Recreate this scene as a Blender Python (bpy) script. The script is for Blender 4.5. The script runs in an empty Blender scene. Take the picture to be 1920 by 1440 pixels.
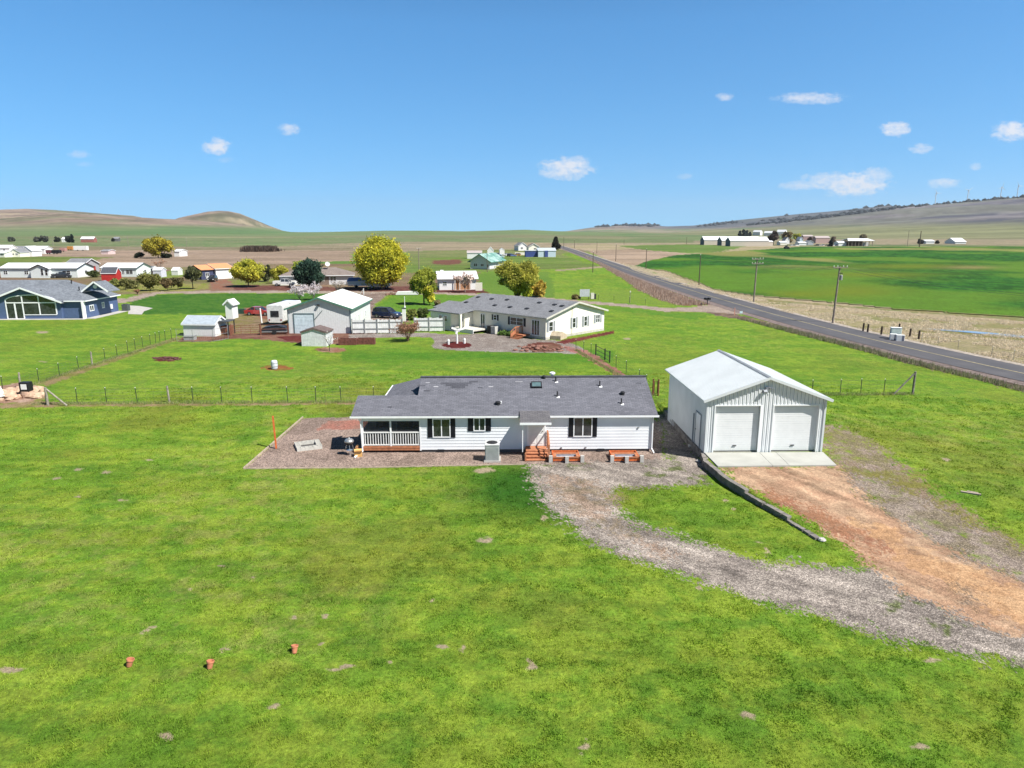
import bpy, math, random
import numpy as np
from mathutils import Vector, Matrix
R = math.radians
random.seed(7)
S = bpy.context.scene

# ------------------------------------------------------------------ camera
CAMH = 13.8
PITCH = R(12.6)
FPX = 1280.0                       # focal length in pixels of the 1920-wide photograph
cam_d = bpy.data.cameras.new('camera')
cam_d.sensor_width = 36.0
cam_d.lens = 24.0
cam_d.clip_start = 0.5
cam_d.clip_end = 60000
cam = bpy.data.objects.new('camera', cam_d)
S.collection.objects.link(cam)
cam.location = (0, 0, CAMH)
cam.rotation_euler = (R(90) - PITCH, 0, 0)
S.camera = cam

# ------------------------------------------------------------------ light
SUN_EL = R(51.5)
SUN_DIR = Vector((0.856, -0.516, 0)).normalized()          # horizontal direction towards the sun
SUN_AZ = math.atan2(SUN_DIR.x, SUN_DIR.y)                # clockwise from +Y
W = bpy.data.worlds.new('World'); S.world = W; W.use_nodes = True
wn = W.node_tree; wn.nodes.clear()
sky = wn.nodes.new('ShaderNodeTexSky'); sky.sky_type = 'NISHITA'; sky.sun_disc = False
sky.sun_elevation = SUN_EL; sky.sun_rotation = SUN_AZ
sky.altitude = 500; sky.air_density = 1.0; sky.dust_density = 0.25; sky.ozone_density = 1.6
bg = wn.nodes.new('ShaderNodeBackground'); wo = wn.nodes.new('ShaderNodeOutputWorld')
bg.inputs[1].default_value = 0.062
SKY = dict(sat=1.25, val=1.0)
sun_d = bpy.data.lights.new('sun', 'SUN'); sun_d.energy = 5.0; sun_d.angle = R(0.53); sun_d.color = (1.0, 0.965, 0.91)
sun = bpy.data.objects.new('sun', sun_d); S.collection.objects.link(sun)
sv = Vector((SUN_DIR.x * math.cos(SUN_EL), SUN_DIR.y * math.cos(SUN_EL), math.sin(SUN_EL)))
sun.rotation_euler = (-sv).to_track_quat('-Z', 'Y').to_euler()
sun.location = (40, -20, 60)
S.view_settings.view_transform = 'Standard'; S.view_settings.look = 'None'
S.view_settings.exposure = 0.78; S.view_settings.gamma = 1.0
S.render.engine = 'CYCLES'
S.cycles.use_denoising = True
S.cycles.max_bounces = 5; S.cycles.diffuse_bounces = 3; S.cycles.transparent_max_bounces = 12
S.cycles.volume_bounces = 0

# small fair-weather clouds: soft patches at fixed directions of the world sky
def px_dir(px, py):
    u = (px - 960) / FPX; v = (720 - py) / FPX
    c, s = math.cos(PITCH), math.sin(PITCH)
    return Vector((u, c + v * s, -s + v * c))
def N(t, typ, **kw):
    n = t.nodes.new(typ)
    for k, v in kw.items(): setattr(n, k, v)
    return n
def math_n(t, op, a, b=None, clamp=False):
    n = t.nodes.new('ShaderNodeMath'); n.operation = op; n.use_clamp = clamp
    for i, q in enumerate((a, b)):
        if q is None: continue
        if isinstance(q, (int, float)): n.inputs[i].default_value = q
        else: t.links.new(q, n.inputs[i])
    return n.outputs[0]
CLOUDS = [  # px, py, half width px, half height px, density
    (407, 275, 24, 13, 1.0), (541, 243, 19, 9, .75), (1062, 316, 46, 17, 1.0), (1046, 324, 34, 10, .7), (1084, 306, 20, 12, .7),
    (1600, 346, 62, 19, 1.0), (1560, 340, 62, 14, .7), (1500, 348, 36, 8, .5), (1640, 330, 30, 14, .6), (1680, 242, 26, 12, .9), (1727, 279, 20, 8, .6),
    (1897, 246, 34, 15, 1.0), (1768, 344, 30, 8, .6), (1830, 312, 12, 6, .4), (1520, 184, 60, 9, .7), (1358, 182, 16, 6, .6),
    (148, 290, 20, 7, .35), (160, 308, 16, 4, .2), (424, 300, 14, 5, .2), (1284, 331, 14, 5, .3)]
geo = N(wn, 'ShaderNodeTexCoord'); 
sep = N(wn, 'ShaderNodeSeparateXYZ'); wn.links.new(geo.outputs['Generated'], sep.inputs[0])
yy = math_n(wn, 'MAXIMUM', sep.outputs[1], 0.05)
qa = math_n(wn, 'DIVIDE', sep.outputs[0], yy); qe = math_n(wn, 'DIVIDE', sep.outputs[2], yy)
cmb = N(wn, 'ShaderNodeCombineXYZ'); wn.links.new(qa, cmb.inputs[0]); wn.links.new(qe, cmb.inputs[1])
nz = N(wn, 'ShaderNodeTexNoise'); nz.inputs['Scale'].default_value = 80; nz.inputs['Detail'].default_value = 6; nz.inputs['Roughness'].default_value = .66
mp = N(wn, 'ShaderNodeMapping'); mp.inputs['Scale'].default_value = (1, 1.7, 1); wn.links.new(cmb.outputs[0], mp.inputs[0]); wn.links.new(mp.outputs[0], nz.inputs['Vector'])
nzv = math_n(wn, 'MULTIPLY', math_n(wn, 'SUBTRACT', nz.outputs['Fac'], 0.5), 2.6)
tot = None
for (cx, cy, hw, hh, dn) in CLOUDS:
    d = px_dir(cx, cy); a0 = d.x / d.y; e0 = d.z / d.y
    sa = hw / FPX * 1.25; se = hh / FPX * 1.35
    dx = math_n(wn, 'DIVIDE', math_n(wn, 'SUBTRACT', qa, a0), sa)
    dy = math_n(wn, 'DIVIDE', math_n(wn, 'SUBTRACT', qe, e0), se)
    r2 = math_n(wn, 'ADD', math_n(wn, 'MULTIPLY', dx, dx), math_n(wn, 'MULTIPLY', dy, dy))
    m = math_n(wn, 'SUBTRACT', .85, r2)
    m = math_n(wn, 'ADD', m, nzv)
    near = math_n(wn, 'SUBTRACT', 1.6, r2, clamp=True)
    m = math_n(wn, 'MULTIPLY', math_n(wn, 'MULTIPLY', math_n(wn, 'MULTIPLY', m, near), 1.1 * dn, clamp=True), 1.0, clamp=True)
    tot = m if tot is None else math_n(wn, 'MAXIMUM', tot, m)
svm = N(wn, 'ShaderNodeVectorMath', operation='MULTIPLY_ADD'); wn.links.new(geo.outputs['Generated'], svm.inputs[0]); svm.inputs[1].default_value = (1, 1, .8); svm.inputs[2].default_value = (0, 0, .13)
svn = N(wn, 'ShaderNodeVectorMath', operation='NORMALIZE'); wn.links.new(svm.outputs[0], svn.inputs[0]); wn.links.new(svn.outputs[0], sky.inputs[0])
hs = N(wn, 'ShaderNodeHueSaturation'); hs.inputs['Saturation'].default_value = SKY['sat']; hs.inputs['Value'].default_value = SKY['val']
wn.links.new(sky.outputs[0], hs.inputs['Color'])
mx = N(wn, 'ShaderNodeMix', data_type='RGBA'); wn.links.new(math_n(wn, 'MULTIPLY', tot, .85), mx.inputs[0])
elr = N(wn, 'ShaderNodeMapRange'); wn.links.new(sep.outputs[2], elr.inputs[0])
for i_, q_ in enumerate((.26, .6, 1.7, .55)): elr.inputs[i_ + 1].default_value = q_
tnt = N(wn, 'ShaderNodeVectorMath', operation='MULTIPLY'); wn.links.new(hs.outputs[0], tnt.inputs[0]); tnt.inputs[1].default_value = (.67, .97, 1.03)
ysd = N(wn, 'ShaderNodeMapRange'); wn.links.new(sep.outputs[1], ysd.inputs[0])
for i_, q_ in enumerate((-.1, .6, .66, 1.0)): ysd.inputs[i_ + 1].default_value = q_
esc = N(wn, 'ShaderNodeVectorMath', operation='SCALE'); wn.links.new(tnt.outputs[0], esc.inputs[0]); wn.links.new(math_n(wn, 'MULTIPLY', elr.outputs[0], ysd.outputs[0]), esc.inputs['Scale'])
wn.links.new(esc.outputs[0], mx.inputs[6]); mx.inputs[7].default_value = (8.6, 8.6, 9.0, 1)
wn.links.new(mx.outputs[2], bg.inputs[0]); wn.links.new(bg.outputs[0], wo.inputs[0])

# ------------------------------------------------------------------ noise (numpy)
def _h(ix, iy, seed):
    n = (ix.astype(np.int64) * 374761393 + iy.astype(np.int64) * 668265263 + seed * 1442695041) & 0xffffffff
    n = ((n ^ (n >> 13)) * 1274126177) & 0xffffffff
    n = n ^ (n >> 16)
    return (n & 0xffff) / 65535.0
def vn(x, y, seed=0):
    xi = np.floor(x); yi = np.floor(y); fx = x - xi; fy = y - yi
    fx = fx * fx * (3 - 2 * fx); fy = fy * fy * (3 - 2 * fy)
    a = _h(xi, yi, seed); b = _h(xi + 1, yi, seed); c = _h(xi, yi + 1, seed); d = _h(xi + 1, yi + 1, seed)
    return (a * (1 - fx) + b * fx) * (1 - fy) + (c * (1 - fx) + d * fx) * fy
def fbm(x, y, sc, oc=4, seed=0, rough=.5):
    t = np.zeros_like(x, dtype=float); a = 1.0; s = 0.0; f = 1.0 / sc
    for i in range(oc):
        t += a * vn(x * f + 17.3 * i, y * f - 9.1 * i, seed + i); s += a; a *= rough; f *= 2.03
    return t / s
def sst(a, b, x):
    t = np.clip((x - a) / (b - a), 0, 1); return t * t * (3 - 2 * t)

# ------------------------------------------------------------------ terrain height
def elev(px, py, dist):
    d = px_dir(px, py); return math.atan2(d.x, d.y), CAMH + dist * d.z / math.hypot(d.x, d.y)
def prof(pts, dist):
    a = [elev(x, y, dist) for x, y in pts]
    return np.array([q[0] for q in a]), np.array([max(q[1], 0) for q in a])
HILLS = [   # skyline control points of each range, distance of its crest, foot, falloff behind
    (prof([(-900, 410), (-300, 400), (0, 393), (50, 391.5), (100, 393.5), (150, 397), (200, 401), (250, 404.5), (272, 409), (300, 416), (420, 424), (520, 434), (600, 440)], 5200), 5200, 2300, 2600),
    (prof([(-900, 424), (-100, 421), (0, 418), (60, 413), (120, 408), (180, 411), (240, 413), (300, 414), (340, 415), (420, 420), (500, 428), (560, 438)], 3700), 3700, 1500, 1500),
    (prof([(290, 436), (335, 415.5), (362, 409), (390, 402.5), (412, 400.5), (430, 401), (450, 404.5), (475, 414), (505, 426), (540, 437)], 4300), 4300, 3300, 700),
    (prof([(-900, 440), (0, 436), (200, 433), (420, 435), (560, 436.5), (640, 434.5), (720, 432.6), (800, 432.8), (870, 434), (930, 432.5), (985, 430.8), (1040, 433.5), (1100, 435), (1300, 438), (1500, 440)], 2400), 2400, 900, 2500),
    (prof([(1020, 440), (1065, 433), (1110, 426.5), (1160, 423), (1210, 421.5), (1250, 424.5), (1300, 423), (1380, 413), (1440, 407), (1500, 401), (1560, 396), (1640, 388), (1668, 384.5), (1690, 389), (1760, 396), (2200, 396)], 8200), 8200, 4700, 2600),
    (prof([(1230, 440), (1290, 434), (1400, 424), (1500, 414), (1600, 400.5), (1680, 391), (1740, 385.5), (1800, 381), (1860, 375.5), (1920, 371), (2100, 362), (2700, 350)], 5200), 5200, 1300, 3000),
]
WALL_PX = [(1250, 780), (1292, 833), (1316, 856), (1322, 876), (1361, 909), (1410, 939), (1477, 977), (1536, 1014)]
def flat_pt(px, py, z=0.0):
    d = px_dir(px, py); t = (CAMH - z) / -d.z
    return d.x * t, d.y * t
WALL = np.array([flat_pt(*p) for p in WALL_PX])
WSEG = np.cumsum([0] + [math.hypot(*(WALL[i + 1] - WALL[i])) for i in range(len(WALL) - 1)])
WLEN = WSEG[-1]
WH_S = np.array([0, .25, .55, .8, 1.0]) * WLEN
WH_H = np.array([.38, .42, .42, .32, .05])
def wall_sd(x, y):
    best = np.full(x.shape, 1e9); sd = np.zeros(x.shape); ss = np.zeros(x.shape)
    for i in range(len(WALL) - 1):
        a = WALL[i]; b = WALL[i + 1]; e = b - a; L = math.hypot(*e)
        t = np.clip(((x - a[0]) * e[0] + (y - a[1]) * e[1]) / (L * L), 0, 1)
        dx = x - a[0] - t * e[0]; dy = y - a[1] - t * e[1]; d = np.hypot(dx, dy)
        side = np.sign(e[0] * (y - a[1]) - e[1] * (x - a[0]))
        m = d < best
        best = np.where(m, d, best); sd = np.where(m, d * side, sd); ss = np.where(m, WSEG[i] + t * L, ss)
    return sd, ss
def hgt(x, y):
    x = np.asarray(x, float); y = np.asarray(y, float)
    r = np.hypot(x, y); az = np.arctan2(x, y)
    h = np.zeros(x.shape)
    n1 = fbm(x, y, 260, 3, 11) - .5
    h += n1 * 2.4 * sst(110, 700, r) * np.where(np.abs(x - 44) < 60, np.abs(x - 44) / 60, 1) 
    h += (fbm(x, y, 9, 3, 5) - .5) * .10
    for (az_h, crest, foot, back) in HILLS:
        H = np.interp(az, az_h[0], az_h[1])
        t = np.clip((r - foot) / (crest - foot), 0, 1)
        s = t * t * (3 - 2 * t) * .55 + t ** 1.6 * .45
        b = np.exp(-((np.maximum(r - crest, 0)) / back) ** 2)
        gul = (fbm(x, y, 900, 4, 31, .55) - .5)
        h2 = H * s * b * (1 + gul * .55 * np.sin(np.pi * t) ** 1)
        h = np.maximum(h, h2 + h * .3)
    near = r < 90
    if near.any():
        sd, ss = wall_sd(x[near], y[near])
        # right-hand (garage) side of the wall has sd > 0 when walking away from the garage
        d = sd * WSIDE
        ph = np.interp(ss, WH_S, WH_H) * sst(-.02, .10, d) * (1 - sst(10.5, 17, d)) * (1 - sst(50.5, 57, y[near]))
        ph = np.where(ss > WLEN - .2, ph * .3, ph)
        h[near] += ph
    return h
WSIDE = 1.0
def _wside():
    global WSIDE
    sd, _ = wall_sd(np.array([13.0]), np.array([42.0])); WSIDE = float(np.sign(sd[0])) or 1.0
_wside()
def hz(x, y): return float(hgt(np.array([x]), np.array([y]))[0])
def G(px, py):
    """point of the terrain seen at a photograph pixel"""
    d = px_dir(px, py); t = CAMH / -d.z if d.z < -1e-4 else 4000.0
    t = min(t, 9000.0)
    for _ in range(40):
        z = hz(d.x * t, d.y * t); t2 = (CAMH - z) / -d.z if d.z < -1e-4 else t
        t2 = max(5, min(t2, 9000))
        if abs(t2 - t) < .002: break
        t = .5 * t + .5 * t2
    return Vector((d.x * t, d.y * t, hz(d.x * t, d.y * t)))
def project(x, y, z):
    c, s = math.cos(PITCH), math.sin(PITCH)
    zz = z - CAMH; dep = y * c - zz * s; up = y * s + zz * c
    dep = np.maximum(dep, .01)
    return 960 + FPX * x / dep, 720 - FPX * up / dep
def mpp(p):   # metres per photograph pixel at a point
    c, s = math.cos(PITCH), math.sin(PITCH)
    return (p.y * c - (p.z - CAMH) * s) / FPX
# ------------------------------------------------------------------ materials
MATS = {}
def rgb(r, g, b): return (r, g, b, 1)
def mat(name, col, rough=.8, metal=0.0, var=.12, vscale=3.0, bump=0.0, bscale=20.0, spec=.3, col2=None, stripe=None, alpha=None, coat=0.0):
    """procedural paint/wood/metal: base colour with noise mottling, optional ribs (axis, pitch, depth) as bump"""
    if name in MATS: return MATS[name]
    m = bpy.data.materials.new(name); m.use_nodes = True; t = m.node_tree
    b = t.nodes['Principled BSDF']; b.inputs['Roughness'].default_value = rough; b.inputs['Metallic'].default_value = metal
    b.inputs['Specular IOR Level'].default_value = spec; b.inputs['Coat Weight'].default_value = coat
    tc = N(t, 'ShaderNodeTexCoord'); nz = N(t, 'ShaderNodeTexNoise'); nz.inputs['Scale'].default_value = vscale; nz.inputs['Detail'].default_value = 6
    t.links.new(tc.outputs['Object'], nz.inputs['Vector'])
    mix = N(t, 'ShaderNodeMix', data_type='RGBA')
    c2 = col2 or tuple(c * (1 - var * 2) for c in col)
    mix.inputs[6].default_value = rgb(*[min(1, c * (1 + var * .5)) for c in col]); mix.inputs[7].default_value = rgb(*c2)
    mr = N(t, 'ShaderNodeMapRange'); mr.inputs[1].default_value = .35; mr.inputs[2].default_value = .75; t.links.new(nz.outputs['Fac'], mr.inputs[0])
    t.links.new(mr.outputs[0], mix.inputs[0]); t.links.new(mix.outputs[2], b.inputs['Base Color'])
    last = None
    if stripe:
        ax, pitch, dep = stripe
        sp = N(t, 'ShaderNodeSeparateXYZ'); t.links.new(tc.outputs['Object'], sp.inputs[0])
        fr = math_n(t, 'FRACT', math_n(t, 'DIVIDE', sp.outputs[ax], pitch))
        bp = N(t, 'ShaderNodeBump'); bp.inputs['Distance'].default_value = dep; bp.inputs['Strength'].default_value = 1.0
        if ax == 2: hgt_ = fr
        else: hgt_ = math_n(t, 'GREATER_THAN', fr, .82)
        t.links.new(hgt_, bp.inputs['Height']); last = bp
    if bump:
        n2 = N(t, 'ShaderNodeTexNoise'); n2.inputs['Scale'].default_value = bscale; n2.inputs['Detail'].default_value = 4
        t.links.new(tc.outputs['Object'], n2.inputs['Vector'])
        b2 = N(t, 'ShaderNodeBump'); b2.inputs['Distance'].default_value = bump; t.links.new(n2.outputs['Fac'], b2.inputs['Height'])
        if last: t.links.new(last.outputs[0], b2.inputs['Normal'])
        last = b2
    if last: t.links.new(last.outputs[0], b.inputs['Normal'])
    if alpha is not None: b.inputs['Alpha'].default_value = alpha
    MATS[name] = m; return m
def shingle(name, col, col2, patch=None):
    """asphalt shingles: staggered tabs of slightly different greys, coursed, with granule grain"""
    if name in MATS: return MATS[name]
    m = bpy.data.materials.new(name); m.use_nodes = True; t = m.node_tree; b = t.nodes['Principled BSDF']; b.inputs['Roughness'].default_value = .92; b.inputs['Specular IOR Level'].default_value = .2
    at = N(t, 'ShaderNodeUVMap')
    br = N(t, 'ShaderNodeTexBrick'); br.inputs['Scale'].default_value = 1.0; br.inputs['Brick Width'].default_value = .32; br.inputs['Row Height'].default_value = .145
    br.inputs['Mortar Size'].default_value = .008; br.inputs['Mortar Smooth'].default_value = .4; br.offset = .5
    br.inputs['Color1'].default_value = rgb(*col); br.inputs['Color2'].default_value = rgb(*col2); br.inputs['Mortar'].default_value = rgb(*[c * .5 for c in col2])
    t.links.new(at.outputs[0], br.inputs['Vector'])
    nz = N(t, 'ShaderNodeTexNoise'); nz.inputs['Scale'].default_value = 18; nz.inputs['Detail'].default_value = 5; t.links.new(at.outputs[0], nz.inputs['Vector'])
    nl = N(t, 'ShaderNodeTexNoise'); nl.inputs['Scale'].default_value = .5; nl.inputs['Detail'].default_value = 4; t.links.new(at.outputs[0], nl.inputs['Vector'])
    f = math_n(t, 'ADD', math_n(t, 'MULTIPLY', nz.outputs['Fac'], 1.0), math_n(t, 'MULTIPLY', nl.outputs['Fac'], .5))
    vm = N(t, 'ShaderNodeVectorMath', operation='SCALE'); t.links.new(br.outputs['Color'], vm.inputs[0]); t.links.new(math_n(t, 'ADD', f, .25), vm.inputs['Scale'])
    t.links.new(vm.outputs[0], b.inputs['Base Color'])
    bp = N(t, 'ShaderNodeBump'); bp.inputs['Distance'].default_value = .02; t.links.new(br.outputs['Fac'], bp.inputs['Height']); bp.invert = True
    t.links.new(bp.outputs[0], b.inputs['Normal'])
    MATS[name] = m; return m
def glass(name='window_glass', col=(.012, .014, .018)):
    return mat(name, col, rough=.06, vscale=1.6, spec=.9, col2=(.055, .06, .065))  # paler noise in the colour imitates uneven reflections on the panes

# ------------------------------------------------------------------ mesh builder
class MB:
    def __init__(s): s.v = []; s.f = []; s.uv = []
    def q(s, *p, uv=None):
        i = len(s.v); s.v += [tuple(a) for a in p]; s.f.append(tuple(range(i, i + len(p)))); s.uv.append(uv)
        return s
    def box(s, x0, x1, y0, y1, z0, z1, M=None):
        c = [(x0, y0, z0), (x1, y0, z0), (x1, y1, z0), (x0, y1, z0), (x0, y0, z1), (x1, y0, z1), (x1, y1, z1), (x0, y1, z1)]
        if M: c = [tuple(M @ Vector(p)) for p in c]
        i = len(s.v); s.v += c
        for f in ((3, 2, 1, 0), (4, 5, 6, 7), (0, 1, 5, 4), (1, 2, 6, 5), (2, 3, 7, 6), (3, 0, 4, 7)): s.f.append(tuple(i + k for k in f)); s.uv.append(None)
        return s
    def cbox(s, cx, cy, z0, sx, sy, sz, rz=0.0, rx=0.0):
        M = Matrix.Translation((cx, cy, z0)) @ Matrix.Rotation(rz, 4, 'Z') @ Matrix.Rotation(rx, 4, 'X')
        return s.box(-sx / 2, sx / 2, -sy / 2, sy / 2, 0, sz, M)
    def tube(s, a, b, r0, r1=None, n=8, cap=True):
        a = Vector(a); b = Vector(b); r1 = r0 if r1 is None else r1
        d = (b - a); 
        if d.length < 1e-6: return s
        d.normalize(); u = d.orthogonal().normalized(); w = d.cross(u)
        i = len(s.v)
        for c, r in ((a, r0), (b, r1)):
            for k in range(n):
                t = 2 * math.pi * k / n; s.v.append(tuple(c + u * (r * math.cos(t)) + w * (r * math.sin(t))))
        for k in range(n): s.f.append((i + k, i + (k + 1) % n, i + n + (k + 1) % n, i + n + k)); s.uv.append(None)
        if cap:
            s.f.append(tuple(i + k for k in reversed(range(n)))); s.uv.append(None)
            s.f.append(tuple(i + n + k for k in range(n))); s.uv.append(None)
        return s
    def bar(s, a, b, w, h):     # square bar between two points
        a = Vector(a); b = Vector(b); d = b - a; L = d.length; d.normalize()
        up = Vector((0, 0, 1)) if abs(d.z) < .95 else Vector((0, 1, 0))
        x = d.cross(up).normalized(); z = x.cross(d)
        M = Matrix((( x.x, d.x, z.x, a.x), (x.y, d.y, z.y, a.y), (x.z, d.z, z.z, a.z), (0, 0, 0, 1)))
        return s.box(-w / 2, w / 2, 0, L, -h / 2, h / 2, M)
    def lathe(s, cx, cy, prof_, n=20, cz=0.0):
        i = len(s.v); m = len(prof_)
        for (r, z) in prof_:
            for k in range(n):
                t = 2 * math.pi * k / n; s.v.append((cx + r * math.cos(t), cy + r * math.sin(t), cz + z))
        for j in range(m - 1):
            for k in range(n):
                s.f.append((i + j * n + k, i + j * n + (k + 1) % n, i + (j + 1) * n + (k + 1) % n, i + (j + 1) * n + k)); s.uv.append(None)
        s.f.append(tuple(i + k for k in reversed(range(n)))); s.uv.append(None)
        s.f.append(tuple(i + (m - 1) * n + k for k in range(n))); s.uv.append(None)
        return s
    def prism(s, poly, y0, y1):  # polygon in (x,z) pulled along y
        n = len(poly); i = len(s.v)
        s.v += [(x, y0, z) for x, z in poly] + [(x, y1, z) for x, z in poly]
        s.f.append(tuple(range(i, i + n))); s.uv.append(None); s.f.append(tuple(i + n + k for k in reversed(range(n)))); s.uv.append(None)
        for k in range(n): s.f.append((i + k, i + n + k, i + n + (k + 1) % n, i + (k + 1) % n)); s.uv.append(None)
        return s
    def rock(s, cx, cy, cz, r, sq=.7, seed=0):
        rd = random.Random(seed); i = len(s.v); n = 8; m = 5
        for j in range(m):
            ph = -1.2 + 2.6 * j / (m - 1)
            for k in range(n):
                t = 2 * math.pi * k / n; rr = r * math.cos(ph) * rd.uniform(.8, 1.15) + r * .08
                s.v.append((cx + rr * math.cos(t), cy + rr * math.sin(t), cz + r * sq * math.sin(ph) * rd.uniform(.85, 1.1)))
        for j in range(m - 1):
            for k in range(n): s.f.append((i + j * n + k, i + j * n + (k + 1) % n, i + (j + 1) * n + (k + 1) % n, i + (j + 1) * n + k)); s.uv.append(None)
        s.f.append(tuple(i + (m - 1) * n + k for k in range(n))); s.uv.append(None)
        return s
    def build(s, name, m, parent=None, smooth=False, bevel=0.0):
        me = bpy.data.meshes.new(name); me.from_pydata(s.v, [], s.f)
        if any(u is not None for u in s.uv):
            l = me.uv_layers.new(name='UVMap'); k = 0
            for f, u in zip(s.f, s.uv):
                for j in range(len(f)):
                    if u is not None: l.data[k].uv = u[j]
                    k += 1
        import bmesh
        bm = bmesh.new(); bm.from_mesh(me); bmesh.ops.recalc_face_normals(bm, faces=bm.faces); bm.to_mesh(me); bm.free()
        me.materials.append(m)
        if smooth: me.polygons.foreach_set('use_smooth', [True] * len(me.polygons))
        o = bpy.data.objects.new(name, me); S.collection.objects.link(o)
        if parent: o.parent = parent
        if bevel:
            b = o.modifiers.new('bevel', 'BEVEL'); b.width = bevel; b.segments = 2; b.limit_method = 'ANGLE'
        return o
def tag(o, label=None, cat=None, group=None, kind=None):
    if label: o['label'] = label
    if cat: o['category'] = cat
    if group: o['group'] = group
    if kind: o['kind'] = kind
    return o
def thing(name, label, cat, loc=(0, 0, 0), rz=0.0, group=None):
    o = bpy.data.objects.new(name, None); o.empty_display_size = .3; S.collection.objects.link(o)
    o.location = loc; o.rotation_euler = (0, 0, rz); return tag(o, label, cat, group)
def kids(o): return [c for c in bpy.data.objects if c.parent == o]
def copy_tree(o, parent=None):
    c = o.copy(); S.collection.objects.link(c); c.parent = parent
    for ch in kids(o): copy_tree(ch, c)
    return c
def npmesh(name, V, F, m, cols=None, parent=None, smooth=False):
    """mesh from numpy arrays: V (n,3), F (k,3|4)"""
    me = bpy.data.meshes.new(name); n = len(V); k, c = F.shape
    me.vertices.add(n); me.vertices.foreach_set('co', V.astype(np.float32).ravel())
    me.loops.add(k * c); me.loops.foreach_set('vertex_index', F.astype(np.int32).ravel())
    me.polygons.add(k); me.polygons.foreach_set('loop_start', (np.arange(k) * c).astype(np.int32)); me.polygons.foreach_set('loop_total', np.full(k, c, np.int32))
    me.update(calc_edges=True)
    if cols is not None:
        a = me.attributes.new('Col', 'FLOAT_COLOR', 'POINT'); a.data.foreach_set('color', cols.astype(np.float32).ravel())
    if smooth: me.polygons.foreach_set('use_smooth', np.ones(k, bool))
    me.materials.append(m)
    o = bpy.data.objects.new(name, me); S.collection.objects.link(o)
    if parent: o.parent = parent
    return o
# ------------------------------------------------------------------ land cover map
LF = 2.05            # sunlit horizontal ground renders about this much brighter than its albedo
def lin(c): 
    c = np.asarray(c, float) / 255.0
    return np.where(c < .04045, c / 12.92, ((c + .055) / 1.055) ** 2.4) / LF
def inside(px, py, poly):
    res = np.zeros(px.shape, bool); P = np.asarray(poly, float)
    bb = (px > P[:, 0].min()) & (px < P[:, 0].max()) & (py > P[:, 1].min()) & (py < P[:, 1].max())
    if not bb.any(): return res
    x = px[bb]; y = py[bb]; r = np.zeros(x.shape, bool); j = len(P) - 1
    for i in range(len(P)):
        xi, yi = P[i]; xj, yj = P[j]
        if yi != yj:
            c = ((yi > y) != (yj > y)) & (x < (xj - xi) * (y - yi) / (yj - yi) + xi); r ^= c
        j = i
    res[bb] = r; return res
def ell(cx, cy, rx, ry, n=20): return [(cx + rx * math.cos(2 * math.pi * k / n), cy + ry * math.sin(2 * math.pi * k / n)) for k in range(n)]
L_, Rr = -2500, 4500
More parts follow.
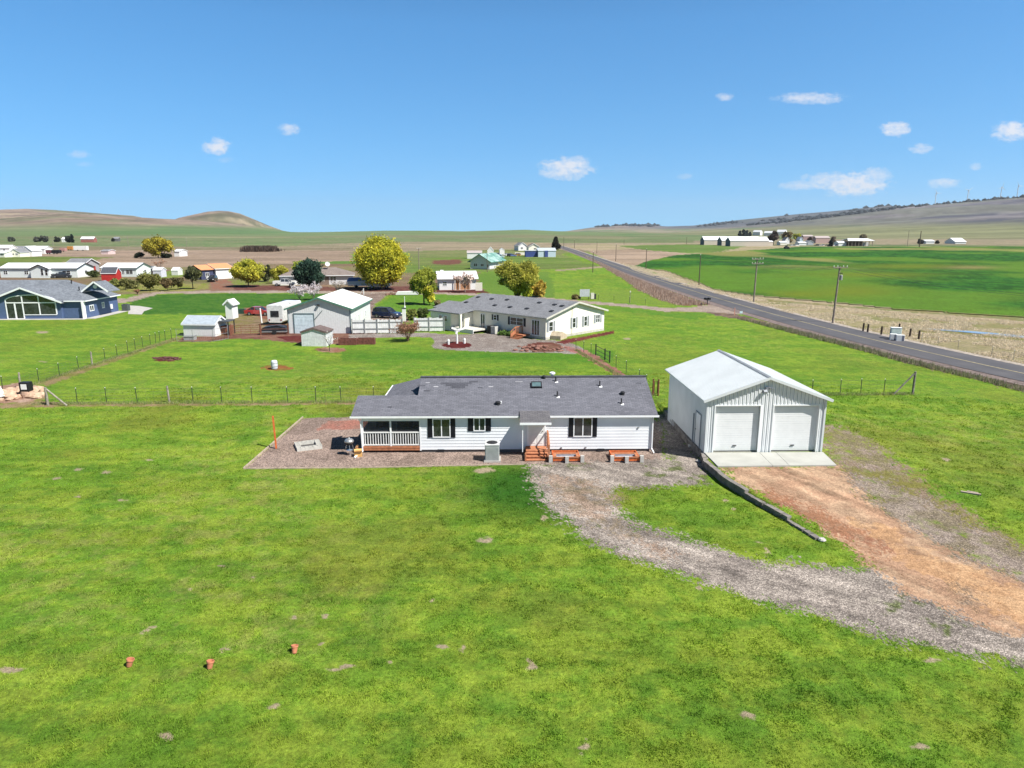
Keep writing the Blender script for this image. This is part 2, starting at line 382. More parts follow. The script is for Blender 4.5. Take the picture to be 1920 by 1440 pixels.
# name, polygon (photograph pixels of the ground it covers), colour A, colour B, gravel 0..1, ragged edge in metres, opacity
LAND = [
 # far bands
 ('', [(L_, 446), (420, 446), (700, 445), (1060, 446), (1060, 456), (780, 457), (600, 462), (440, 464), (0, 460), (L_, 462)], (118, 146, 92), (150, 152, 112), 0, 12, 1),
 ('', [(640, 456), (780, 453), (1060, 455), (1500, 448), (Rr, 452), (Rr, 464), (1300, 458), (1060, 470), (760, 473), (560, 470), (500, 464)], (186, 165, 140), (165, 155, 125), 0, 10, .9),
 ('', [(L_, 463), (300, 463), (440, 463), (660, 465), (670, 470), (440, 471), (240, 470), (L_, 470)], (140, 132, 100), (165, 150, 125), 0, 8, 1),
 ('', [(L_, 466), (120, 470), (330, 469), (660, 470), (665, 491), (560, 494), (400, 500), (170, 506), (L_, 506)], (188, 163, 143), (172, 150, 128), 0, 6, 1),
 ('', [(L_, 488), (20, 481), (60, 481), (210, 482), (170, 489), (60, 494), (0, 500), (L_, 505)], (112, 138, 58), (140, 148, 80), 0, 3, 1),
 ('', [(765, 471), (1040, 466), (1060, 470), (1060, 480), (760, 484)], (128, 142, 82), (150, 150, 100), 0, 4, 1),
 ('', [(760, 484), (1058, 478), (1100, 492), (1128, 500), (900, 510), (760, 512)], (116, 145, 60), (140, 150, 85), 0, 3, 1),
 ('', [(815, 488), (866, 486), (866, 494), (840, 497), (812, 495)], (150, 98, 80), (130, 90, 75), 0, 1.5, 1),
 ('', [(590, 491), (672, 489), (672, 497), (590, 499)], (105, 150, 60), (120, 145, 75), 0, 2, 1),
 ('', [(1040, 447), (1300, 449), (1300, 455), (1040, 456)], (140, 150, 105), (125, 140, 90), 0, 10, 1),
 # right of the road
 ('', [(1062, 462), (1120, 458), (1300, 460), (1700, 462), (Rr, 470), (Rr, 1000), (1920, 695), (1700, 640), (1400, 570), (1200, 500), (1100, 470)], (204, 184, 154), (178, 168, 124), 0, 2, 1),
 ('', [(1100, 470), (1180, 467), (1290, 470), (1272, 480), (1232, 488), (1190, 499), (1150, 494)], (196, 172, 150), (182, 158, 134), 0, 2.5, 1),
 ('', [(1160, 461), (1290, 458), (1400, 462), (1340, 474), (1290, 475), (1200, 468)], (112, 150, 62), (130, 150, 80), 0, 4, 1),
 ('', [(1480, 594), (1600, 590), (1760, 600), (2200, 622), (2200, 632), (1760, 611), (1600, 600), (1480, 600)], (142, 150, 84), (160, 152, 100), 0, .8, .7),
 ('', [(1500, 603), (1580, 612), (1700, 613), (1900, 628), (2200, 640), (2200, 650), (1880, 636), (1700, 620), (1560, 618)], (134, 140, 66), (150, 140, 80), 0, .6, .8),
 ('', [(1440, 570), (1500, 572), (1640, 580), (1920, 602), (2300, 622), (2300, 612), (1920, 594), (1640, 577), (1440, 562)], (120, 138, 62), (150, 142, 84), 0, .6, .75),
 ('wheat_field', [(1190, 499), (1212, 490), (1232, 486), (1262, 479), (1290, 477), (1330, 474), (1430, 468), (1500, 462.5), (1700, 462), (1920, 462), (Rr, 465), (Rr, 720), (2300, 618), (1920, 594.7), (1704, 581.5), (1572, 568), (1480, 560), (1402, 553), (1338, 542), (1310, 530), (1246, 507), (1209, 504)], (66, 124, 36), (48, 106, 33), 0, .5, 1),
 # bank of dead weeds left of the road
 ('', [(1075, 473), (1093, 478), (1129, 500), (1168, 523), (1200, 546), (1235, 562), (1269, 574), (1333, 571), (1296, 560), (1240, 539), (1177, 515), (1120, 488), (1092, 470)], (160, 128, 108), (138, 108, 84), 0, .8, 1),
 ('', [(1040, 506), (1128, 499), (1131, 502), (1040, 509)], (190, 170, 140), (170, 160, 130), 0, .3, 1),
 ('', [(1040, 548), (1180, 545), (1250, 566), (1290, 574), (1200, 570), (1108, 562), (1040, 558)], (150, 176, 62), (135, 165, 60), 0, 1, .9),
 # verge strip beside the near road
 ('', [(1300, 570), (1407, 596), (1480, 615), (1572, 636), (1704, 670), (1836, 700), (2000, 740), (2500, 860), (2500, 885), (1980, 752), (1836, 712), (1704, 682), (1572, 645), (1480, 622), (1400, 601), (1330, 590)], (112, 92, 84), (138, 118, 98), .4, .5, 1),
 # yards around the houses in the middle distance
 ('', [(L_, 506), (170, 506), (400, 500), (560, 494), (680, 495), (760, 512), (900, 510), (910, 549), (700, 550), (440, 547), (250, 552), (L_, 560)], (160, 130, 108), (136, 138, 84), 0, 2.5, 1),
 ('', [(270, 512), (345, 505), (350, 518), (300, 524), (270, 520)], (130, 158, 62), (150, 160, 80), 0, 1, 1),
 ('', [(210, 530), (320, 532), (385, 532), (392, 540), (370, 545), (250, 548), (215, 545)], (150, 158, 66), (168, 160, 96), 0, .8, 1),
 ('', [(430, 526), (540, 520), (545, 530), (470, 534), (440, 536)], (140, 156, 66), (150, 150, 90), 0, .8, 1),
 ('', [(390, 524), (430, 522), (440, 545), (395, 547)], (172, 118, 96), (160, 130, 110), 0, .8, 1),
 ('', [(440, 534), (560, 536), (660, 540), (780, 536), (790, 548), (600, 545), (440, 545)], (140, 96, 84), (126, 80, 72), .2, .8, 1),
 ('', [(812, 541), (900, 541), (915, 549), (880, 551), (812, 548)], (112, 62, 58), (130, 76, 68), .2, .5, 1),
 ('', [(893, 512), (1030, 510), (1040, 548), (1040, 566), (930, 553), (900, 541)], (112, 150, 54), (124, 158, 58), 0, 1, 1),
 ('', [(240, 563), (282, 553), (440, 550), (560, 551), (680, 551), (672, 556), (660, 566), (560, 600), (440, 586), (270, 590), (246, 580)], (70, 124, 38), (92, 138, 48), 0, .6, 1),
 ('', [(744, 552), (820, 553), (900, 555), (960, 560), (1108, 571), (1246, 585), (1338, 588), (1300, 600), (1140, 580), (900, 575), (840, 590), (764, 594), (706, 583), (704, 572), (722, 563)], (104, 156, 44), (122, 162, 52), 0, .8, 1),
 ('gravel_lane', [(L_, 600), (150, 560), (238, 560), (262, 552), (300, 547), (440, 544.5), (560, 545.5), (720, 547), (815, 548), (900, 550.5), (1000, 556), (1108, 565), (1200, 572.5), (1246, 577), (1300, 576), (1345, 568), (1400, 590), (1338, 586), (1246, 584), (1200, 578), (1108, 570), (1000, 560.5), (900, 554), (815, 551.6), (720, 551.5), (560, 549.5), (440, 549.5), (300, 551), (262, 561), (243, 566), (150, 575), (L_, 620)], (188, 170, 156), (172, 154, 140), .8, .35, 1),
 ('gravel_parking', [(676, 549.5), (731, 549.5), (718, 560), (703, 570), (700, 582), (712, 588), (762, 592), (768, 604), (690, 604), (686, 580), (694, 566), (684, 560), (672, 556)], (160, 142, 130), (138, 118, 108), .8, .3, 1),
 # yard behind the neighbour's barn
 ('', [(425, 590), (450, 583), (545, 585), (545, 630), (430, 632)], (148, 136, 84), (164, 140, 112), 0, .8, 1),
 ('', [(456, 577), (545, 572), (545, 605), (520, 606), (470, 588)], (176, 128, 104), (160, 110, 90), .2, .6, 1),
 ('', [(340, 632), (430, 627), (545, 622), (660, 622), (720, 626), (662, 640), (640, 646), (560, 644), (500, 637), (430, 635), (395, 640), (333, 641)], (164, 122, 104), (140, 96, 84), .3, .35, 1),
 ('', [(520, 632), (580, 627), (572, 640), (540, 640)], (118, 52, 52), (130, 66, 60), .3, .2, 1),
 ('gravel_yard', [(655, 627), (800, 624), (850, 628), (916, 624), (1000, 636), (1062, 640), (1096, 654), (1078, 664), (1040, 662), (980, 661.5), (890, 658.5), (822, 655), (809, 649), (816, 639), (806, 632), (760, 632), (690, 634), (655, 634)], (176, 166, 158), (158, 146, 138), 1, .2, 1),
 ('', ell(857, 647, 28, 6), (112, 44, 44), (128, 58, 54), .3, .1, 1),
 ('', ell(1020, 651, 36, 9.5), (150, 110, 92), (128, 74, 64), .3, .2, 1),
 ('', [(1040, 643), (1062, 636), (1100, 630), (1150, 620), (1152, 625), (1110, 634), (1060, 645)], (118, 50, 52), (140, 70, 66), .3, .15, 1),
 ('', [(1060, 648), (1100, 657), (1145, 684), (1222, 735), (1215, 742), (1130, 690), (1096, 668), (1060, 655)], (190, 130, 124), (170, 112, 104), .5, .3, .95),
 ('', ell(311, 673, 24, 4.6), (118, 52, 52), (150, 110, 90), .2, .4, 1),
 ('', ell(519, 690, 28, 6), (176, 112, 66), (150, 130, 60), .1, .35, 1),
 ('', ell(620, 656, 28, 5), (186, 148, 124), (170, 120, 96), .1, .25, 1),
 ('', [(-400, 735), (0, 727), (40, 722), (70, 722), (84, 738), (82, 752), (150, 757), (420, 757), (660, 754), (800, 753), (800, 757), (660, 758.5), (420, 761), (140, 762), (40, 765), (-400, 775)], (190, 158, 128), (160, 150, 90), .3, .25, .9),
 ('', [(70, 720), (150, 693), (260, 655), (330, 632), (345, 634), (270, 658), (165, 696), (90, 724)], (182, 150, 118), (150, 140, 80), .2, .25, .85),
 ('', [(-400, 738), (0, 724), (44, 716), (68, 722), (82, 742), (60, 752), (0, 757), (-400, 775)], (198, 168, 150), (176, 140, 120), .6, .3, 1),
 # own plot
 ('gravel_patio', [(457, 879), (568, 784), (700, 781), (1010, 800), (1240, 790), (1240, 872), (985, 871), (690, 877)], (184, 162, 149), (162, 142, 130), 1, .07, 1),
 ('', [(594, 806), (618, 789), (700, 787), (700, 804)], (186, 122, 106), (178, 128, 112), .8, .2, .85),
 ('gravel_driveway', [(983, 868), (1240, 862), (1236, 775), (1262, 775), (1300, 838), (1318, 862), (1334, 892), (1316, 905), (1250, 912), (1163, 916), (1150, 930), (1180, 965), (1200, 985), (1260, 1003), (1331, 1022), (1410, 1052), (1519, 1056), (1612, 1071), (1650, 1066), (1687, 1104), (1762, 1134), (1837, 1168), (1912, 1184), (2100, 1225), (2700, 1350), (2700, 1500), (2100, 1292), (1912, 1246), (1819, 1230), (1706, 1204), (1612, 1177), (1537, 1151), (1440, 1125), (1350, 1099), (1294, 1080), (1222, 1058), (1137, 1027), (1097, 1007), (1067, 982), (1030, 957), (1010, 933), (998, 900)], (188, 176, 165), (160, 149, 140), 1, .55, 1),
 ('', [(1020, 890), (1120, 900), (1180, 940), (1150, 950), (1180, 990), (1280, 1040), (1240, 1045), (1120, 985), (1040, 930)], (176, 138, 108), (150, 130, 90), .8, .8, .5),
 ('', [(1536, 792), (1560, 797), (1640, 838), (1710, 878), (1762, 930), (1837, 968), (1930, 1030), (2300, 1190), (2300, 1270), (1920, 1092), (1800, 1046), (1687, 982), (1631, 940), (1590, 902), (1560, 868), (1545, 830)], (156, 134, 116), (140, 134, 72), .8, .7, .95),
 ('', [(1600, 872), (1680, 890), (1760, 960), (1850, 1010), (1840, 1030), (1740, 985), (1650, 930)], (142, 150, 62), (150, 140, 80), .2, .8, .6),
 ('', [(1590, 892), (1660, 896), (1760, 948), (1860, 1000), (1950, 1050), (2300, 1200), (2300, 1260), (1920, 1088), (1800, 1042), (1687, 979)], (176, 160, 148), (150, 136, 118), 1, .7, .9),
 ('', [(1542, 796), (1604, 814), (1660, 850), (1700, 886), (1620, 880), (1552, 838)], (176, 158, 146), (150, 138, 110), 1, .7, .8),
 ('dirt_driveway', [(1345, 876), (1569, 873), (1594, 904), (1631, 937), (1687, 979), (1744, 1009), (1800, 1042), (1856, 1069), (1920, 1087), (2300, 1230), (2700, 1420), (2700, 1300), (2100, 1232), (1912, 1192), (1837, 1174), (1762, 1140), (1687, 1110), (1650, 1072), (1612, 1042), (1549, 1006), (1481, 960), (1425, 925), (1361, 890)], (204, 170, 140), (190, 152, 124), .35, .5, 1),
 ('', [(1440, 915), (1510, 950), (1600, 990), (1668, 1030), (1640, 1040), (1560, 1005), (1480, 960), (1430, 930)], (176, 96, 70), (190, 128, 92), .3, .7, .65),
 ('', [(1600, 970), (1700, 1010), (1800, 1060), (1920, 1110), (2100, 1180), (2100, 1210), (1900, 1165), (1760, 1100), (1640, 1020)], (222, 178, 134), (205, 160, 118), .35, .9, .8),
 ('', [(1765, 1085), (1800, 1092), (1815, 1140), (1780, 1130)], (150, 134, 120), (170, 140, 110), 1, .7, .8),
]
RUTS = {'dirt_driveway': [(1440, 878), (1560, 940), (1680, 1020), (1800, 1085), (1940, 1150), (2300, 1290)], 'gravel_driveway': [(1060, 880), (1110, 950), (1240, 1030), (1400, 1085), (1560, 1110), (1720, 1160), (1912, 1216), (2300, 1320)]}
RUTS = {k: [flat_pt(*q) for q in v] for k, v in RUTS.items()}
def pl_dist(x, y, P):
    best = np.full(x.shape, 1e9)
    for a, b in zip(P, P[1:]):
        ex, ey = b[0] - a[0], b[1] - a[1]; t = np.clip(((x - a[0]) * ex + (y - a[1]) * ey) / (ex * ex + ey * ey), 0, 1); best = np.minimum(best, np.hypot(x - a[0] - t * ex, y - a[1] - t * ey))
    return best
MOUNDS = [(905, 1012, 15, 6), (1021, 970, 9, 5), (908, 882, 22, 6), (105, 898, 10, 3), (204, 885, 8, 2.5), (140, 880, 8, 2.5), (150, 929, 7, 4), (232, 938, 8, 3), (277, 864, 6, 2.5), (549, 1156, 9, 6), (414, 1060, 5, 2), (828, 1208, 14, 6), (865, 1215, 8, 4), (984, 1245, 9, 8), (1750, 1240, 16, 5), (640, 1252, 22, 5), (30, 1250, 30, 6), (812, 1127, 6, 4), (280, 1180, 6, 3), (605, 1205, 8, 4), (727, 1240, 7, 4), (362, 1099, 5, 4), (472, 1082, 6, 3), (423, 1223, 9, 4), (1434, 1032, 7, 5), (1426, 1016, 6, 3), (1360, 938, 8, 3), (1377, 952, 7, 3), (1310, 1100, 6, 5), (1772, 863, 6, 3), (600, 1158, 7, 2.5), (1400, 1340, 16, 8), (520, 1330, 14, 7), (300, 1390, 16, 8), (1100, 1400, 14, 8), (1720, 1400, 18, 8), (80, 623, 14, 2.5), (83, 678, 6, 2), (1175, 635, 9, 2), (1440, 606, 9, 1.5)]
def land(x, y, z):
    """albedo, gravel weight and sheet id for points of the ground"""
    n = len(x); r = np.hypot(x, y)
    a = fbm(x, y * 1.5, 2.6, 5, 101, .65); b = fbm(x, y, .7, 4, 103, .65); c = fbm(x, y, .55, 3, 105); e = fbm(x, y, 40, 4, 107)
    # mown grass: bright, deep and dry
    t1 = sst(.38, .62, a * .55 + b * .45)[:, None]; t2 = (sst(.50, .70, fbm(x, y * 1.4, 1.7, 5, 109, .7)) * (.45 + .55 * sst(.4, .6, fbm(x, y, 9, 3, 110))))[:, None]; t3 = sst(.46, .70, fbm(x + 90, y, .8, 5, 111, .75))[:, None]
    G1 = lin((158, 184, 58)); G2 = lin((126, 168, 48)); G3 = lin((88, 142, 42)); G4 = lin((180, 178, 100))
    col = G1 * t1 + G2 * (1 - t1); col = col * (1 - t2 * .48) + G3 * t2 * .48; 
    dry = (t3 * sst(.40, .66, fbm(x, y, 14, 3, 113))[:, None]) * .5
    col = col * (1 - dry) + G4 * dry
    olive = (sst(.52, .7, fbm(x + 300, y, 7, 4, 115))[:, None]) * .35; col = col * (1 - olive) + lin((150, 140, 60)) * olive
    stk = sst(.35, .65, fbm(x * .16 - y * .03, y * 1.1 + x * .06, 1.0, 4, 117, .6))[:, None]; col = col * (.91 + .18 * stk)
    lush = sst(60, 75, r)[:, None] * .45; col = col * (1 - lush) + (lin((132, 172, 46)) * t1 + lin((104, 156, 40)) * (1 - t1)) * lush
    grav = np.zeros(n); rid = np.zeros(n, int); names = ['']
    # far country: olive, tan and green fields cut by soft edges
    fn = fbm(x, y * .45, 420, 5, 121); gn = fbm(x + 5000, y * .4, 700, 4, 123)
    far = lin((158, 156, 116)) * np.ones((n, 1)); 
    far = far * (1 - sst(.50, .56, fn)[:, None]) + lin((128, 148, 98)) * sst(.50, .56, fn)[:, None]
    far = far * (1 - sst(.55, .60, gn)[:, None] * .8) + lin((178, 162, 136)) * sst(.55, .60, gn)[:, None] * .8
    fz = fbm(x * .35, y * 2.2, 160, 5, 125, .65); far = far * (.78 + .44 * sst(.3, .7, fz))[:, None]
    w = sst(430, 520, r)[:, None]; col = col * (1 - w) + far * w
    # hills: dry bunch grass, scab rock, sage
    az = np.arctan2(x, y); hn = fbm(x, y, 600, 5, 131, .55); hn2 = fbm(x + 900, y + 300, 120, 5, 133, .7); hn3 = fbm(x, y * .6, 1500, 3, 135)
    hl = lin((172, 150, 132)) * np.ones((n, 1)); k = sst(.42, .56, hn)[:, None]; hl = hl * (1 - k) + lin((138, 134, 104)) * k; hl = hl * (.72 + .56 * sst(.3, .7, hn2))[:, None]
    k = sst(.56, .64, hn3)[:, None] * sst(.45, .6, hn2)[:, None]; hl = hl * (1 - k * .9) + lin((206, 186, 156)) * k * .9
    rt = sst(.10, .25, az)[:, None]
    hr = lin((148, 141, 144)) * np.ones((n, 1)); k = sst(.42, .60, hn)[:, None]; hr = hr * (1 - k * .8) + lin((134, 136, 122)) * k * .8
    k = (sst(.47, .56, fbm(x * .8, y * 1.6, 650, 5, 141, .65)) * sst(.40, .56, hn2))[:, None]; hr = hr * (1 - k * .8) + lin((72, 74, 90)) * k * .85; hr = hr * (.76 + .48 * sst(.3, .7, hn2))[:, None]
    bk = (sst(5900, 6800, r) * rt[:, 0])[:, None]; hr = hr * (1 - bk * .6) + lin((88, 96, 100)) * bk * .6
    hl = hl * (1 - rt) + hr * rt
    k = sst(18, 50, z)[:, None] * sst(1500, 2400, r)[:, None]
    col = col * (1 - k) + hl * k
    gl = (1 - rt[:, 0] * .8)[:, None] * (sst(1400, 1700, r) * (1 - sst(2300, 3200, r)))[:, None] * (1 - k) * .6; col = col * (1 - gl) + lin((112, 150, 92)) * gl
    nearm = (r < 1700)
    X = x[nearm]; Y = y[nearm]; Z = z[nearm]; jr = [fbm(X, Y, .9, 4, 201, .65) - .5, fbm(X + 50, Y + 50, .9, 4, 203, .65) - .5, fbm(X, Y, 7, 3, 205) - .5, fbm(X + 9, Y + 70, 7, 3, 207) - .5]
    mixn = sst(.4, .6, fbm(X, Y, 1.4, 5, 211, .65))[:, None]; mixl = sst(.36, .64, fbm(X, Y, 30, 4, 213))[:, None]; opn = fbm(X, Y, .7, 4, 215, .7)
    cn = col[nearm]; gn_ = grav[nearm]; rn = rid[nearm]; rr = r[nearm]
    cache = {}; rgj = np.random.default_rng(5); wj = rgj.normal(size=(2, len(X)))
    for (nm, poly, A, B, gv, rag, op) in LAND:
        if rag not in cache:
            lo = min(rag, 3) * 2.4; hi = rag * .8
            xx = X + jr[0] * lo * 1.2 + jr[2] * hi; yy_ = Y + jr[1] * lo * 1.2 + jr[3] * hi
            w_ = rag * .45 if (rag in (.55, .5, .7, .8) and True) else 0.0
            xx = xx + wj[0] * w_ * (rr < 90); yy_ = yy_ + wj[1] * w_ * (rr < 90)
            cache[rag] = project(xx, yy_, Z)
        p, q = cache[rag]
        m = inside(p, q, poly)
        if not m.any(): continue
        mm = (mixn if rag < 1.0 else .4 * mixn + .6 * mixl)[m]
        cc = lin(A) * (1 - mm) + lin(B) * mm
        if rag >= 2.5: cc = cc * (.84 + .32 * sst(.3, .7, fbm(X[m] * .4, Y[m] * 2, 26, 5, 241, .65)))[:, None]
        if gv > .3: cc = cc * (1.48 if gv > .7 else 1.40)
        if nm in ('dirt_driveway', 'gravel_driveway'):
            qx, qy = (X[m], Y[m]); dv = (.56, -.83) if nm == 'dirt_driveway' else (.80, -.60); uu = qx * dv[1] - qy * dv[0]; vv = qx * dv[0] + qy * dv[1]
            st_ = sst(.36, .64, fbm(uu, vv * .09, .55, 4, 231, .6))[:, None]; cc = cc * (.86 + .26 * st_)
            for off in (-.85, .85):
                dd_ = np.abs(pl_dist(qx, qy, RUTS[nm]) - abs(off)) if off > 0 else None
                if dd_ is not None: rt_ = (np.exp(-(dd_ / .26) ** 2) * (.5 + .5 * sst(.35, .6, fbm(qx, qy, 1.6, 3, 237))))[:, None]; cc = cc * (1 + .24 * rt_)
            md_ = (np.exp(-(pl_dist(qx, qy, RUTS[nm]) / .40) ** 2) * sst(.42, .6, fbm(qx, qy, .9, 4, 239)))[:, None]; cc = cc * (1 - .28 * md_)
            if nm == 'gravel_driveway':
                wd = (sst(.60, .70, fbm(qx, qy, 1.1, 5, 233, .7)) * sst(.45, .62, fbm(qx, qy, 5, 3, 235)))[:, None]; cc = cc * (1 - wd * .8) + lin((120, 140, 60)) * wd * .8
        if nm == 'wheat_field':
            ms = sst(.35, .65, fbm(X[m], Y[m], 5, 5, 219, .7))[:, None]; cc = cc * (.74 + .5 * ms)
            yl = sst(.52, .66, fbm(X[m], Y[m], 60, 4, 221))[:, None]; cc = cc * (1 - yl * .55) + lin((128, 168, 44)) * yl * .55
            e2 = (np.abs(q[m] - 700) * 0)
            t = sst(.60, .66, fbm(X[m] + 31, Y[m] * .6, 80, 3, 223))[:, None] * sst(260, 330, rr[m])[:, None]; cc = cc * (1 - t * .7) + lin((178, 170, 100)) * t * .7
            for (ex, ey, erx, ery) in ((1600, 547, 80, 12), (1495, 553, 60, 7), (1700, 500, 120, 5), (1640, 516, 120, 5)):
                t = np.exp(-(((p[m] - ex) / erx) ** 2 + ((q[m] - ey) / ery) ** 2))[:, None]; cc = cc * (1 - t * .8) + lin((150, 166, 40)) * t * .6
            t = np.exp(-(((p[m] - 1820) / 50) ** 2 + ((q[m] - 502) / 3.2) ** 2))[:, None]; cc = cc * (1 - t * .7) + lin((170, 150, 100)) * t * .7
        o = op if op >= 1 else op * sst(.5 - op * .3, .6, opn[m] + .12)[:, None]
        cn[m] = cn[m] * (1 - o) + cc * o
        gn_[m] = gn_[m] * (1 - np.squeeze(o)) + gv * np.squeeze(o) if op < 1 else gv
        if nm:
            if nm not in names: names.append(nm)
            rn[m] = names.index(nm)
        elif op >= 1 and rag > .25: rn[m] = 0
    p, q = project(X + jr[0] * .9, Y + jr[1] * .9, Z)
    for (mx_, my_, ra, rb) in MOUNDS:
        d = ((p - mx_) / ra) ** 2 + ((q - my_) / rb) ** 2
        m = d < 1.0
        if m.any():
            k = (sst(1.0, .5, d[m]) * .9)[:, None] if False else ((1 - sst(.35, 1.0, d[m])) * .95)[:, None]
            cn[m] = cn[m] * (1 - k) + lin((206, 186, 158)) * k; gn_[m] = np.maximum(gn_[m], .4 * k[:, 0])
    # deeper grass where run-off from the house waters it
    d = ((p - 985) / 120) ** 2 + ((q - 920) / 55) ** 2; k = np.minimum(1, np.exp(-d) * 1.3)[:, None] * .9 * (rn == 0)[:, None] * (gn_ < .1)[:, None]
    cn[:] = cn * (1 - k) + lin((54, 116, 30)) * k
    d = ((p - 860) / 70) ** 2 + ((q - 647 - 0 * p) / 16) ** 2
    k = (np.exp(-(((q - 668) / 12) ** 2)) * (p > 640) * (p < 1150) * .6 * (gn_ < .1) * (rn == 0))[:, None]; cn[:] = cn * (1 - k) + lin((60, 138, 30)) * k
    gk = (1 - np.clip(gn_, 0, 1))[:, None] * .05; lum = cn @ np.array([.3, .6, .1]); cn = cn * (1 - gk) + lum[:, None] * np.array([1.12, 1.0, .62]) * gk
    col[nearm] = cn; grav[nearm] = gn_; rid[nearm] = rn
    return col, grav, rid, names

# ------------------------------------------------------------------ the ground sheet
def ground_mat():
    m = bpy.data.materials.new('ground_cover'); m.use_nodes = True; t = m.node_tree; b = t.nodes['Principled BSDF']
    b.inputs['Roughness'].default_value = .95; b.inputs['Specular IOR Level'].default_value = .1
    at = N(t, 'ShaderNodeAttribute', attribute_name='Col'); gm = N(t, 'ShaderNodeNewGeometry')
    def noise(sc, det=4, ro=.6, vec=None):
        n = N(t, 'ShaderNodeTexNoise'); n.inputs['Scale'].default_value = sc; n.inputs['Detail'].default_value = det; n.inputs['Roughness'].default_value = ro
        t.links.new(vec or gm.outputs['Position'], n.inputs['Vector']); return n.outputs['Fac']
    def mr(v, a, b_, c, d):
        n = N(t, 'ShaderNodeMapRange'); t.links.new(v, n.inputs[0])
        for i, q in enumerate((a, b_, c, d)): n.inputs[i + 1].default_value = q
        return n.outputs[0]
    # grass: blade clumps at two sizes
    g1 = mr(noise(6.0, 6, .8), .32, .68, .55, 1.5); g2 = mr(noise(1.6, 5, .65), .35, .65, .82, 1.2)
    gg = math_n(t, 'MULTIPLY', g1, g2)
    # gravel: single stones, each with its own grey
    vo = N(t, 'ShaderNodeTexVoronoi'); vo.inputs['Scale'].default_value = 17.0; t.links.new(gm.outputs['Position'], vo.inputs['Vector'])
    sp = N(t, 'ShaderNodeSeparateColor'); t.links.new(vo.outputs['Color'], sp.inputs[0])
    v1 = mr(sp.outputs[0], 0, 1, .5, 1.55); v2 = mr(vo.outputs['Distance'], .0, .7, 1.1, .6)
    gr = math_n(t, 'MULTIPLY', math_n(t, 'MULTIPLY', v1, v2), mr(noise(2.2, 5, .7), .3, .7, .82, 1.2))
    mx_ = N(t, 'ShaderNodeMix', data_type='FLOAT'); t.links.new(at.outputs['Alpha'], mx_.inputs[0]); t.links.new(gg, mx_.inputs[2]); t.links.new(gr, mx_.inputs[3])
    vm = N(t, 'ShaderNodeVectorMath', operation='SCALE'); t.links.new(at.outputs['Color'], vm.inputs[0]); t.links.new(mx_.outputs[0], vm.inputs['Scale'])
    t.links.new(vm.outputs[0], b.inputs['Base Color'])
    bp = N(t, 'ShaderNodeBump'); bp.inputs['Distance'].default_value = .05; t.links.new(mx_.outputs[0], bp.inputs['Height']); bp.inputs['Strength'].default_value = .7
    t.links.new(bp.outputs[0], b.inputs['Normal'])
    return m
GM = ground_mat()
fine = np.arange(-41, 41.001, .125)
azs = np.radians(np.concatenate([np.arange(-180, -41, 3.0), fine, np.arange(42, 180.1, 3.0)]))
rs = [0.02, 3, 6, 8, 10, 12, 13.2]; ang = math.atan2(CAMH, 14.0)
step = 1.5 / FPX
while True:
    rr_ = CAMH / math.tan(ang)
    if rr_ > 900: break
    rs.append(rr_); ang -= step * (1.0 if rr_ < 260 else .55)
rr_ = rs[-1]
while rr_ < 15500: rr_ *= 1.02; rs.append(rr_)
rs = np.array(rs); nr, na = len(rs), len(azs)
RR, AA = np.meshgrid(rs, azs, indexing='ij')
gx = (RR * np.sin(AA)).ravel(); gy = (RR * np.cos(AA)).ravel(); gz = hgt(gx, gy)
gz = gz - (RR.ravel() > 15300) * 300 * 0
LC, LG, LI, LN = land(gx, gy, gz)
idx = np.arange(nr * na).reshape(nr, na)
quads = np.stack([idx[:-1, :-1], idx[:-1, 1:], idx[1:, 1:], idx[1:, :-1]], -1).reshape(-1, 4)
quads = quads[:, ::-1]
cols = np.concatenate([LC, LG[:, None]], 1)
ground = npmesh('ground', np.stack([gx, gy, gz], 1), quads, GM, cols, smooth=True); tag(ground, kind='structure')
tag(ground, 'mown and grazed green grassland running out to dry hills')
fid = LI[quads[:, 0]]
for k, nm in enumerate(LN):
    if not nm: continue
    f = quads[fid == k]
    if not len(f): continue
    u, inv = np.unique(f, return_inverse=True); inv = inv.reshape(f.shape)
    lift = .005 + RR.ravel()[u] * 2e-5
    if nm == 'wheat_field': lift = .13 + (fbm(gx[u], gy[u], .8, 3, 301) - .5) * .06
    V = np.stack([gx[u], gy[u], gz[u] + lift], 1)
    o = npmesh(nm, V, inv, GM, cols[u], smooth=True)
    tag(o, {'wheat_field': 'rolling dark green young grain field beyond the road', 'gravel_lane': 'pale gravel lane branching off the paved road', 'gravel_parking': 'gravel parking bay beside the neighbouring barn', 'gravel_yard': 'grey crushed rock yard in front of the neighbouring house', 'gravel_patio': 'pinkish gravel bed round the near house', 'gravel_driveway': 'grey gravel driveway curving past the near house', 'dirt_driveway': 'reddish bare dirt driveway leading to the two-door garage'}.get(nm), kind='structure')
# ------------------------------------------------------------------ shared paints
M_white = mat('white_paint', (.74, .74, .72), rough=.55, var=.04)
M_siding = mat('white_siding', (.77, .79, .81), rough=.6, var=.05, vscale=.6)
M_trim = mat('white_trim', (.82, .83, .84), rough=.45, var=.04)
M_roofdark = shingle('charcoal_shingles', (.160, .162, .188), (.120, .122, .142))
M_black = mat('black_shutter', (.012, .013, .018), rough=.5, var=.2)
M_wood = mat('stained_cedar', (.42, .17, .085), rough=.75, var=.2, vscale=5, bump=.004, bscale=30)
M_orange = mat('orange_stain', (.55, .13, .035), rough=.7, var=.2, vscale=6)
M_conc = mat('concrete', (.42, .40, .37), rough=.9, var=.1, vscale=1.3, bump=.006, bscale=40)
M_block = mat('concrete_block', (.47, .45, .42), rough=.95, var=.15, vscale=4, bump=.006)
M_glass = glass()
M_steel = mat('galvanised_steel', (.5, .51, .52), rough=.35, metal=.7, var=.1)
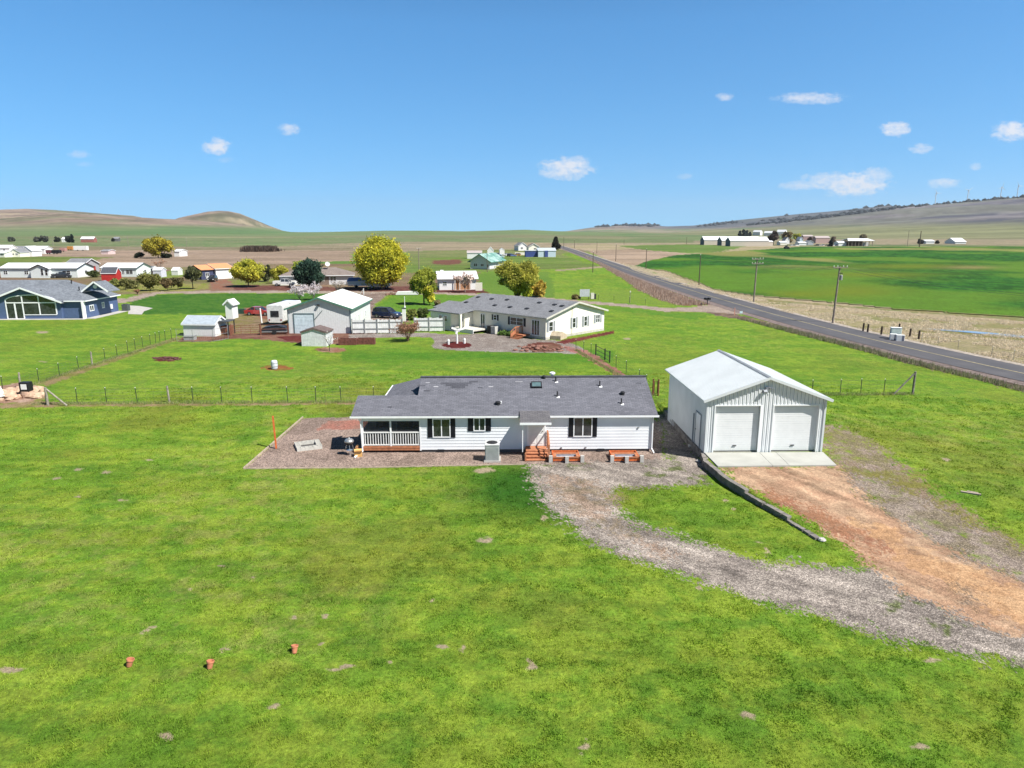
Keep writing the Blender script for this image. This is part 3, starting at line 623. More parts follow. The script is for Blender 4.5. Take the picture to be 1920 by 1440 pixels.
M_dark = mat('dark_metal', (.03, .03, .034), rough=.5, var=.2)
M_metalw = mat('white_sheet_metal', (.78, .80, .81), rough=.42, var=.09, vscale=.7, spec=.4)
M_metalr = mat('white_metal_roofing', (.60, .63, .64), rough=.38, var=.04, vscale=.8, spec=.45)
M_rib = mat('rib_seam_metal', (.78, .80, .80), rough=.42, var=.04, vscale=1.0, spec=.4)
M_rustwood = mat('weathered_fence_wood', (.30, .27, .22), rough=.9, var=.25, vscale=6)
M_greenpost = mat('green_steel_post', (.045, .06, .04), rough=.6, var=.2)
M_wire = mat('fence_wire', (.16, .16, .155), rough=.5, metal=.5)
M_terra = mat('terracotta', (.52, .20, .11), rough=.85, var=.15)

def frame_on(p1, p2):
    """origin and rotation of a wall whose base runs from p1 to p2"""
    d = p2 - p1; return Vector((p1.x, p1.y, min(p1.z, p2.z))), math.atan2(d.y, d.x), math.hypot(d.x, d.y)
def on_wall(o, rz, px, py, back=0.0):
    """local (x, z) of a photograph pixel on the vertical plane through o turned by rz"""
    d = px_dir(px, py); n = Vector((-math.sin(rz), math.cos(rz), 0)); e = Vector((math.cos(rz), math.sin(rz), 0))
    P = Vector((0, 0, CAMH)); t = ((o + n * back) - P).dot(n) / d.dot(n); q = P + d * t
    return (q - o).dot(e), q.z - o.z
def window(root, x0, x1, z0, z1, y=0.0, axis='x', split=2, shutters=None, fr=.07, sill=False, m_frame=None, grid=0, side=-1):
    """sliding window standing proud of a wall; axis 'x': in a wall facing local -y; 'y': wall facing local +-x at x=y"""
    mf = m_frame or M_trim
    def bx(mb, a0, a1, c0, c1, d0, d1):
        if axis == 'x': mb.box(a0, a1, y + side * d1 if side < 0 else y + d0, y + side * d0 if side < 0 else y + d1, c0, c1)
        else:
            lo, hi = sorted((y + side * d0, y + side * d1)); mb.box(lo, hi, a0, a1, c0, c1)
    f = MB()
    bx(f, x0, x1, z1 - fr, z1, .0, .045); bx(f, x0, x1, z0, z0 + fr, .0, .045)
    bx(f, x0, x0 + fr, z0 + fr, z1 - fr, 0, .045); bx(f, x1 - fr, x1, z0 + fr, z1 - fr, 0, .045)
    for k in range(1, split):
        c = x0 + (x1 - x0) * k / split; bx(f, c - fr * .5, c + fr * .5, z0 + fr, z1 - fr, 0, .04)
    if grid:
        for k in range(1, grid):
            c = z0 + (z1 - z0) * k / grid; bx(f, x0 + fr, x1 - fr, c - .02, c + .02, 0, .032)
    w = f.build('window', mf, root)
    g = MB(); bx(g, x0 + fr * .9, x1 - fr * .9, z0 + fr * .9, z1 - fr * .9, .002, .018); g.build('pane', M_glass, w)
    if shutters:
        for sx in (-1, 1):
            s = MB(); a0, a1 = (x0 - shutters, x0 - .01) if sx < 0 else (x1 + .01, x1 + shutters)
            bx(s, a0, a1, z0, z1, 0, .03)
            n = max(4, int((z1 - z0) / .07))
            for k in range(n):
                c = z0 + .05 + (z1 - z0 - .1) * (k + .5) / n; bx(s, a0 + .05, a1 - .05, c - .012, c + .012, .03, .042)
            s.build('shutter', M_black, root)
    return w
def lap_wall(mb, x0, x1, y, z0, z1, lap=.2, th=.02, nrm=-1, axis='x'):
    """overlapping clapboards on a wall, real wedge-shaped boards"""
    z = z0
    while z < z1 - 1e-3:
        zt = min(z + lap, z1)
        if axis == 'x': pts = [(y, z), (y + nrm * th, z), (y + nrm * .004, zt), (y, zt)]; mb.q((x0, pts[1][0], pts[1][1]), (x1, pts[1][0], pts[1][1]), (x1, pts[2][0], pts[2][1]), (x0, pts[2][0], pts[2][1])); mb.q((x0, y, z), (x0, pts[1][0], z), (x1, pts[1][0], z), (x1, y, z))
        else: mb.q((y + nrm * th, x0, z), (y + nrm * th, x1, z), (y + nrm * .004, x1, zt), (y + nrm * .004, x0, zt)); mb.q((y, x0, z), (y + nrm * th, x0, z), (y + nrm * th, x1, z), (y, x1, z))
        z = zt
def roof_slab(mb, a, b, c, d, th=.12, uo=(0, 0)):
    """slab whose top is the quad a b (eave) c d (ridge) with shingle UVs in metres; butts against its neighbours"""
    a, b, c, d = [Vector(q) for q in (a, b, c, d)]
    e = (b - a).normalized(); n = (b - a).cross(d - a).normalized()
    if n.z < 0: n = -n
    t = n.cross(e)
    uvf = lambda p: ((p - a).dot(e) + uo[0], (p - a).dot(t) + uo[1])
    mb.q(a, b, c, d, uv=[uvf(p) for p in (a, b, c, d)])
    dn = Vector((0, 0, -th)); lo = [p + dn for p in (a, b, c, d)]
    mb.q(*lo, uv=[uvf(p) for p in (a, b, c, d)])
    P4 = [a, b, c, d]
    for k in range(4): mb.q(P4[k], P4[(k + 1) % 4], lo[(k + 1) % 4], lo[k], uv=[(0, 0), (.1, 0), (.1, .1), (0, .1)])

# ------------------------------------------------------------------ the near manufactured house
p1 = G(680, 849); p2 = G(1219, 846.5)
HO, HR, HL = frame_on(p1, p2); HO.z = .02
near_house = thing('manufactured_house', 'long single-storey white lap-sided home with charcoal shingle roof, black shutters and a railed corner porch', 'house', HO, HR)
hw = lambda px, py, back=0.0: on_wall(HO, HR, px, py, back)
D_ = 8.1; Zw = 2.42; Fz = 0.0
xa = hw(787, 815)[0]                      # right side of the porch
ridge_y = D_ / 2; eave_y = -.18; eave_z = 2.47; slope = (4.07 - 2.47) / (D_ / 2 + .18)
rz_ = lambda y: eave_z + slope * (y - eave_y)
RH = rz_(ridge_y)
wb = MB()
# body walls: main block from the porch side to the right end, plus room behind the porch
PB = 2.3
wb.box(xa, HL, 0, D_, .18, Zw); wb.box(0.0, xa, PB, PB + .14, .18, Zw); wb.box(.85, xa, PB + .14, D_, .18, Zw)
# gables
for gxx in (HL - .12,):
    wb.q((gxx + .119, 0, Zw), (gxx + .119, D_, Zw), (gxx + .119, ridge_y, RH - .16)); wb.q((gxx, 0, Zw), (gxx, D_, Zw), (gxx, ridge_y, RH - .16))
lap_wall(wb, xa, HL, 0, .18, Zw, .2, .022, -1)
lap_wall(wb, 0, D_, HL, .18, Zw, .2, .022, 1, 'y')
wb.build('wall', M_siding, near_house)
MB().box(xa + .05, HL - .05, .05, D_ - .05, -.2, .18).build('foundation', mat('foundation_block', (.16, .15, .14), rough=.95), near_house)
cb = MB(); cb.box(HL - .07, HL + .035, -.035, -.0, .12, Zw); cb.box(HL + .0225, HL + .035, 0, .1, .12, Zw); cb.build('corner_trim', M_trim, near_house); cb = MB(); cb.box(xa - .01, xa + .09, -.035, -.024, .12, Zw); cb.build('corner_trim', M_trim, near_house)
xm = 790; XG = hw(xm, 706, ridge_y)[0]     # left end of the high roof
xr = hw(1234, 777, eave_y)[0]; xl = hw(658, 783, eave_y)[0]
rb = MB()
yl = 1.95                                   # ridge of the low porch roof
roof_slab(rb, (XG, eave_y, eave_z), (xr, eave_y, eave_z), (xr, ridge_y, RH), (XG, ridge_y, RH))
roof_slab(rb, (xr, D_ + .4, eave_z), (XG, D_ + .4, eave_z), (XG, ridge_y, RH), (xr, ridge_y, RH))
roof_slab(rb, (xl, eave_y, eave_z), (XG - .004, eave_y, eave_z), (XG - .004, yl, rz_(yl)), (xl + .05, yl, rz_(yl)), uo=(xl - XG, 0))
# low wing behind the porch ridge, falling to the left
zr = rz_(yl); xle = xl + 1.35
roof_slab(rb, (xle, D_ + .4, 2.52), (xle, yl + .003, 2.52), (XG - .004, yl + .003, zr - .1), (XG - .004, D_ + .4, zr - .1))
rb.q((xl + .05, yl, zr), (XG - .01, yl, zr), (XG - .01, yl, zr - .6), (xl + .05, yl, zr - .6), uv=[(0, 0), (4, 0), (4, .6), (0, .6)])
rb.q((XG - .002, ridge_y, RH), (XG - .002, eave_y + 1, rz_(eave_y + 1)), (XG - .002, eave_y + 1, 2.4), (XG - .002, D_, 2.4), (XG - .002, D_, rz_(.1)), uv=[(0, 0)] * 5)
rb.q((xl + .12, .1, 2.4), (xl + .12, yl, zr - .12), (xl + .12, yl + .8, 2.4), uv=[(0, 0)] * 3)
roof = rb.build('roof', M_roofdark, near_house)
rc = MB(); rc.box(XG - .05, xr + .01, ridge_y - .16, ridge_y + .16, RH - .03, RH + .035); rc.build('ridge_cap', mat('ridge_cap_shingle', (.075, .078, .09), rough=.9, var=.2), near_house)
# darker replaced shingles and a few pale scuffs
ptm = shingle('dark_patch_shingles', (.092, .094, .112), (.075, .077, .092)); pk = None
def roof_pt(px, py):
    d = px_dir(px, py); e = Vector((math.cos(HR), math.sin(HR), 0)); n = Vector((-math.sin(HR), math.cos(HR), 0)); P = Vector((0, 0, CAMH)) - HO
    # solve P.z + t d.z = eave_z + slope*(P.n + t d.n - eave_y)
    t = (eave_z + slope * (P.dot(n) - eave_y) - P.z) / (d.z - slope * d.dot(n)); q = P + d * t
    return q.dot(e), q.dot(n)
def roof_patch(mb, px0, px1, py0, py1, lift=.012):
    x0, y1_ = roof_pt(px0, py0); x1, _ = roof_pt(px1, py0); _, y0_ = roof_pt(px0, py1)
    mb.q((x0, y0_, rz_(y0_) + lift), (x1, y0_, rz_(y0_) + lift), (x1, y1_, rz_(y1_) + lift), (x0, y1_, rz_(y1_) + lift), uv=[(x0, y0_), (x1, y0_), (x1, y1_), (x0, y1_)])
for q in ((826, 884, 717.5, 720.5), (836, 878, 720.9, 724), (847, 872, 724.4, 728), (880, 896, 714.5, 717), (795, 806, 732, 734.5), (896, 905, 726, 728), (727, 735, 762, 764.5), (783, 798, 722, 724), (1192, 1202, 718, 720)): (lambda b: (roof_patch(b, *q), b.build('shingle_patch', ptm, near_house)))(MB())
for q in ((916, 925, 724.5, 726), (813, 822, 724.5, 726), (798, 806, 717.3, 718.3), (984, 991, 772.5, 774.5), (966, 980, 715.5, 716.5)): (lambda b: (roof_patch(b, *q), b.build('shingle_scuff', mat('pale_shingle_scuff', (.36, .36, .38), rough=.9), near_house)))(MB())
# gutters, fascia
gt = MB(); xp0 = hw(974, 790, eave_y)[0]; xp1 = hw(1031, 790, eave_y)[0]
for a, b in ((xl - .05, xp0), (xp1, xr + .05)):
    gt.box(a, b, eave_y - .11, eave_y - .003, eave_z - .13, eave_z - .10); gt.box(a, b, eave_y - .13, eave_y - .11, eave_z - .13, eave_z - .01); gt.box(a, a + .02, eave_y - .11, eave_y - .003, eave_z - .1, eave_z - .02); gt.box(b - .02, b, eave_y - .11, eave_y - .003, eave_z - .1, eave_z - .02)
gt.box(xle - .1, xle - .003, yl + .3, D_ + .4, 2.41, 2.5)
gt.build('gutter', M_trim, near_house)
sf = MB(); sf.box(XG, xr, eave_y + .003, -.03, eave_z - .16, eave_z - .125); sf.box(xl + .1, XG - .01, eave_y + .003, -.03, eave_z - .16, eave_z - .125); sf.build('soffit', M_trim, near_house)
# downspouts: right corner and the left one with its kicked-out foot
ds = MB(); ds.bar((HL + .05, eave_y - .06, eave_z - .13), (HL + .07, -.1, eave_z - .42), .07, .06); ds.bar((HL + .07, -.1, eave_z - .42), (HL + .07, -.1, .2), .07, .06); ds.bar((HL + .07, -.1, .2), (HL + .12, -.55, .06), .07, .06); ds.build('downspout', M_trim, near_house)
ds = MB(); ds.bar((-.12, eave_y - .06, eave_z - .13), (-.02, -.1, eave_z - .4), .07, .06); ds.bar((-.02, -.1, eave_z - .4), (.04, -.12, .15), .07, .06); ds.bar((.04, -.12, .15), (-.28, -1.15, .05), .08, .07); ds.build('downspout', M_trim, near_house)
# windows with shutters
def hwin(px0, px1, py0, py1, sh):
    x0, z1 = hw(px0, py0); x1, z0 = hw(px1, py1); window(near_house, x0, x1, z0, min(z1, Zw - .1), y=-.022, shutters=sh, fr=.06)
hwin(810.6, 845, 784.5, 820, .31); hwin(887.5, 910.3, 783, 808, .35); hwin(1075.5, 1110, 782, 818.5, .30)
# foundation vents, small wall fixtures
for px, py in ((827, 850.5), (1126, 847.5)):
    x, z = hw(px, py); v = MB(); v.box(x - .2, x + .2, -.05, .05, .02, .2); v.box(x - .22, x + .22, -.07, -.05, .17, .2); v.build('foundation_vent', M_dark, near_house)
for px, py in ((1052.5, 839), (1098, 838.5), (1197, 801)):
    x, z = hw(px, py); v = MB(); v.cbox(x, -.05, z - .04, .1, .06, .08); v.build('wall_outlet', M_steel, near_house)
# porch
px_l = 0.0
pb = MB(); pb.box(0, xa - .003, .02, PB - .003, .22, .40); pb.build('porch_deck', M_wood, near_house)
pj = MB(); pj.box(.0, xa - .003, -.03, .02, .14, .27); pj.box(0, xa - .003, -.045, .02, .275, .42); pj.box(-.03, 0, -.03, PB, .14, .42); pj.build('rim_joist', M_wood, near_house)
hb = MB(); hb.box(0, xa - .015, -.02, .08, 2.08, Zw); hb.box(0, .1, .08, PB, 2.08, Zw); hb.build('porch_header', M_siding, near_house)
for x, y in ((.06, .03), (xa * .5, .03), (.06, PB - .1)): MB().cbox(x, y, .42, .10, .10, 1.66).build('porch_post', M_trim, near_house)
def rail(a, b, z0, z1, name='railing', m=None, n=None):
    r_ = MB(); a = Vector(a); b = Vector(b); L = (b - a).length
    r_.bar(a + Vector((0, 0, z1)), b + Vector((0, 0, z1)), .09, .07); r_.bar(a + Vector((0, 0, z0)), b + Vector((0, 0, z0)), .06, .07)
    n = n or int(L / .155)
    for k in range(n):
        p = a.lerp(b, (k + .5) / n); r_.bar(p + Vector((0, 0, z0)), p + Vector((0, 0, z1)), .05, .04)
    return r_.build(name, m or M_white, near_house)
rail((.12, .03, 0), (xa * .5 - .06, .03, 0), .50, 1.32); rail((xa * .5 + .06, .03, 0), (xa - .03, .03, 0), .50, 1.32)
rail((.05, .14, 0), (.05, PB - .2, 0), .50, 1.32)
M_screen = mat('insect_screen', (.03, .035, .04), rough=.7, alpha=.55)
sc_ = MB(); sc_.box(.12, xa * .5 - .055, .05, .054, .42, 2.08); sc_.box(xa * .5 + .055, xa - .02, .05, .054, .42, 2.08); sc_.build('porch_screen', M_screen, near_house)
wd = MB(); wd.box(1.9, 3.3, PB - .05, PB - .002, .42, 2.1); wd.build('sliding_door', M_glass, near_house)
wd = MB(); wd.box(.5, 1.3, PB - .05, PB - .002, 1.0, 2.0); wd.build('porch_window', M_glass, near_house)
# skylight, vents, flues
x, y = roof_pt(1006, 723); sk = MB(); a = math.atan(slope)
M4 = Matrix.Translation((x, y, rz_(y))) @ Matrix.Rotation(a, 4, 'X')
sk.box(-.36, .36, -.33, -.27, -.02, .13, M4); sk.box(-.36, .36, .27, .33, -.02, .13, M4); sk.box(-.36, -.30, -.27, .27, -.02, .13, M4); sk.box(.30, .36, -.27, .27, -.02, .13, M4)
so = sk.build('skylight', M_dark, near_house); MB().box(-.3, .3, -.27, .27, .05, .10, M4).build('pane', mat('skylight_glass', (.10, .16, .17), rough=.1, spec=.8), so)
for px, py in ((1042, 715), (1124.5, 723.5), (1045, 743), (1165, 756.5)):     # pipe boots
    x, y = roof_pt(px, py); v = MB(); v.lathe(x, y, [(.10, -.03), (.07, .06), (.045, .10), (.045, .34), (.035, .34)], 12, rz_(y)); v.build('vent_pipe', M_dark, near_house)
    f = MB(); M5 = Matrix.Translation((x + .05, y - .1, rz_(y - .1))) @ Matrix.Rotation(a, 4, 'X'); f.box(-.10, .10, -.10, .10, .004, .016, M5); f.build('flashing', M_trim, near_house)
for px, py, w in ((1020, 709.5, .22), (1167.5, 739.5, .26), (934, 758, .3)):
    x, y = roof_pt(px, py); v = MB(); v.lathe(x, y, [(w * .5, -.05), (w * .5, .10), (w * .62, .11), (w * .62, .17), (w * .3, .22)], 14, rz_(y)); v.build('roof_vent', M_dark, near_house)
x, y = hw(1036, 703, ridge_y)[0], ridge_y + .25; v = MB(); v.lathe(x, y, [(.1, -.3), (.1, .12), (.2, .13), (.2, .22), (.12, .26)], 14, rz_(ridge_y)); v.build('flue_cap', M_trim, near_house)
x, y = roof_pt(938, 757); v = MB(); v.cbox(x + .02, y + .1, rz_(y) - .02, .16, .16, .16); v.build('vent_hood', M_trim, near_house)
# portico over the front door
xd0 = hw(991, 820)[0]; xd1 = hw(1020, 820)[0]
po = MB(); pxl, pxr = xp0 + .01, xp1 - .01
PZ0, PZ1 = 2.56, 2.36; PY = -1.42
roof_slab(po, (pxl, PY, PZ1 - .02), (pxr, PY, PZ1 - .02), (pxr, .2, rz_(.2) + .05), (pxl, .2, rz_(.2) + .05), .09)
po.build('portico_roof', shingle('weathered_shingles', (.15, .145, .15), (.11, .105, .115)), near_house)
pf = MB(); pf.box(pxl - .02, pxr + .02, PY - .06, PY - .003, PZ1 - .16, PZ1 - .03); pf.box(pxl + .02, pxr - .02, PY, -.03, PZ1 - .19, PZ1 - .115); pf.build('portico_fascia', M_trim, near_house)
pp = MB(); pp.cbox(pxl + .16, PY + .12, .42, .05, .05, PZ1 - .6); pp.build('portico_post', M_trim, near_house)
d = MB(); dz0 = .42; dz1 = 2.15; d.box(xd0, xd1, -.06, -.024, dz0, dz1)
for zz in ((dz0 + .15, dz0 + .75), (dz0 + .85, dz0 + 1.1)):
    for xx in ((xd0 + .12, (xd0 + xd1) / 2 - .05), ((xd0 + xd1) / 2 + .05, xd1 - .12)): d.box(xx[0], xx[1], -.075, -.06, zz[0], zz[1])
do = d.build('door', M_white, near_house); MB().lathe(xd1 - .1, -.09, [(.01, 0), (.03, .01), (.03, .05), (.01, .06)], 10, dz0 + .95).build('handle', M_dark, do)
dl = MB(); cxx = (xd0 + xd1) / 2; dl.q(*[(cxx + .22 * math.cos(t * math.pi / 10), -.078, dz0 + 1.38 + .22 * math.sin(t * math.pi / 10)) for t in range(0, 11)]); dl.build('fanlight', M_glass, do)
df = MB(); df.box(xd0 - .1, xd0 - .003, -.07, -.024, dz0, dz1 + .1); df.box(xd1 + .003, xd1 + .1, -.07, -.024, dz0, dz1 + .1); df.box(xd0, xd1, -.07, -.024, dz1 + .003, dz1 + .1); df.build('door_frame', M_trim, near_house)
sx0 = hw(985, 845, -1)[0]; sx1 = hw(1027, 845, -1)[0]
st = MB(); st.box(sx0 + .05, sx1 - .05, -.98, -.03, .34, .40); tr = [(.27, -1.27, -.98), (.14, -1.55, -1.27), (.02, -1.84, -1.55)]
st.box(sx0 + .1, sx1 - .1, -.96, -.05, 0, .34)
for z, ya, yb in tr: st.box(sx0 + .05, sx1 - .05, ya, yb - .003, z, z + .05); st.box(sx0 + .06, sx1 - .06, ya + .03, ya + .05, z - .10, z); 
for xx in (sx0, sx1 - .05): st.box(xx, xx + .048, -1.85, -.03, -.02, .30)
st.build('front_steps', M_wood, near_house)
hr_ = MB()
for yy_, z0_, h_ in ((-1.80, 0, 1.05), (-.95, .3, 1.12), (-.12, .3, 1.15)): hr_.cbox(sx1 + .03, yy_, z0_, .09, .09, h_)
hr_.bar((sx1 + .03, -1.85, 1.02), (sx1 + .03, -.95, 1.42), .09, .05); hr_.bar((sx1 + .03, -.95, 1.44), (sx1 + .03, -.08, 1.44), .09, .05)
hr_.bar((sx1 + .03, -1.8, .5), (sx1 + .03, -.95, .85), .04, .08); hr_.build('stair_railing', M_wood, near_house); MB().cbox(sx0 - .02, -1.82, 0, .08, .08, .5).build('newel_post', M_wood, near_house)

# ------------------------------------------------------------------ loose things round the near house
p = G(923, 862.5)
ac = thing('air_conditioner', 'tall square grey outdoor air conditioner with round top fan grille by the long white house', 'air conditioner', p, HR)
a = MB(); w = .42; a.box(-w, w, -w, w, .10, 1.05)
for k in range(15):
    t = -w + .04 + (2 * w - .08) * k / 14
    a.box(t - .012, t + .012, -w - .018, -w, .14, .98); a.box(-w - .018, -w, t - .012, t + .012, .14, .98); a.box(w, w + .018, t - .012, t + .012, .14, .98)
a.build('casing', mat('ac_grey', (.42, .44, .43), rough=.5, var=.08), ac, bevel=.02)
a = MB(); a.box(-w - .03, w + .03, -w - .03, w + .03, 1.05, 1.13); a.build('lid', mat('ac_lid', (.62, .63, .62), rough=.45), ac, bevel=.03)
a = MB(); a.lathe(0, 0, [(.34, 0), (.34, .02), (.30, .03), (.05, .03)], 24, 1.13); a.build('fan_grille', M_dark, ac)
a = MB(); a.box(-w - .08, w + .1, -w - .1, w + .08, -.05, .10); a.build('pad', M_conc, ac)

def raised_bed(px0, px1, label):
    pa = G(px0, 866.5); pb_ = G(px1, 866.5); o, rz, L = frame_on(pa, pb_); t = thing('raised_garden_bed', label, 'garden bed', o, HR, 'raised garden beds in front of the house')
    Dp = 1.35; Hh = .30; T = .05
    b = MB(); b.box(0, L, 0, T, .06, Hh); b.box(0, L, Dp, Dp + T, .06, Hh); b.box(0, T, T, Dp, .06, Hh); b.box(L - T, L, T, Dp, .06, Hh); b.build('frame_board', M_orange, t)
    b = MB(); b.box(T, L - T, Dp * .58, Dp * .58 + .18, Hh - .06, Hh - .01); b.box(-.02, L + .02, -.03, -.003, Hh - .04, Hh + .06); b.box(T, .22, T, Dp * .58, Hh - .05, Hh - .012); b.box(L - .22, L - T, T, Dp * .58, Hh - .05, Hh - .012); b.build('top_board', M_wood, t)
    MB().box(T, L - T, T, Dp, .02, .14).build('liner', mat('bed_liner', (.42, .46, .55), rough=.6, var=.2), t)
    for k in range(3):
        x = (-.02, L * .5, L + .1)[k] if label.startswith('right') or 'corner' in label else (-.15, L * .5, L + .12)[k]
        b = MB(); b.cbox(x, -.16 if k == 1 else -.02, 0, .22, .20, .42); b.build('corner_block', M_block, t)
    return t
raised_bed(1037, 1088, 'orange-stained timber bed frame propped on concrete blocks beside the front steps')
raised_bed(1148, 1200, 'orange-stained timber bed frame propped on concrete blocks at the right corner of the house')
# fire pit: rectangle of hollow blocks
p = G(578, 838); fp = thing('fire_pit', 'low rectangular fire pit of white hollow concrete blocks on the patio', 'fire pit', p, R(24))
M_wblock = mat('pale_block', (.50, .485, .44), rough=.95, var=.1, vscale=4)
def hollow(mb, cx, cy, L, Wd, H, ax):
    t = .028; lx, ly = (L, Wd) if ax == 0 else (Wd, L)
    mb.box(cx - lx / 2, cx + lx / 2, cy - ly / 2, cy - ly / 2 + t, 0, H); mb.box(cx - lx / 2, cx + lx / 2, cy + ly / 2 - t, cy + ly / 2, 0, H)
    mb.box(cx - lx / 2, cx - lx / 2 + t, cy - ly / 2 + t, cy + ly / 2 - t, 0, H); mb.box(cx + lx / 2 - t, cx + lx / 2, cy - ly / 2 + t, cy + ly / 2 - t, 0, H)
    if ax == 0: mb.box(cx - t / 2, cx + t / 2, cy - ly / 2 + t, cy + ly / 2 - t, 0, H)
    else: mb.box(cx - lx / 2 + t, cx + lx / 2 - t, cy - t / 2, cy + t / 2, 0, H)
for cx, cy, ax in ((-.53, -.62, 0), (.0, -.62, 0), (.53, -.62, 0), (-.53, .62, 0), (.0, .62, 0), (.53, .62, 0), (-.64, -.22, 1), (-.64, .24, 1), (.64, -.22, 1), (.64, .24, 1)):
    b = MB(); hollow(b, cx, cy, .52 if ax == 0 else .44, .30, .22 + random.uniform(-.01, .02), ax); b.build('concrete_block', M_wblock, fp)
MB().cbox(0, 0, 0, .95, .9, .05).build('ash_bed', mat('ash', (.10, .095, .09)), fp)
# kettle barbecue
p = G(656, 853); bq = thing('barbecue', 'round silver-lidded kettle barbecue on tripod legs beside the porch railing', 'barbecue', p, .3)
MB().lathe(0, 0, [(.05, .62), (.20, .68), (.28, .80), (.29, .86)], 20).build('bowl', M_dark, bq, smooth=True)
b = MB(); b.lathe(0, 0, [(.30, .865), (.28, .96), (.2, 1.05), (.05, 1.09)], 20); b.cbox(0, 0, 1.09, .12, .03, .05); b.build('lid', M_steel, bq, smooth=True)
for k in range(3):
    t = k * 2.094 + .5; MB().tube((.2 * math.cos(t), .2 * math.sin(t), .70), (.36 * math.cos(t), .36 * math.sin(t), 0), .014).build('leg', M_steel, bq)
MB().lathe(0, 0, [(.14, .30), (.20, .33)], 16).build('ash_pan', M_steel, bq)
p = G(672, 855.5); cb = thing('cardboard_box', 'open tan cardboard box on the gravel beside the barbecue', 'box', p, .25)
b = MB(); M_card = mat('cardboard', (.62, .36, .13), rough=.9); b.box(-.24, .24, -.17, -.16, 0, .34); b.box(-.24, .24, .16, .17, 0, .34); b.box(-.24, -.23, -.16, .16, 0, .34); b.box(.23, .24, -.16, .16, 0, .34); b.box(-.23, .23, -.16, .16, 0, .02); b.build('carton', M_card, cb)
b = MB(); b.q((-.24, -.17, .34), (.24, -.17, .34), (.24, -.30, .42), (-.24, -.30, .42)); b.q((-.24, .17, .34), (.24, .17, .34), (.24, .30, .40), (-.24, .30, .40)); b.build('flap', M_card, cb)
p = G(671, 848); lg = thing('log_pile', 'short stack of split firewood logs tucked against the porch corner', 'firewood', p, 0)
for k, (x, z) in enumerate(((-.12, .08), (.06, .08), (-.03, .23), (-.03, .38))): MB().tube((x, -.2, z), (x, .22, z), .08, n=9).build('log', mat('split_log', (.50, .26, .12), var=.3, vscale=8), lg)
p = G(518, 841); tag(MB().box(-.055, .055, -.055, .055, -.2, 2.2).build('post', M_orange, bevel=.006), 'tall orange-stained square post at the left edge of the patio', 'post'); bpy.data.objects['post'].location = p; bpy.data.objects['post'].rotation_euler = (0, R(-1.5), .3)
# patio edging
eg = MB(); pts = [G(457, 879.5), G(568, 783), ]
eg.bar(pts[0] + Vector((0, 0, .04)), pts[1] + Vector((0, 0, .04)), .07, .12)
e2 = [G(x, y) for x, y in ((457, 879.5), (690, 877.5), (982, 871.5))]
for a_, b_ in zip(e2, e2[1:]): eg.bar(a_ + Vector((0, 0, .02)), b_ + Vector((0, 0, .02)), .06, .08)
tag(eg.build('garden_edging', mat('edging_wood', (.42, .34, .26), var=.2)), 'thin weathered timber edging along the left and front of the patio gravel', 'edging')
# terracotta pots in the foreground grass
pot_labels = ['leftmost of the three small terracotta pots lying in the foreground lawn', 'middle one of the three small terracotta pots in the foreground lawn', 'small terracotta pot standing farthest right and slightly higher in the foreground lawn']
for k, (px, py) in enumerate(((242, 1250), (393, 1254), (552, 1225))):
    p = G(px, py); pr = [(.075, 0), (.10, .19), (.115, .19), (.115, .24), (.095, .24), (.07, .05)]
    o = MB().lathe(0, 0, pr, 18).build('terracotta_pot', M_terra); o.location = p + Vector((0, 0, .02)); o.rotation_euler = (R(8 * (k - 1)), R(14), k); o.scale = (1.05,) * 3
    tag(o, pot_labels[k], 'flower pot', 'terracotta pots in the lawn')

# ------------------------------------------------------------------ the two-door metal garage
GZ = .45
def Gz(px, py, z): x, y = flat_pt(px, py, z); return Vector((x, y, z))
g1 = Gz(1321, 849, GZ); g2 = Gz(1540, 848, GZ)
GO, GR, GL = frame_on(g1, g2); GR = R(1.45)
gw = lambda px, py, back=0.0: on_wall(GO, GR, px, py, back)
garage = thing('metal_garage', 'white ribbed metal garage with gable roof and two closed overhead doors', 'garage', GO, GR)
GD = 9.15; GE = gw(1326, 749)[1]; gs = .36
ay = GL / 2; GA = GE + gs * ay
d1 = [gw(1342, 762), gw(1419, 846)]; d2 = [gw(1452, 760), gw(1528, 845)]
dt = (d1[0][1] + d2[0][1]) / 2; dz0 = .03
wl = MB(); X0, X1, X2, X3 = d1[0][0], d1[1][0], d2[0][0], d2[1][0]
T = .14
for a_, b_ in ((0, X0), (X1, X2), (X3, GL)): wl.box(a_, b_, 0, T, -.5, GE)
for a_, b_ in ((X0, X1), (X2, X3)): wl.box(a_, b_, 0, T, dt, GE)
wl.box(0, T, T, GD, -.5, GE); wl.box(GL - T, GL, T, GD, -.5, GE); wl.box(T, GL - T, GD - T, GD, -.5, GE)
for y0, y1_ in ((0, T), (GD - T, GD)): wl.prism([(0, GE + .0005), (GL, GE + .0005), (ay, GA)], y0, y1_)
wl.build('wall', M_metalw, garage)
MB().box(T + .01, GL - T - .01, T, GD - T, -.4, .02).build('floor_slab', M_conc, garage)
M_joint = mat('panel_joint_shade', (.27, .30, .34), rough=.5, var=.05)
rbm = MB(); sm = MB(); x = .06
while x < GL - .03:
    top = GE + gs * min(x, GL - x) - .02
    hid = None
    if X0 - .06 < x < X1 + .06 or X2 - .06 < x < X3 + .06: hid = dt + .08
    rbm.box(x, x + .05, -.035, -.0015, -.45 if hid is None else hid, top)
    sm.box(x + .052, x + .092, -.012, -.0015, -.45 if hid is None else hid, top)  # dark strip beside each rib: joint shade put in as colour
    x += .232
y = .2
while y < GD - .1:
    rbm.box(-.03, -.0015, y, y + .05, -.45, GE - .05); y += .232
rbm.build('wall_rib', M_rib, garage); sm.build('wall_seam_shade', M_joint, garage)
tr_ = MB()
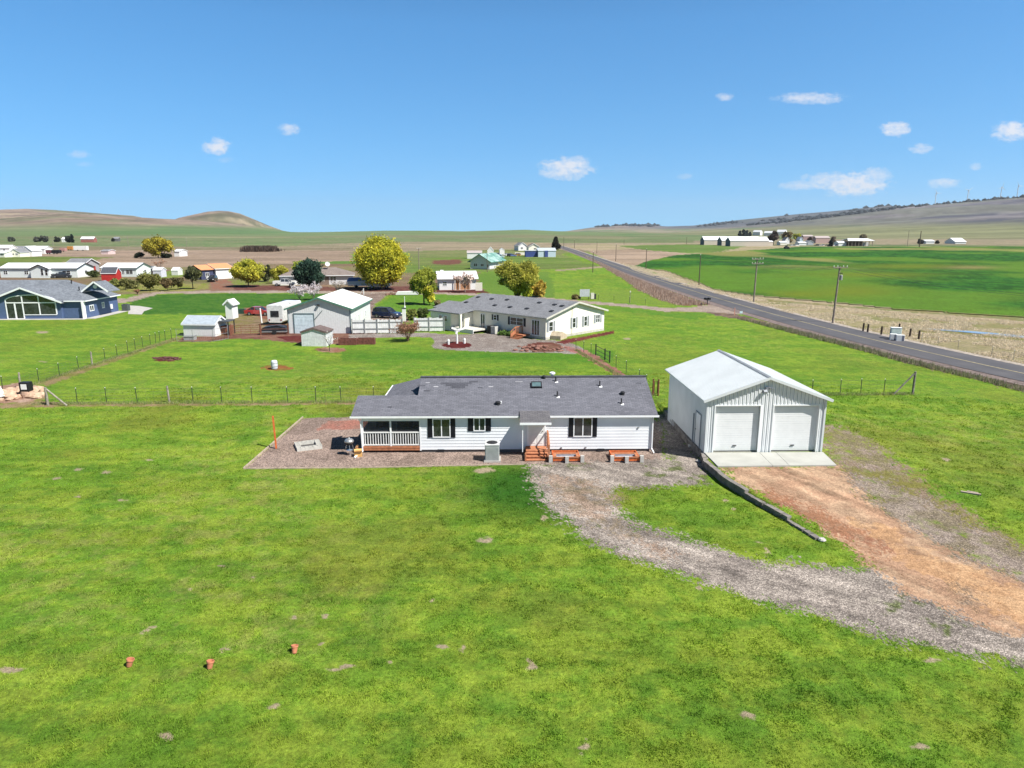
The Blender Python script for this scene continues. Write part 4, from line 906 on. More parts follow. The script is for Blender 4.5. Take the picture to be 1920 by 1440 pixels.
for a_, b_ in ((X0, X1), (X2, X3)): tr_.box(a_ - .07, a_, -.05, T + .02, dz0, dt + .07); tr_.box(b_, b_ + .07, -.05, T + .02, dz0, dt + .07); tr_.box(a_, b_, -.05, T + .02, dt, dt + .07)
tr_.build('door_trim', M_rib, garage); tr_ = MB()
tr_.box(-.05, .07, -.055, -.036, -.4, GE - .02); tr_.box(-.05, -.031, -.036, .08, -.4, GE - .02); tr_.build('corner_trim', M_metalr, garage); tr_ = MB(); tr_.box(GL - .07, GL + .05, -.055, -.036, -.4, GE - .02); tr_.box(GL, GL + .05, -.036, .08, -.4, GE - .02)
tr_.build('corner_trim', M_metalr, garage)
M_odoor = mat('overhead_door_white', (.72, .73, .73), rough=.5, var=.03)
for a_, b_ in ((X0, X1), (X2, X3)):
    dd = MB(); n = 20; h_ = (dt - dz0) / n; yb = .17
    for k in range(n):
        z = dz0 + k * h_; dd.box(a_ - .02, b_ + .02, yb, yb + .03, z, z + h_ - .022); dd.box(a_ - .02, b_ + .02, yb + .012, yb + .025, z + h_ - .022, z + h_)
        
    do_ = dd.build('overhead_door', M_odoor, garage); MB().box(a_, b_, yb - .01, yb - .001, dz0, dz0 + .05).build('bottom_seal', M_dark, do_); MB().cbox((a_ + b_) / 2, yb - .03, dz0 + .35, .22, .05, .05).build('handle', M_dark, do_)
    rv = MB(); rv.box(a_ - .05, a_, T + .021, yb + .05, dz0, dt + .02); rv.box(b_, b_ + .05, T + .021, yb + .05, dz0, dt + .02); rv.box(a_, b_, T + .021, yb + .05, dt + .0, dt + .05); rv.build('door_jamb', M_metalw, garage)
# roof: two ribbed planes and ridge cap
oh, ohf = .32, .28
def plane_pt(side, u, y, lift=0.0):   # u: distance out from the ridge
    x = ay + side * u; return (x, y, GA + .10 - gs * u + lift)
U = ay + oh
for side in (-1, 1):
    rp = MB(); a_, b_, c_, d_ = plane_pt(side, U, -ohf), plane_pt(side, U, GD + ohf), plane_pt(side, .0, GD + ohf), plane_pt(side, .0, -ohf)
    roof_slab(rp, a_, b_, c_, d_, .07); y = -ohf + .05
    while y < GD + ohf - .04:
        q = [plane_pt(side, U - .01, y, .0), plane_pt(side, U - .01, y + .045, .0), plane_pt(side, .12, y + .045, .0), plane_pt(side, .12, y, .0)]
        up = Vector((0, 0, .028)); qq = [Vector(v) + up for v in q]
        rp.q(*qq); rp.q(q[0], q[3], qq[3], qq[0]); rp.q(q[1], q[2], qq[2], qq[1]); rp.q(q[0], q[1], qq[1], qq[0]); y += .232
    rp.build('roof', M_metalr, garage)
rcp = MB()
for side in (-1, 1): rcp.q(plane_pt(side, .14, -ohf, .045), plane_pt(side, .14, GD + ohf, .045), plane_pt(side, -.002, GD + ohf, .05), plane_pt(side, -.002, -ohf, .05))
rcp.build('ridge_cap', mat('ridge_cap_grey', (.30, .32, .34), rough=.5), garage)
rk = MB()
for side in (-1, 1):
    rk.bar(Vector(plane_pt(side, U, -ohf, -.06)), Vector(plane_pt(side, 0.0, -ohf, -.06)), .03, .16)
rk.build('rake_trim', M_metalr, garage)
# personnel door and downspout on the left wall, flood light
sd = MB(); sd.box(-.06, -.032, 1.0, 1.95, .05, 2.1); so = sd.build('side_door', M_metalw, garage); MB().tube((-.06, 1.85, 1.0), (-.12, 1.85, 1.0), .03).build('handle', M_dark, so)
fr = MB(); fr.box(-.08, -.032, .92, .997, 0, 2.18); fr.box(-.08, -.032, 1.953, 2.03, 0, 2.18); fr.box(-.08, -.032, 1.0, 1.95, 2.103, 2.18); fr.build('door_frame', M_joint, garage)
MB().bar((-.09, 2.35, 0), (-.09, 2.35, 1.9), .08, .05).build('conduit', M_joint, garage)
MB().box(-.03, .0, .05, GD, -.5, .0)
x, z = gw(1438, 729); fl = MB(); fl.cbox(x, -.10, z, .22, .12, .12); fl.cbox(x - .18, -.22, z - .18, .26, .2, .14, .3, R(-35)); fl.tube((x, -.05, z + .05), (x - .1, -.2, z - .05), .025); fl.tube((x + .05, -.16, z + .10), (x + .42, -.20, z + .05), .02); fl.build('flood_light', mat('lamp_grey', (.22, .24, .27), rough=.4), garage)
# apron
c1, c2, c3, c4 = [Gz(a_, b_, GZ) for a_, b_ in ((1321, 849.5), (1543, 848.5), (1568, 872.5), (1346, 875))]
M_apron = mat('apron_concrete', (.40, .40, .365), rough=.9, var=.09, vscale=.9, bump=.004, bscale=50)
ap = MB(); e_ = Vector((math.cos(GR), math.sin(GR), 0)); nb = Vector((math.sin(GR), -math.cos(GR), 0))
cuts = [-.02, .455, .60, 1.0]; cuts = [(0, .46), (.463, .60), (.603, 1.0)]
for a_, b_ in cuts:
    A = c1.lerp(c2, a_); B = c1.lerp(c2, b_); C = c4.lerp(c3, b_); D = c4.lerp(c3, a_); up = Vector((0, 0, .035)); dn = Vector((0, 0, -.35))
    t4 = [v + up for v in (A, B, C, D)]; b4 = [v + dn for v in (A, B, C, D)]; ap.q(*t4)
    for k in range(4): ap.q(t4[k], t4[(k + 1) % 4], b4[(k + 1) % 4], b4[k])
tag(ap.build('concrete_apron', M_apron), 'pale concrete apron in front of the garage doors', kind='structure')
# stacked-block retaining wall
rw = MB(); rd = random.Random(3)
for i in range(len(WALL) - 1):
    a_ = Vector((*WALL[i], 0)); b_ = Vector((*WALL[i + 1], 0)); L = (b_ - a_).length; n = max(1, round(L / .42)); ang_ = math.atan2((b_ - a_).y, (b_ - a_).x)
    for k in range(n):
        c = a_.lerp(b_, (k + .5) / n); H = float(np.interp(WSEG[i] + L * (k + .5) / n, WH_S, WH_H)); rows = max(1, int(round((H + .06) / .16)))
        for r_ in range(rows):
            off = ((r_ % 2) - .5) * .2; q = c + (b_ - a_).normalized() * off
            rw.cbox(q.x + rd.uniform(-.02, .02), q.y + rd.uniform(-.02, .02), -.04 + r_ * .16, .405, .27, .152, ang_ + rd.uniform(-.05, .05))
tag(rw.build('retaining_wall', mat('dark_wall_block', (.22, .20, .185), rough=.95, var=.25, vscale=2.5)), 'low curving retaining wall of stacked grey blocks beside the garage and dirt drive', 'wall')
for k, (px, py, r_) in enumerate(((1296, 838, .22), (1309, 866, .16), (1541, 1014, .17))):
    p = G(px, py); tag(MB().rock(p.x, p.y, p.z + r_ * .3, r_, .6, k).build('boulder', M_block), ['squarish grey boulder beside the middle of the garage side wall', 'small grey stone at the bend of the retaining wall near the gravel', 'pale rounded stone at the far end of the retaining wall'][k], 'rock')
p = G(1820, 926); o = MB().cbox(0, 0, 0, .9, .12, .08, R(-30)).cbox(.2, .15, 0, .5, .1, .06, R(-38)).build('scrap_board', mat('scrap_wood', (.45, .36, .30))); o.location = p; tag(o, 'short weathered board lying in the grass at the right side of the dirt drive', 'board')
# ------------------------------------------------------------------ generic houses
def gable(name, label, cat, p1, p2, depth, wall_h, rise, mw, mr, over=.4, ridge='x', windows=(), doors=(), side=(), trim=None, rz=None, L=None, group=None, base=.25, th=.12, hip=0, back_over=None, rafter=None, mt=None):
    """house whose front wall base runs p1->p2. windows: (x fraction, width, z0, z1) on the front; side: ('r'|'l', y fraction, w, z0, z1)"""
    o, r_, l_ = frame_on(p1, p2); rz = r_ if rz is None else rz; L = L or l_
    o.z = min(p1.z, p2.z) - .1
    t = thing(name, label, cat, o, rz, group); D = depth; H = wall_h; bo = over if back_over is None else back_over; mt = mt or M_trim
    w = MB(); w.box(0, L, 0, D, -.4, H)
    r = MB(); s = rise
    if ridge == 'x':
        k = s / (D / 2); zf = H - k * over
        if not hip:
            for gx_ in (0, L - .1): w.box(gx_, gx_ + .1, 0, 0, 0, 0) if False else w.q((gx_ + (.1 if gx_ else 0), 0, H), (gx_ + (.1 if gx_ else 0), D, H), (gx_ + (.1 if gx_ else 0), D / 2, H + s))
        hp = hip
        roof_slab(r, (-over, -over, zf + .1), (L + over, -over, zf + .1), (L + over - hp, D / 2, H + s + .1), (-over + hp, D / 2, H + s + .1), th)
        roof_slab(r, (L + over, D + bo, zf + .1), (-over, D + bo, zf + .1), (-over + hp, D / 2, H + s + .1), (L + over - hp, D / 2, H + s + .1), th)
        if hip:
            roof_slab(r, (L + over, -over, zf + .1), (L + over, D + bo, zf + .1), (L + over - hp, D / 2, H + s + .1), (L + over - hp, D / 2 + .01, H + s + .1), th)
            roof_slab(r, (-over, D + bo, zf + .1), (-over, -over, zf + .1), (-over + hp, D / 2, H + s + .1), (-over + hp, D / 2 - .01, H + s + .1), th)
        f = MB(); f.box(-over, L + over, -over - .03, -over - .002, zf - .08, zf + .08)
        if not hip:
            for gx_ in (-over - .03, L + over + .002):
                f.bar((gx_ + .014, -over, zf + .0), (gx_ + .014, D / 2, H + s + .0), .028, .2); f.bar((gx_ + .014, D + bo, zf), (gx_ + .014, D / 2, H + s), .028, .2)
    else:
        k = s / (L / 2); zf = H - k * over
        w.q((0, 0, H), (L, 0, H), (L / 2, 0, H + s)); w.q((0, D, H), (L, D, H), (L / 2, D, H + s))
        roof_slab(r, (-over, -over, zf + .1), (-over, D + bo, zf + .1), (L / 2, D + bo, H + s + .1), (L / 2, -over, H + s + .1), th)
        roof_slab(r, (L + over, D + bo, zf + .1), (L + over, -over, zf + .1), (L / 2, -over, H + s + .1), (L / 2, D + bo, H + s + .1), th)
        f = MB(); f.bar((-over, -over - .016, zf), (L / 2, -over - .016, H + s), .028, .22); f.bar((L + over, -over - .016, zf), (L / 2, -over - .016, H + s), .028, .22)
        for gx_ in (-over - .03, L + over + .002): f.box(gx_, gx_ + .028, -over, D + bo, zf - .1, zf + .08)
    w.build('wall', mw, t); r.build('roof', mr, t); f.build('roof_trim', mt if trim is None else trim, t)
    if base: MB().box(-.02, L + .02, -.02, D + .02, -.5, base).build('skirting', M_conc, t)
    for wn_ in windows:
        fx, ww, z0, z1 = wn_[:4]; sh = wn_[4] if len(wn_) > 4 else None
        window(t, fx * L - ww / 2, fx * L + ww / 2, z0, z1, 0, 'x', split=2 if ww > .9 else 1, fr=.09, grid=2, shutters=sh)
    for (fx, ww, z0, z1, md) in doors: MB().box(fx * L - ww / 2, fx * L + ww / 2, -.05, 0, z0, z1).build('door', md, t)
    for sdn in side:
        wh, fy, ww, z0, z1 = sdn[:5]; window(t, fy * D - ww / 2, fy * D + ww / 2, z0, z1, L if wh == 'r' else 0, 'y', split=2 if ww > 1.2 else 1, fr=.09, side=1 if wh == 'r' else -1, grid=2)
    return t
# ------------------------------------------------------------------ vehicles
M_tyre = mat('tyre_rubber', (.02, .02, .02), rough=.9); M_rim = mat('alloy_rim', (.5, .5, .52), rough=.3, metal=.8); M_lamp = mat('headlight_glass', (.7, .72, .75), rough=.15)
M_tail = mat('tail_light', (.3, .01, .01), rough=.3)
def car(name, label, loc, rz, paint, kind='suv', group=None, simple=False):
    """car facing local +x"""
    t = thing(name, label, {'pickup': 'pickup', 'suv': 'car', 'sedan': 'car'}[kind], loc, rz, group)
    mp_ = mat('paint_' + '_'.join(str(int(c * 100)) for c in paint), paint, rough=.28, var=.05, spec=.6, coat=.5)
    L, Wd = {'suv': (4.7, 1.85), 'sedan': (4.6, 1.8), 'pickup': (5.6, 1.95)}[kind]
    if kind == 'suv': low = [(-2.3, .35), (-2.35, .75), (-2.28, 1.02), (-1.0, 1.05), (.9, 1.03), (2.15, .92), (2.35, .7), (2.3, .33)]; cab = [(-2.22, 1.02), (-2.05, 1.55), (-1.7, 1.70), (.1, 1.70), (.45, 1.62), (1.15, 1.02)]
    elif kind == 'sedan': low = [(-2.25, .33), (-2.3, .7), (-2.2, .95), (-1.4, .97), (.9, .93), (2.1, .80), (2.3, .6), (2.25, .3)]; cab = [(-1.85, .95), (-1.15, 1.38), (-.2, 1.44), (.3, 1.38), (1.1, .92)]
    else: low = [(-2.8, .45), (-2.8, 1.05), (-1.0, 1.1), (1.3, 1.1), (2.6, 1.02), (2.8, .85), (2.75, .42)]; cab = [(-.75, 1.08), (-.65, 1.72), (-.3, 1.80), (.75, 1.78), (1.05, 1.68), (1.6, 1.08)]
    hw_ = Wd / 2; b = MB()
    def shell(mb, pr, w0, w1, zlo, zhi):
        n = len(pr); i = len(mb.v)
        for sgn in (-1, 1):
            for x, z in pr:
                w = w0 + (w1 - w0) * max(0, min(1, (z - zlo) / max(.01, zhi - zlo))); mb.v.append((x, sgn * w, z))
        mb.f.append(tuple(range(i, i + n))); mb.uv.append(None); mb.f.append(tuple(i + n + k for k in reversed(range(n)))); mb.uv.append(None)
        for k in range(n): mb.f.append((i + k, i + n + k, i + n + (k + 1) % n, i + (k + 1) % n)); mb.uv.append(None)
    shell(b, low, hw_ - .02, hw_ - .03, .3, 1.1)
    if kind == 'pickup':
        b.box(-2.75, -.95, -hw_ + .03, -hw_ + .09, 1.1, 1.28); b.box(-2.75, -.95, hw_ - .09, hw_ - .03, 1.1, 1.28); b.box(-2.8, -2.75, -hw_ + .03, hw_ - .03, 1.1, 1.28); b.box(-.95, -.88, -hw_ + .05, hw_ - .05, 1.1, 1.3)
    zs = max(z for x, z in cab)
    # roof and pillars in paint, glass band below it
    cb = [(x, z) for x, z in cab]
    rf = [(x * .985 + .0, z) for x, z in cb if z > zs - .25]; i0 = min(x for x, z in rf); i1 = max(x for x, z in rf)
    b.box(i0 + .08, i1 - .08, -hw_ * .74, hw_ * .74, zs - .02, zs + .025)
    bo_ = b.build('body', mp_, t, bevel=.05)
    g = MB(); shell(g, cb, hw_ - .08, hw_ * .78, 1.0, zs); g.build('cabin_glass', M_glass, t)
    pl = MB()
    for sgn in (-1, 1):
        for k in range(len(cb) - 1):
            pass
        for xx in ((cb[0][0], cb[1][0]), (cb[-1][0], cb[-2][0])):
            pl.bar((xx[0], sgn * (hw_ - .075), cb[0][1]), (xx[1], sgn * (hw_ * .8), zs - .1), .06, .06)
        xm_ = (cb[0][0] + cb[-1][0]) / 2 - .1; pl.bar((xm_, sgn * (hw_ - .07), cb[0][1]), (xm_, sgn * (hw_ * .785), zs - .02), .08, .05)
    pl.build('pillar_frame', mp_, t)
    if simple: return t
    wx = {'suv': (-1.42, 1.42), 'sedan': (-1.4, 1.4), 'pickup': (-1.75, 1.75)}[kind]; wr = {'suv': .36, 'sedan': .32, 'pickup': .38}[kind]
    for x in wx:
        for sgn in (-1, 1):
            q = MB().tube((x, sgn * (hw_ - .2), wr), (x, sgn * (hw_ + .01), wr), wr, n=18).build('wheel', M_tyre, t); MB().tube((x, sgn * (hw_ + .005), wr), (x, sgn * (hw_ + .025), wr), wr * .6, n=14).build('rim', M_rim, q)
    for sgn in (-1, 1):
        MB().box(low[-2][0] - .12, low[-2][0] + .012, min(sgn * (hw_ - .42), sgn * (hw_ - .08)), max(sgn * (hw_ - .42), sgn * (hw_ - .08)), low[-2][1] - .02, low[-2][1] + .13).build('headlight', M_lamp, t)
        MB().box(low[1][0] - .02, low[1][0] + .1, min(sgn * (hw_ - .28), sgn * (hw_ - .06)), max(sgn * (hw_ - .28), sgn * (hw_ - .06)), low[1][1] + .02, low[1][1] + .22).build('tail_light', M_tail, t)
        MB().cbox(cb[-1][0] - .25, sgn * (hw_ + .08), 1.0, .12, .2, .13).build('mirror', mp_, t)
    return t
# ------------------------------------------------------------------ trees
def leaf_mat(name, rough=.7, trans=.25):
    if name in MATS: return MATS[name]
    m = bpy.data.materials.new(name); m.use_nodes = True; t = m.node_tree; b = t.nodes['Principled BSDF']; b.inputs['Roughness'].default_value = rough; b.inputs['Specular IOR Level'].default_value = .15
    at = N(t, 'ShaderNodeAttribute', attribute_name='Col'); t.links.new(at.outputs['Color'], b.inputs['Base Color'])
    tr = N(t, 'ShaderNodeBsdfTranslucent'); t.links.new(at.outputs['Color'], tr.inputs['Color']); ms = N(t, 'ShaderNodeMixShader'); ms.inputs[0].default_value = .38
    out = [n for n in t.nodes if n.type == 'OUTPUT_MATERIAL'][0]; t.links.new(b.outputs[0], ms.inputs[1]); t.links.new(tr.outputs[0], ms.inputs[2]); t.links.new(ms.outputs[0], out.inputs[0])
    MATS[name] = m; return m
M_leaf = leaf_mat('foliage')
M_bark = mat('bark', (.13, .095, .07), rough=.95, var=.25, vscale=5); M_barkg = mat('grey_bark', (.24, .20, .18), rough=.95, var=.25, vscale=5)
def leaves(name, C, rad, rng, n, size, colA, colB, parent, flat=.9, droop=0.0, bright=.35, tri=False):
    """leaf quads scattered round clump centres C (k,3) with radii rad (k,)"""
    k = rng.integers(0, len(C), n); d = rng.normal(size=(n, 3)); d /= np.linalg.norm(d, axis=1)[:, None]
    rr = rng.random(n) ** .45
    P = C[k] + d * (rad[k] * rr * (1 + .45 * (rng.random(n) < .22)))[:, None] * np.array([1, 1, flat])
    colA = tuple(c * 1.35 for c in colA); colB = tuple(c * 1.5 for c in colB)
    a = rng.normal(size=(n, 3)); a /= np.linalg.norm(a, axis=1)[:, None]
    if droop: a = a * (1 - droop) + np.array([0, 0, -1]) * droop * 1.2; a /= np.linalg.norm(a, axis=1)[:, None]
    b = np.cross(a, rng.normal(size=(n, 3))); b /= np.linalg.norm(b, axis=1)[:, None] + 1e-9
    s = size * rng.uniform(.6, 1.4, n)[:, None]
    ln = (1.0 + droop * 2.2)
    V = np.stack([P - a * s * ln - b * s * .6, P + a * s * ln * .8 - b * s * .5, P + a * s * ln + b * s * .6, P - a * s * ln * .7 + b * s * .5], 1).reshape(-1, 3)
    F = np.arange(4 * n).reshape(n, 4)
    cl = rng.random(len(C))[k] * .6 + rng.random(n) * .4
    col = np.array(colA) * cl[:, None] + np.array(colB) * (1 - cl)[:, None]; col = col * rng.uniform(1 - bright, 1 + bright, n)[:, None]
    cc = np.repeat(np.concatenate([col, np.ones((n, 1))], 1), 4, 0)
    return npmesh(name, V, F, M_leaf, cc, parent)
def limbs(mb, base, h, spread, rng, n=7, r0=.2, split=.3, twigs=0, tl=.9, tips=None):
    """trunk and limbs as tapered tubes"""
    b = Vector(base); top = b + Vector((0, 0, h * split)); mb.tube(b - Vector((0, 0, .2)), top, r0, r0 * .75, 9)
    for k in range(n):
        a = 2 * math.pi * (k + rng.random() * .7) / n; s = spread * (.5 + .5 * rng.random()); z = h * (split + (1 - split) * (.45 + .5 * rng.random()))
        st = b + Vector((0, 0, h * split * (.75 + .25 * rng.random()))); mid = st.lerp(b + Vector((math.cos(a) * s * .45, math.sin(a) * s * .45, z * .7)), 1.0); e = b + Vector((math.cos(a) * s, math.sin(a) * s, z))
        mb.tube(st, mid, r0 * .55, r0 * .32, 6, False); mb.tube(mid, e, r0 * .32, r0 * .08, 5, False)
        if tips is not None: tips.append(e); tips.append(mid)
        for j in range(twigs):
            u = rng.random(); p = mid.lerp(e, u); q = p + Vector((rng.normal(), rng.normal(), abs(rng.normal()) * .8)) * tl * .6; mb.tube(p, q, r0 * .12, r0 * .03, 4, False)
            if tips is not None: tips.append(q)
            for jj in range(2):
                q2 = q.lerp(p, .4 * rng.random()) + Vector((rng.normal(), rng.normal(), rng.normal() * .6 + .2)) * tl * .35; mb.tube(p.lerp(q, .5), q2, r0 * .06, r0 * .02, 3, False)
                if tips is not None: tips.append(q2)
def tree(name, label, px, py, wpx, hpx, colA, colB, seed=0, leafs=4000, size=.22, clumps=26, shape='round', low=.18, bark=None, cat='tree', group=None, droop=0.0, trunk=True, gap=.32, hpx_is_m=False):
    """broadleaf tree standing at a ground pixel; crown width and overall height given in photograph pixels there"""
    p = G(px, py); m = mpp(p); Wd = wpx * m; H = hpx * m / math.cos(PITCH * .8); rng = np.random.default_rng(seed + 100)
    t = thing(name, label, cat, p, 0, group)
    lo = H * low; C = []; Rd = []
    for k in range(clumps):
        for _ in range(20):
            q = rng.uniform(-1, 1, 3); l = np.linalg.norm(q)
            if shape == 'cone':
                zz = (q[2] + 1) / 2; w = (1 - zz) ** .75 + .04
                if math.hypot(q[0], q[1]) < 1 and math.hypot(q[0], q[1]) > .25: break
            elif .5 < l < 1: break
        if shape == 'cone': C.append((q[0] * Wd * .42 * w, q[1] * Wd * .42 * w, lo + zz * (H - lo) * .93)); Rd.append(Wd * .17 * (w + .15))
        else:
            zf = q[2]; wz = 1.0 if shape == 'round' else (1.0 - .25 * zf)
            C.append((q[0] * Wd * .36 * wz, q[1] * Wd * .36 * wz, (lo + H) / 2 + zf * (H - lo) * .36)); Rd.append(Wd * gap * .5 * rng.uniform(.6, 1.25))
    C = np.array(C); Rd = np.array(Rd)
    ln = leaves('crown', C, Rd, rng, leafs, size, colA, colB, t, droop=droop)
    if trunk:
        mb = MB(); limbs(mb, (0, 0, 0), H * .85, Wd * .38, rng, 7, max(.06, H * .022), max(low + .12, .25)); mb.build('trunk', bark or M_bark, t)
    return t
def bare_tree(name, label, px, py, wpx, hpx, blossom, nb, seed=0, r0=.1, twigs=7, size=.06, group=None, bark=None, cat='tree', n=9, split=.22, cb=None):
    p = G(px, py); m = mpp(p); rng = np.random.default_rng(seed + 500); t = thing(name, label, cat, p, 0, group); tips = []
    mb = MB(); H = hpx * m; limbs(mb, (0, 0, 0), H, wpx * m * .5, rng, n, r0, split, twigs, tl=wpx * m * .14, tips=tips); mb.build('trunk', bark or M_barkg, t)
    C = np.array([tuple(v) for v in tips]); leaves('crown', C, np.full(len(C), wpx * m * .055), rng, nb, size, blossom, cb or tuple(c * .8 for c in blossom), t)
    return t
# ------------------------------------------------------------------ fences and poles
def fence_line(name, label, pts, posts, ph=1.25, wires=5, cat='fence', mpost=None, special=()):
    """wire fence along ground pixels pts; posts: list of photograph pixels where the posts stand"""
    P = [G(*q) for q in posts]; o = P[0]; t = thing(name, label, cat, o, 0)
    for k, p in enumerate(P):
        q = p - o; b = MB(); rd2 = random.Random(k * 3 + len(P)); ln = Vector((rd2.uniform(-.05, .05), rd2.uniform(-.05, .05), 0))
        if k in special: b.tube(q - Vector((0, 0, .3)), q + Vector((0, 0, ph * 1.12)) + ln, .085, .075, 9); b.build('post', M_rustwood, t)
        else:
            b.bar(q - Vector((0, 0, .3)), q + Vector((0, 0, ph)) + ln, .05, .03); pst = b.build('post', mpost or M_greenpost, t)
            MB().bar(q + Vector((0, 0, ph)) + ln, q + Vector((0, 0, ph + .07)) + ln, .052, .034).build('post_tip', M_white, pst)
    w = MB(); line = [G(*q) for q in pts]
    for a, b in zip(line, line[1:]):
        n = max(1, int((b - a).length / 4)); prev = a
        for k in range(1, n + 1):
            c = a.lerp(b, k / n); c.z = hz(c.x, c.y)
            for j in range(wires):
                z = .12 + (ph - .2) * j / (wires - 1); w.tube(prev - o + Vector((0, 0, z)), c - o + Vector((0, 0, z)), .007, n=3, cap=False)
            nn = max(1, int((c - prev).length / .6)) if (a.y < 80) else 0
            for j in range(nn):
                q = prev.lerp(c, j / nn) - o; w.tube(q + Vector((0, 0, .1)), q + Vector((0, 0, ph - .1)), .004, n=3, cap=False)
            prev = c
    w.build('wire', M_wire, t); return t
M_pole = mat('creosote_pole', (.12, .09, .07), rough=.95, var=.25, vscale=2); M_polel = mat('weathered_pole', (.25, .21, .18), rough=.95, var=.2, vscale=2)
def pole(label, px, py, top_py, arm=0.0, lean=0.0, r=.15, transformer=False, m=None, arm_rz=0.3, arms=1):
    p = G(px, py); d = px_dir(px, top_py); 
    n_ = math.hypot(p.x, p.y) / math.hypot(d.x, d.y); H = CAMH + d.z * n_ - p.z
    t = thing('utility_pole', label, 'utility pole', p, arm_rz, 'utility poles across the fields')
    MB().tube((0, 0, -.5), (lean, 0, H), r, r * .65, 10).build('pole', m or M_pole, t)
    if arm:
        for j in range(arms):
            z = H - .25 - j * .9; c = MB(); c.box(lean - arm, lean + arm, -.17 - r * .7, -r * .7, z, z + .13).build('crossarm', M_polel, t)
            for x in (-arm * .92, -arm * .4, arm * .4, arm * .92): MB().lathe(lean + x, -.1 - r * .5, [(.03, 0), (.03, .1), (.08, .12), (.06, .22)], 8, z + .13).build('insulator', M_white, t)
    else:
        MB().lathe(lean, 0, [(.03, 0), (.03, .1), (.08, .12), (.06, .25)], 8, H).build('insulator', M_white, t)
    if transformer:
        MB().lathe(lean + .32, -.05, [(.12, 0), (.22, .03), (.22, .75), (.12, .82)], 12, H - 2.1).build('transformer', mat('transformer_grey', (.30, .31, .31), rough=.5), t)
        MB().cbox(lean + .25, -.05, H - 1.1, .5, .2, .12).build('bracket', M_dark, t)
    return t
M_cream = mat('cream_siding', (.82, .79, .68), rough=.65, var=.04, stripe=(2, .2, .015)); M_pale = mat('pale_grey_siding', (.70, .74, .72), rough=.65, var=.04, stripe=(2, .2, .015))
M_blue = mat('navy_lap_siding', (.085, .13, .25), rough=.6, var=.08, stripe=(2, .18, .02)); M_bluetop = mat('dark_navy_gable', (.035, .055, .13), rough=.6, var=.08, stripe=(2, .18, .02))
M_greysh = shingle('grey_shingles', (.23, .235, .25), (.17, .175, .19)); M_bluesh = shingle('blue_grey_shingles', (.21, .23, .26), (.14, .155, .18)); M_brownsh = shingle('brown_shingles', (.24, .20, .18), (.19, .155, .14)); M_whiteroof = mat('pale_metal_roof', (.70, .71, .72), rough=.45, var=.05, stripe=(0, .4, .03)); M_orangeroof = mat('orange_roof', (.60, .27, .13), rough=.8, var=.12)
M_red = mat('barn_red', (.42, .03, .025), rough=.7, var=.15); M_green = mat('green_trim', (.08, .20, .15), rough=.5, var=.1); M_blk = mat('black_plastic', (.015, .015, .017), rough=.5); M_rust = mat('rusty_steel', (.22, .09, .055), rough=.85, var=.25, vscale=6)
# ---- paved road
def ribbon(name, cl, wl, m, lift, parent=None, z_extra=0.0, sub=4.0):
    V = []; F = []; pts = []
    for (a, b), (wa, wb_) in zip(zip(cl, cl[1:]), zip(wl, wl[1:])):
        n = max(1, int(math.hypot(b[0] - a[0], b[1] - a[1]) / sub))
        for k in range(n): u = k / n; pts.append((a[0] * (1 - u) + b[0] * u, a[1] * (1 - u) + b[1] * u, wa * (1 - u) + wb_ * u))
    pts.append((*cl[-1], wl[-1])); mb = MB(); prev = None
    for i, (x, y, w) in enumerate(pts):
        x2, y2, _ = pts[min(i + 1, len(pts) - 1)]; x1, y1, _ = pts[max(i - 1, 0)]; d = Vector((x2 - x1, y2 - y1, 0)).normalized(); n = Vector((d.y, -d.x, 0))
        z = ROADZ(y) + lift; cur = (Vector((x, y, z)) - n * w, Vector((x, y, z)) + n * w)
        if prev: mb.q(prev[0], prev[1], cur[1], cur[0])
        prev = cur
    return mb.build(name, m, parent)
cpx = [(2050, 735), (1920, 700), (1757, 662), (1640, 637), (1572, 620), (1480, 597.5), (1416, 580.6), (1324, 555), (1283, 543), (1177.5, 509.6), (1118, 484), (1090, 474), (1058, 466)]
rc_ = [flat_pt(*q) for q in cpx]
ys = np.array([q[1] for q in rc_]); xs = np.array([q[0] for q in rc_]); cf = np.polyfit(np.log(ys), xs, 3); RX = lambda y: float(np.polyval(cf, math.log(y)))
def ROADZ(y): return max(hz(RX(y) - 4, y), hz(RX(y), y), hz(RX(y) + 4, y)) + .07
yl_ = [38, 50, 60, 70, 80, 90, 100, 115, 130, 150, 175, 200, 240, 290, 350, 420, 520, 600, 680]
cl = [(RX(y), y) for y in yl_]
M_asph = mat('asphalt', (.070, .068, .074), rough=.9, var=.18, vscale=.25, bump=.004, bscale=30, col2=(.105, .10, .105))
rd_ = ribbon('road', cl, [3.5] * len(cl), M_asph, .0); tag(rd_, 'straight two-lane paved country road', kind='structure')
mk = ribbon('road_marking', cl, [.11] * len(cl), mat('yellow_line', (.36, .31, .18), rough=.8, var=.25, vscale=2), .012); tag(mk, 'worn yellow centre line of the country road', kind='structure')
sh_ = ribbon('road_shoulder', [(x - 4.3, y) for x, y in cl], [.9] * len(cl), mat('cinder_shoulder', (.19, .145, .13), rough=.95, var=.3, vscale=2), -.035); tag(sh_, 'dark cinder shoulder on the near side of the road', kind='structure')
sh_ = ribbon('road_shoulder', [(x + 4.1, y) for x, y in cl], [.7] * len(cl), mat('pale_shoulder', (.36, .31, .26), rough=.95, var=.3, vscale=2), -.035); tag(sh_, 'pale gravel shoulder on the field side of the road', kind='structure')
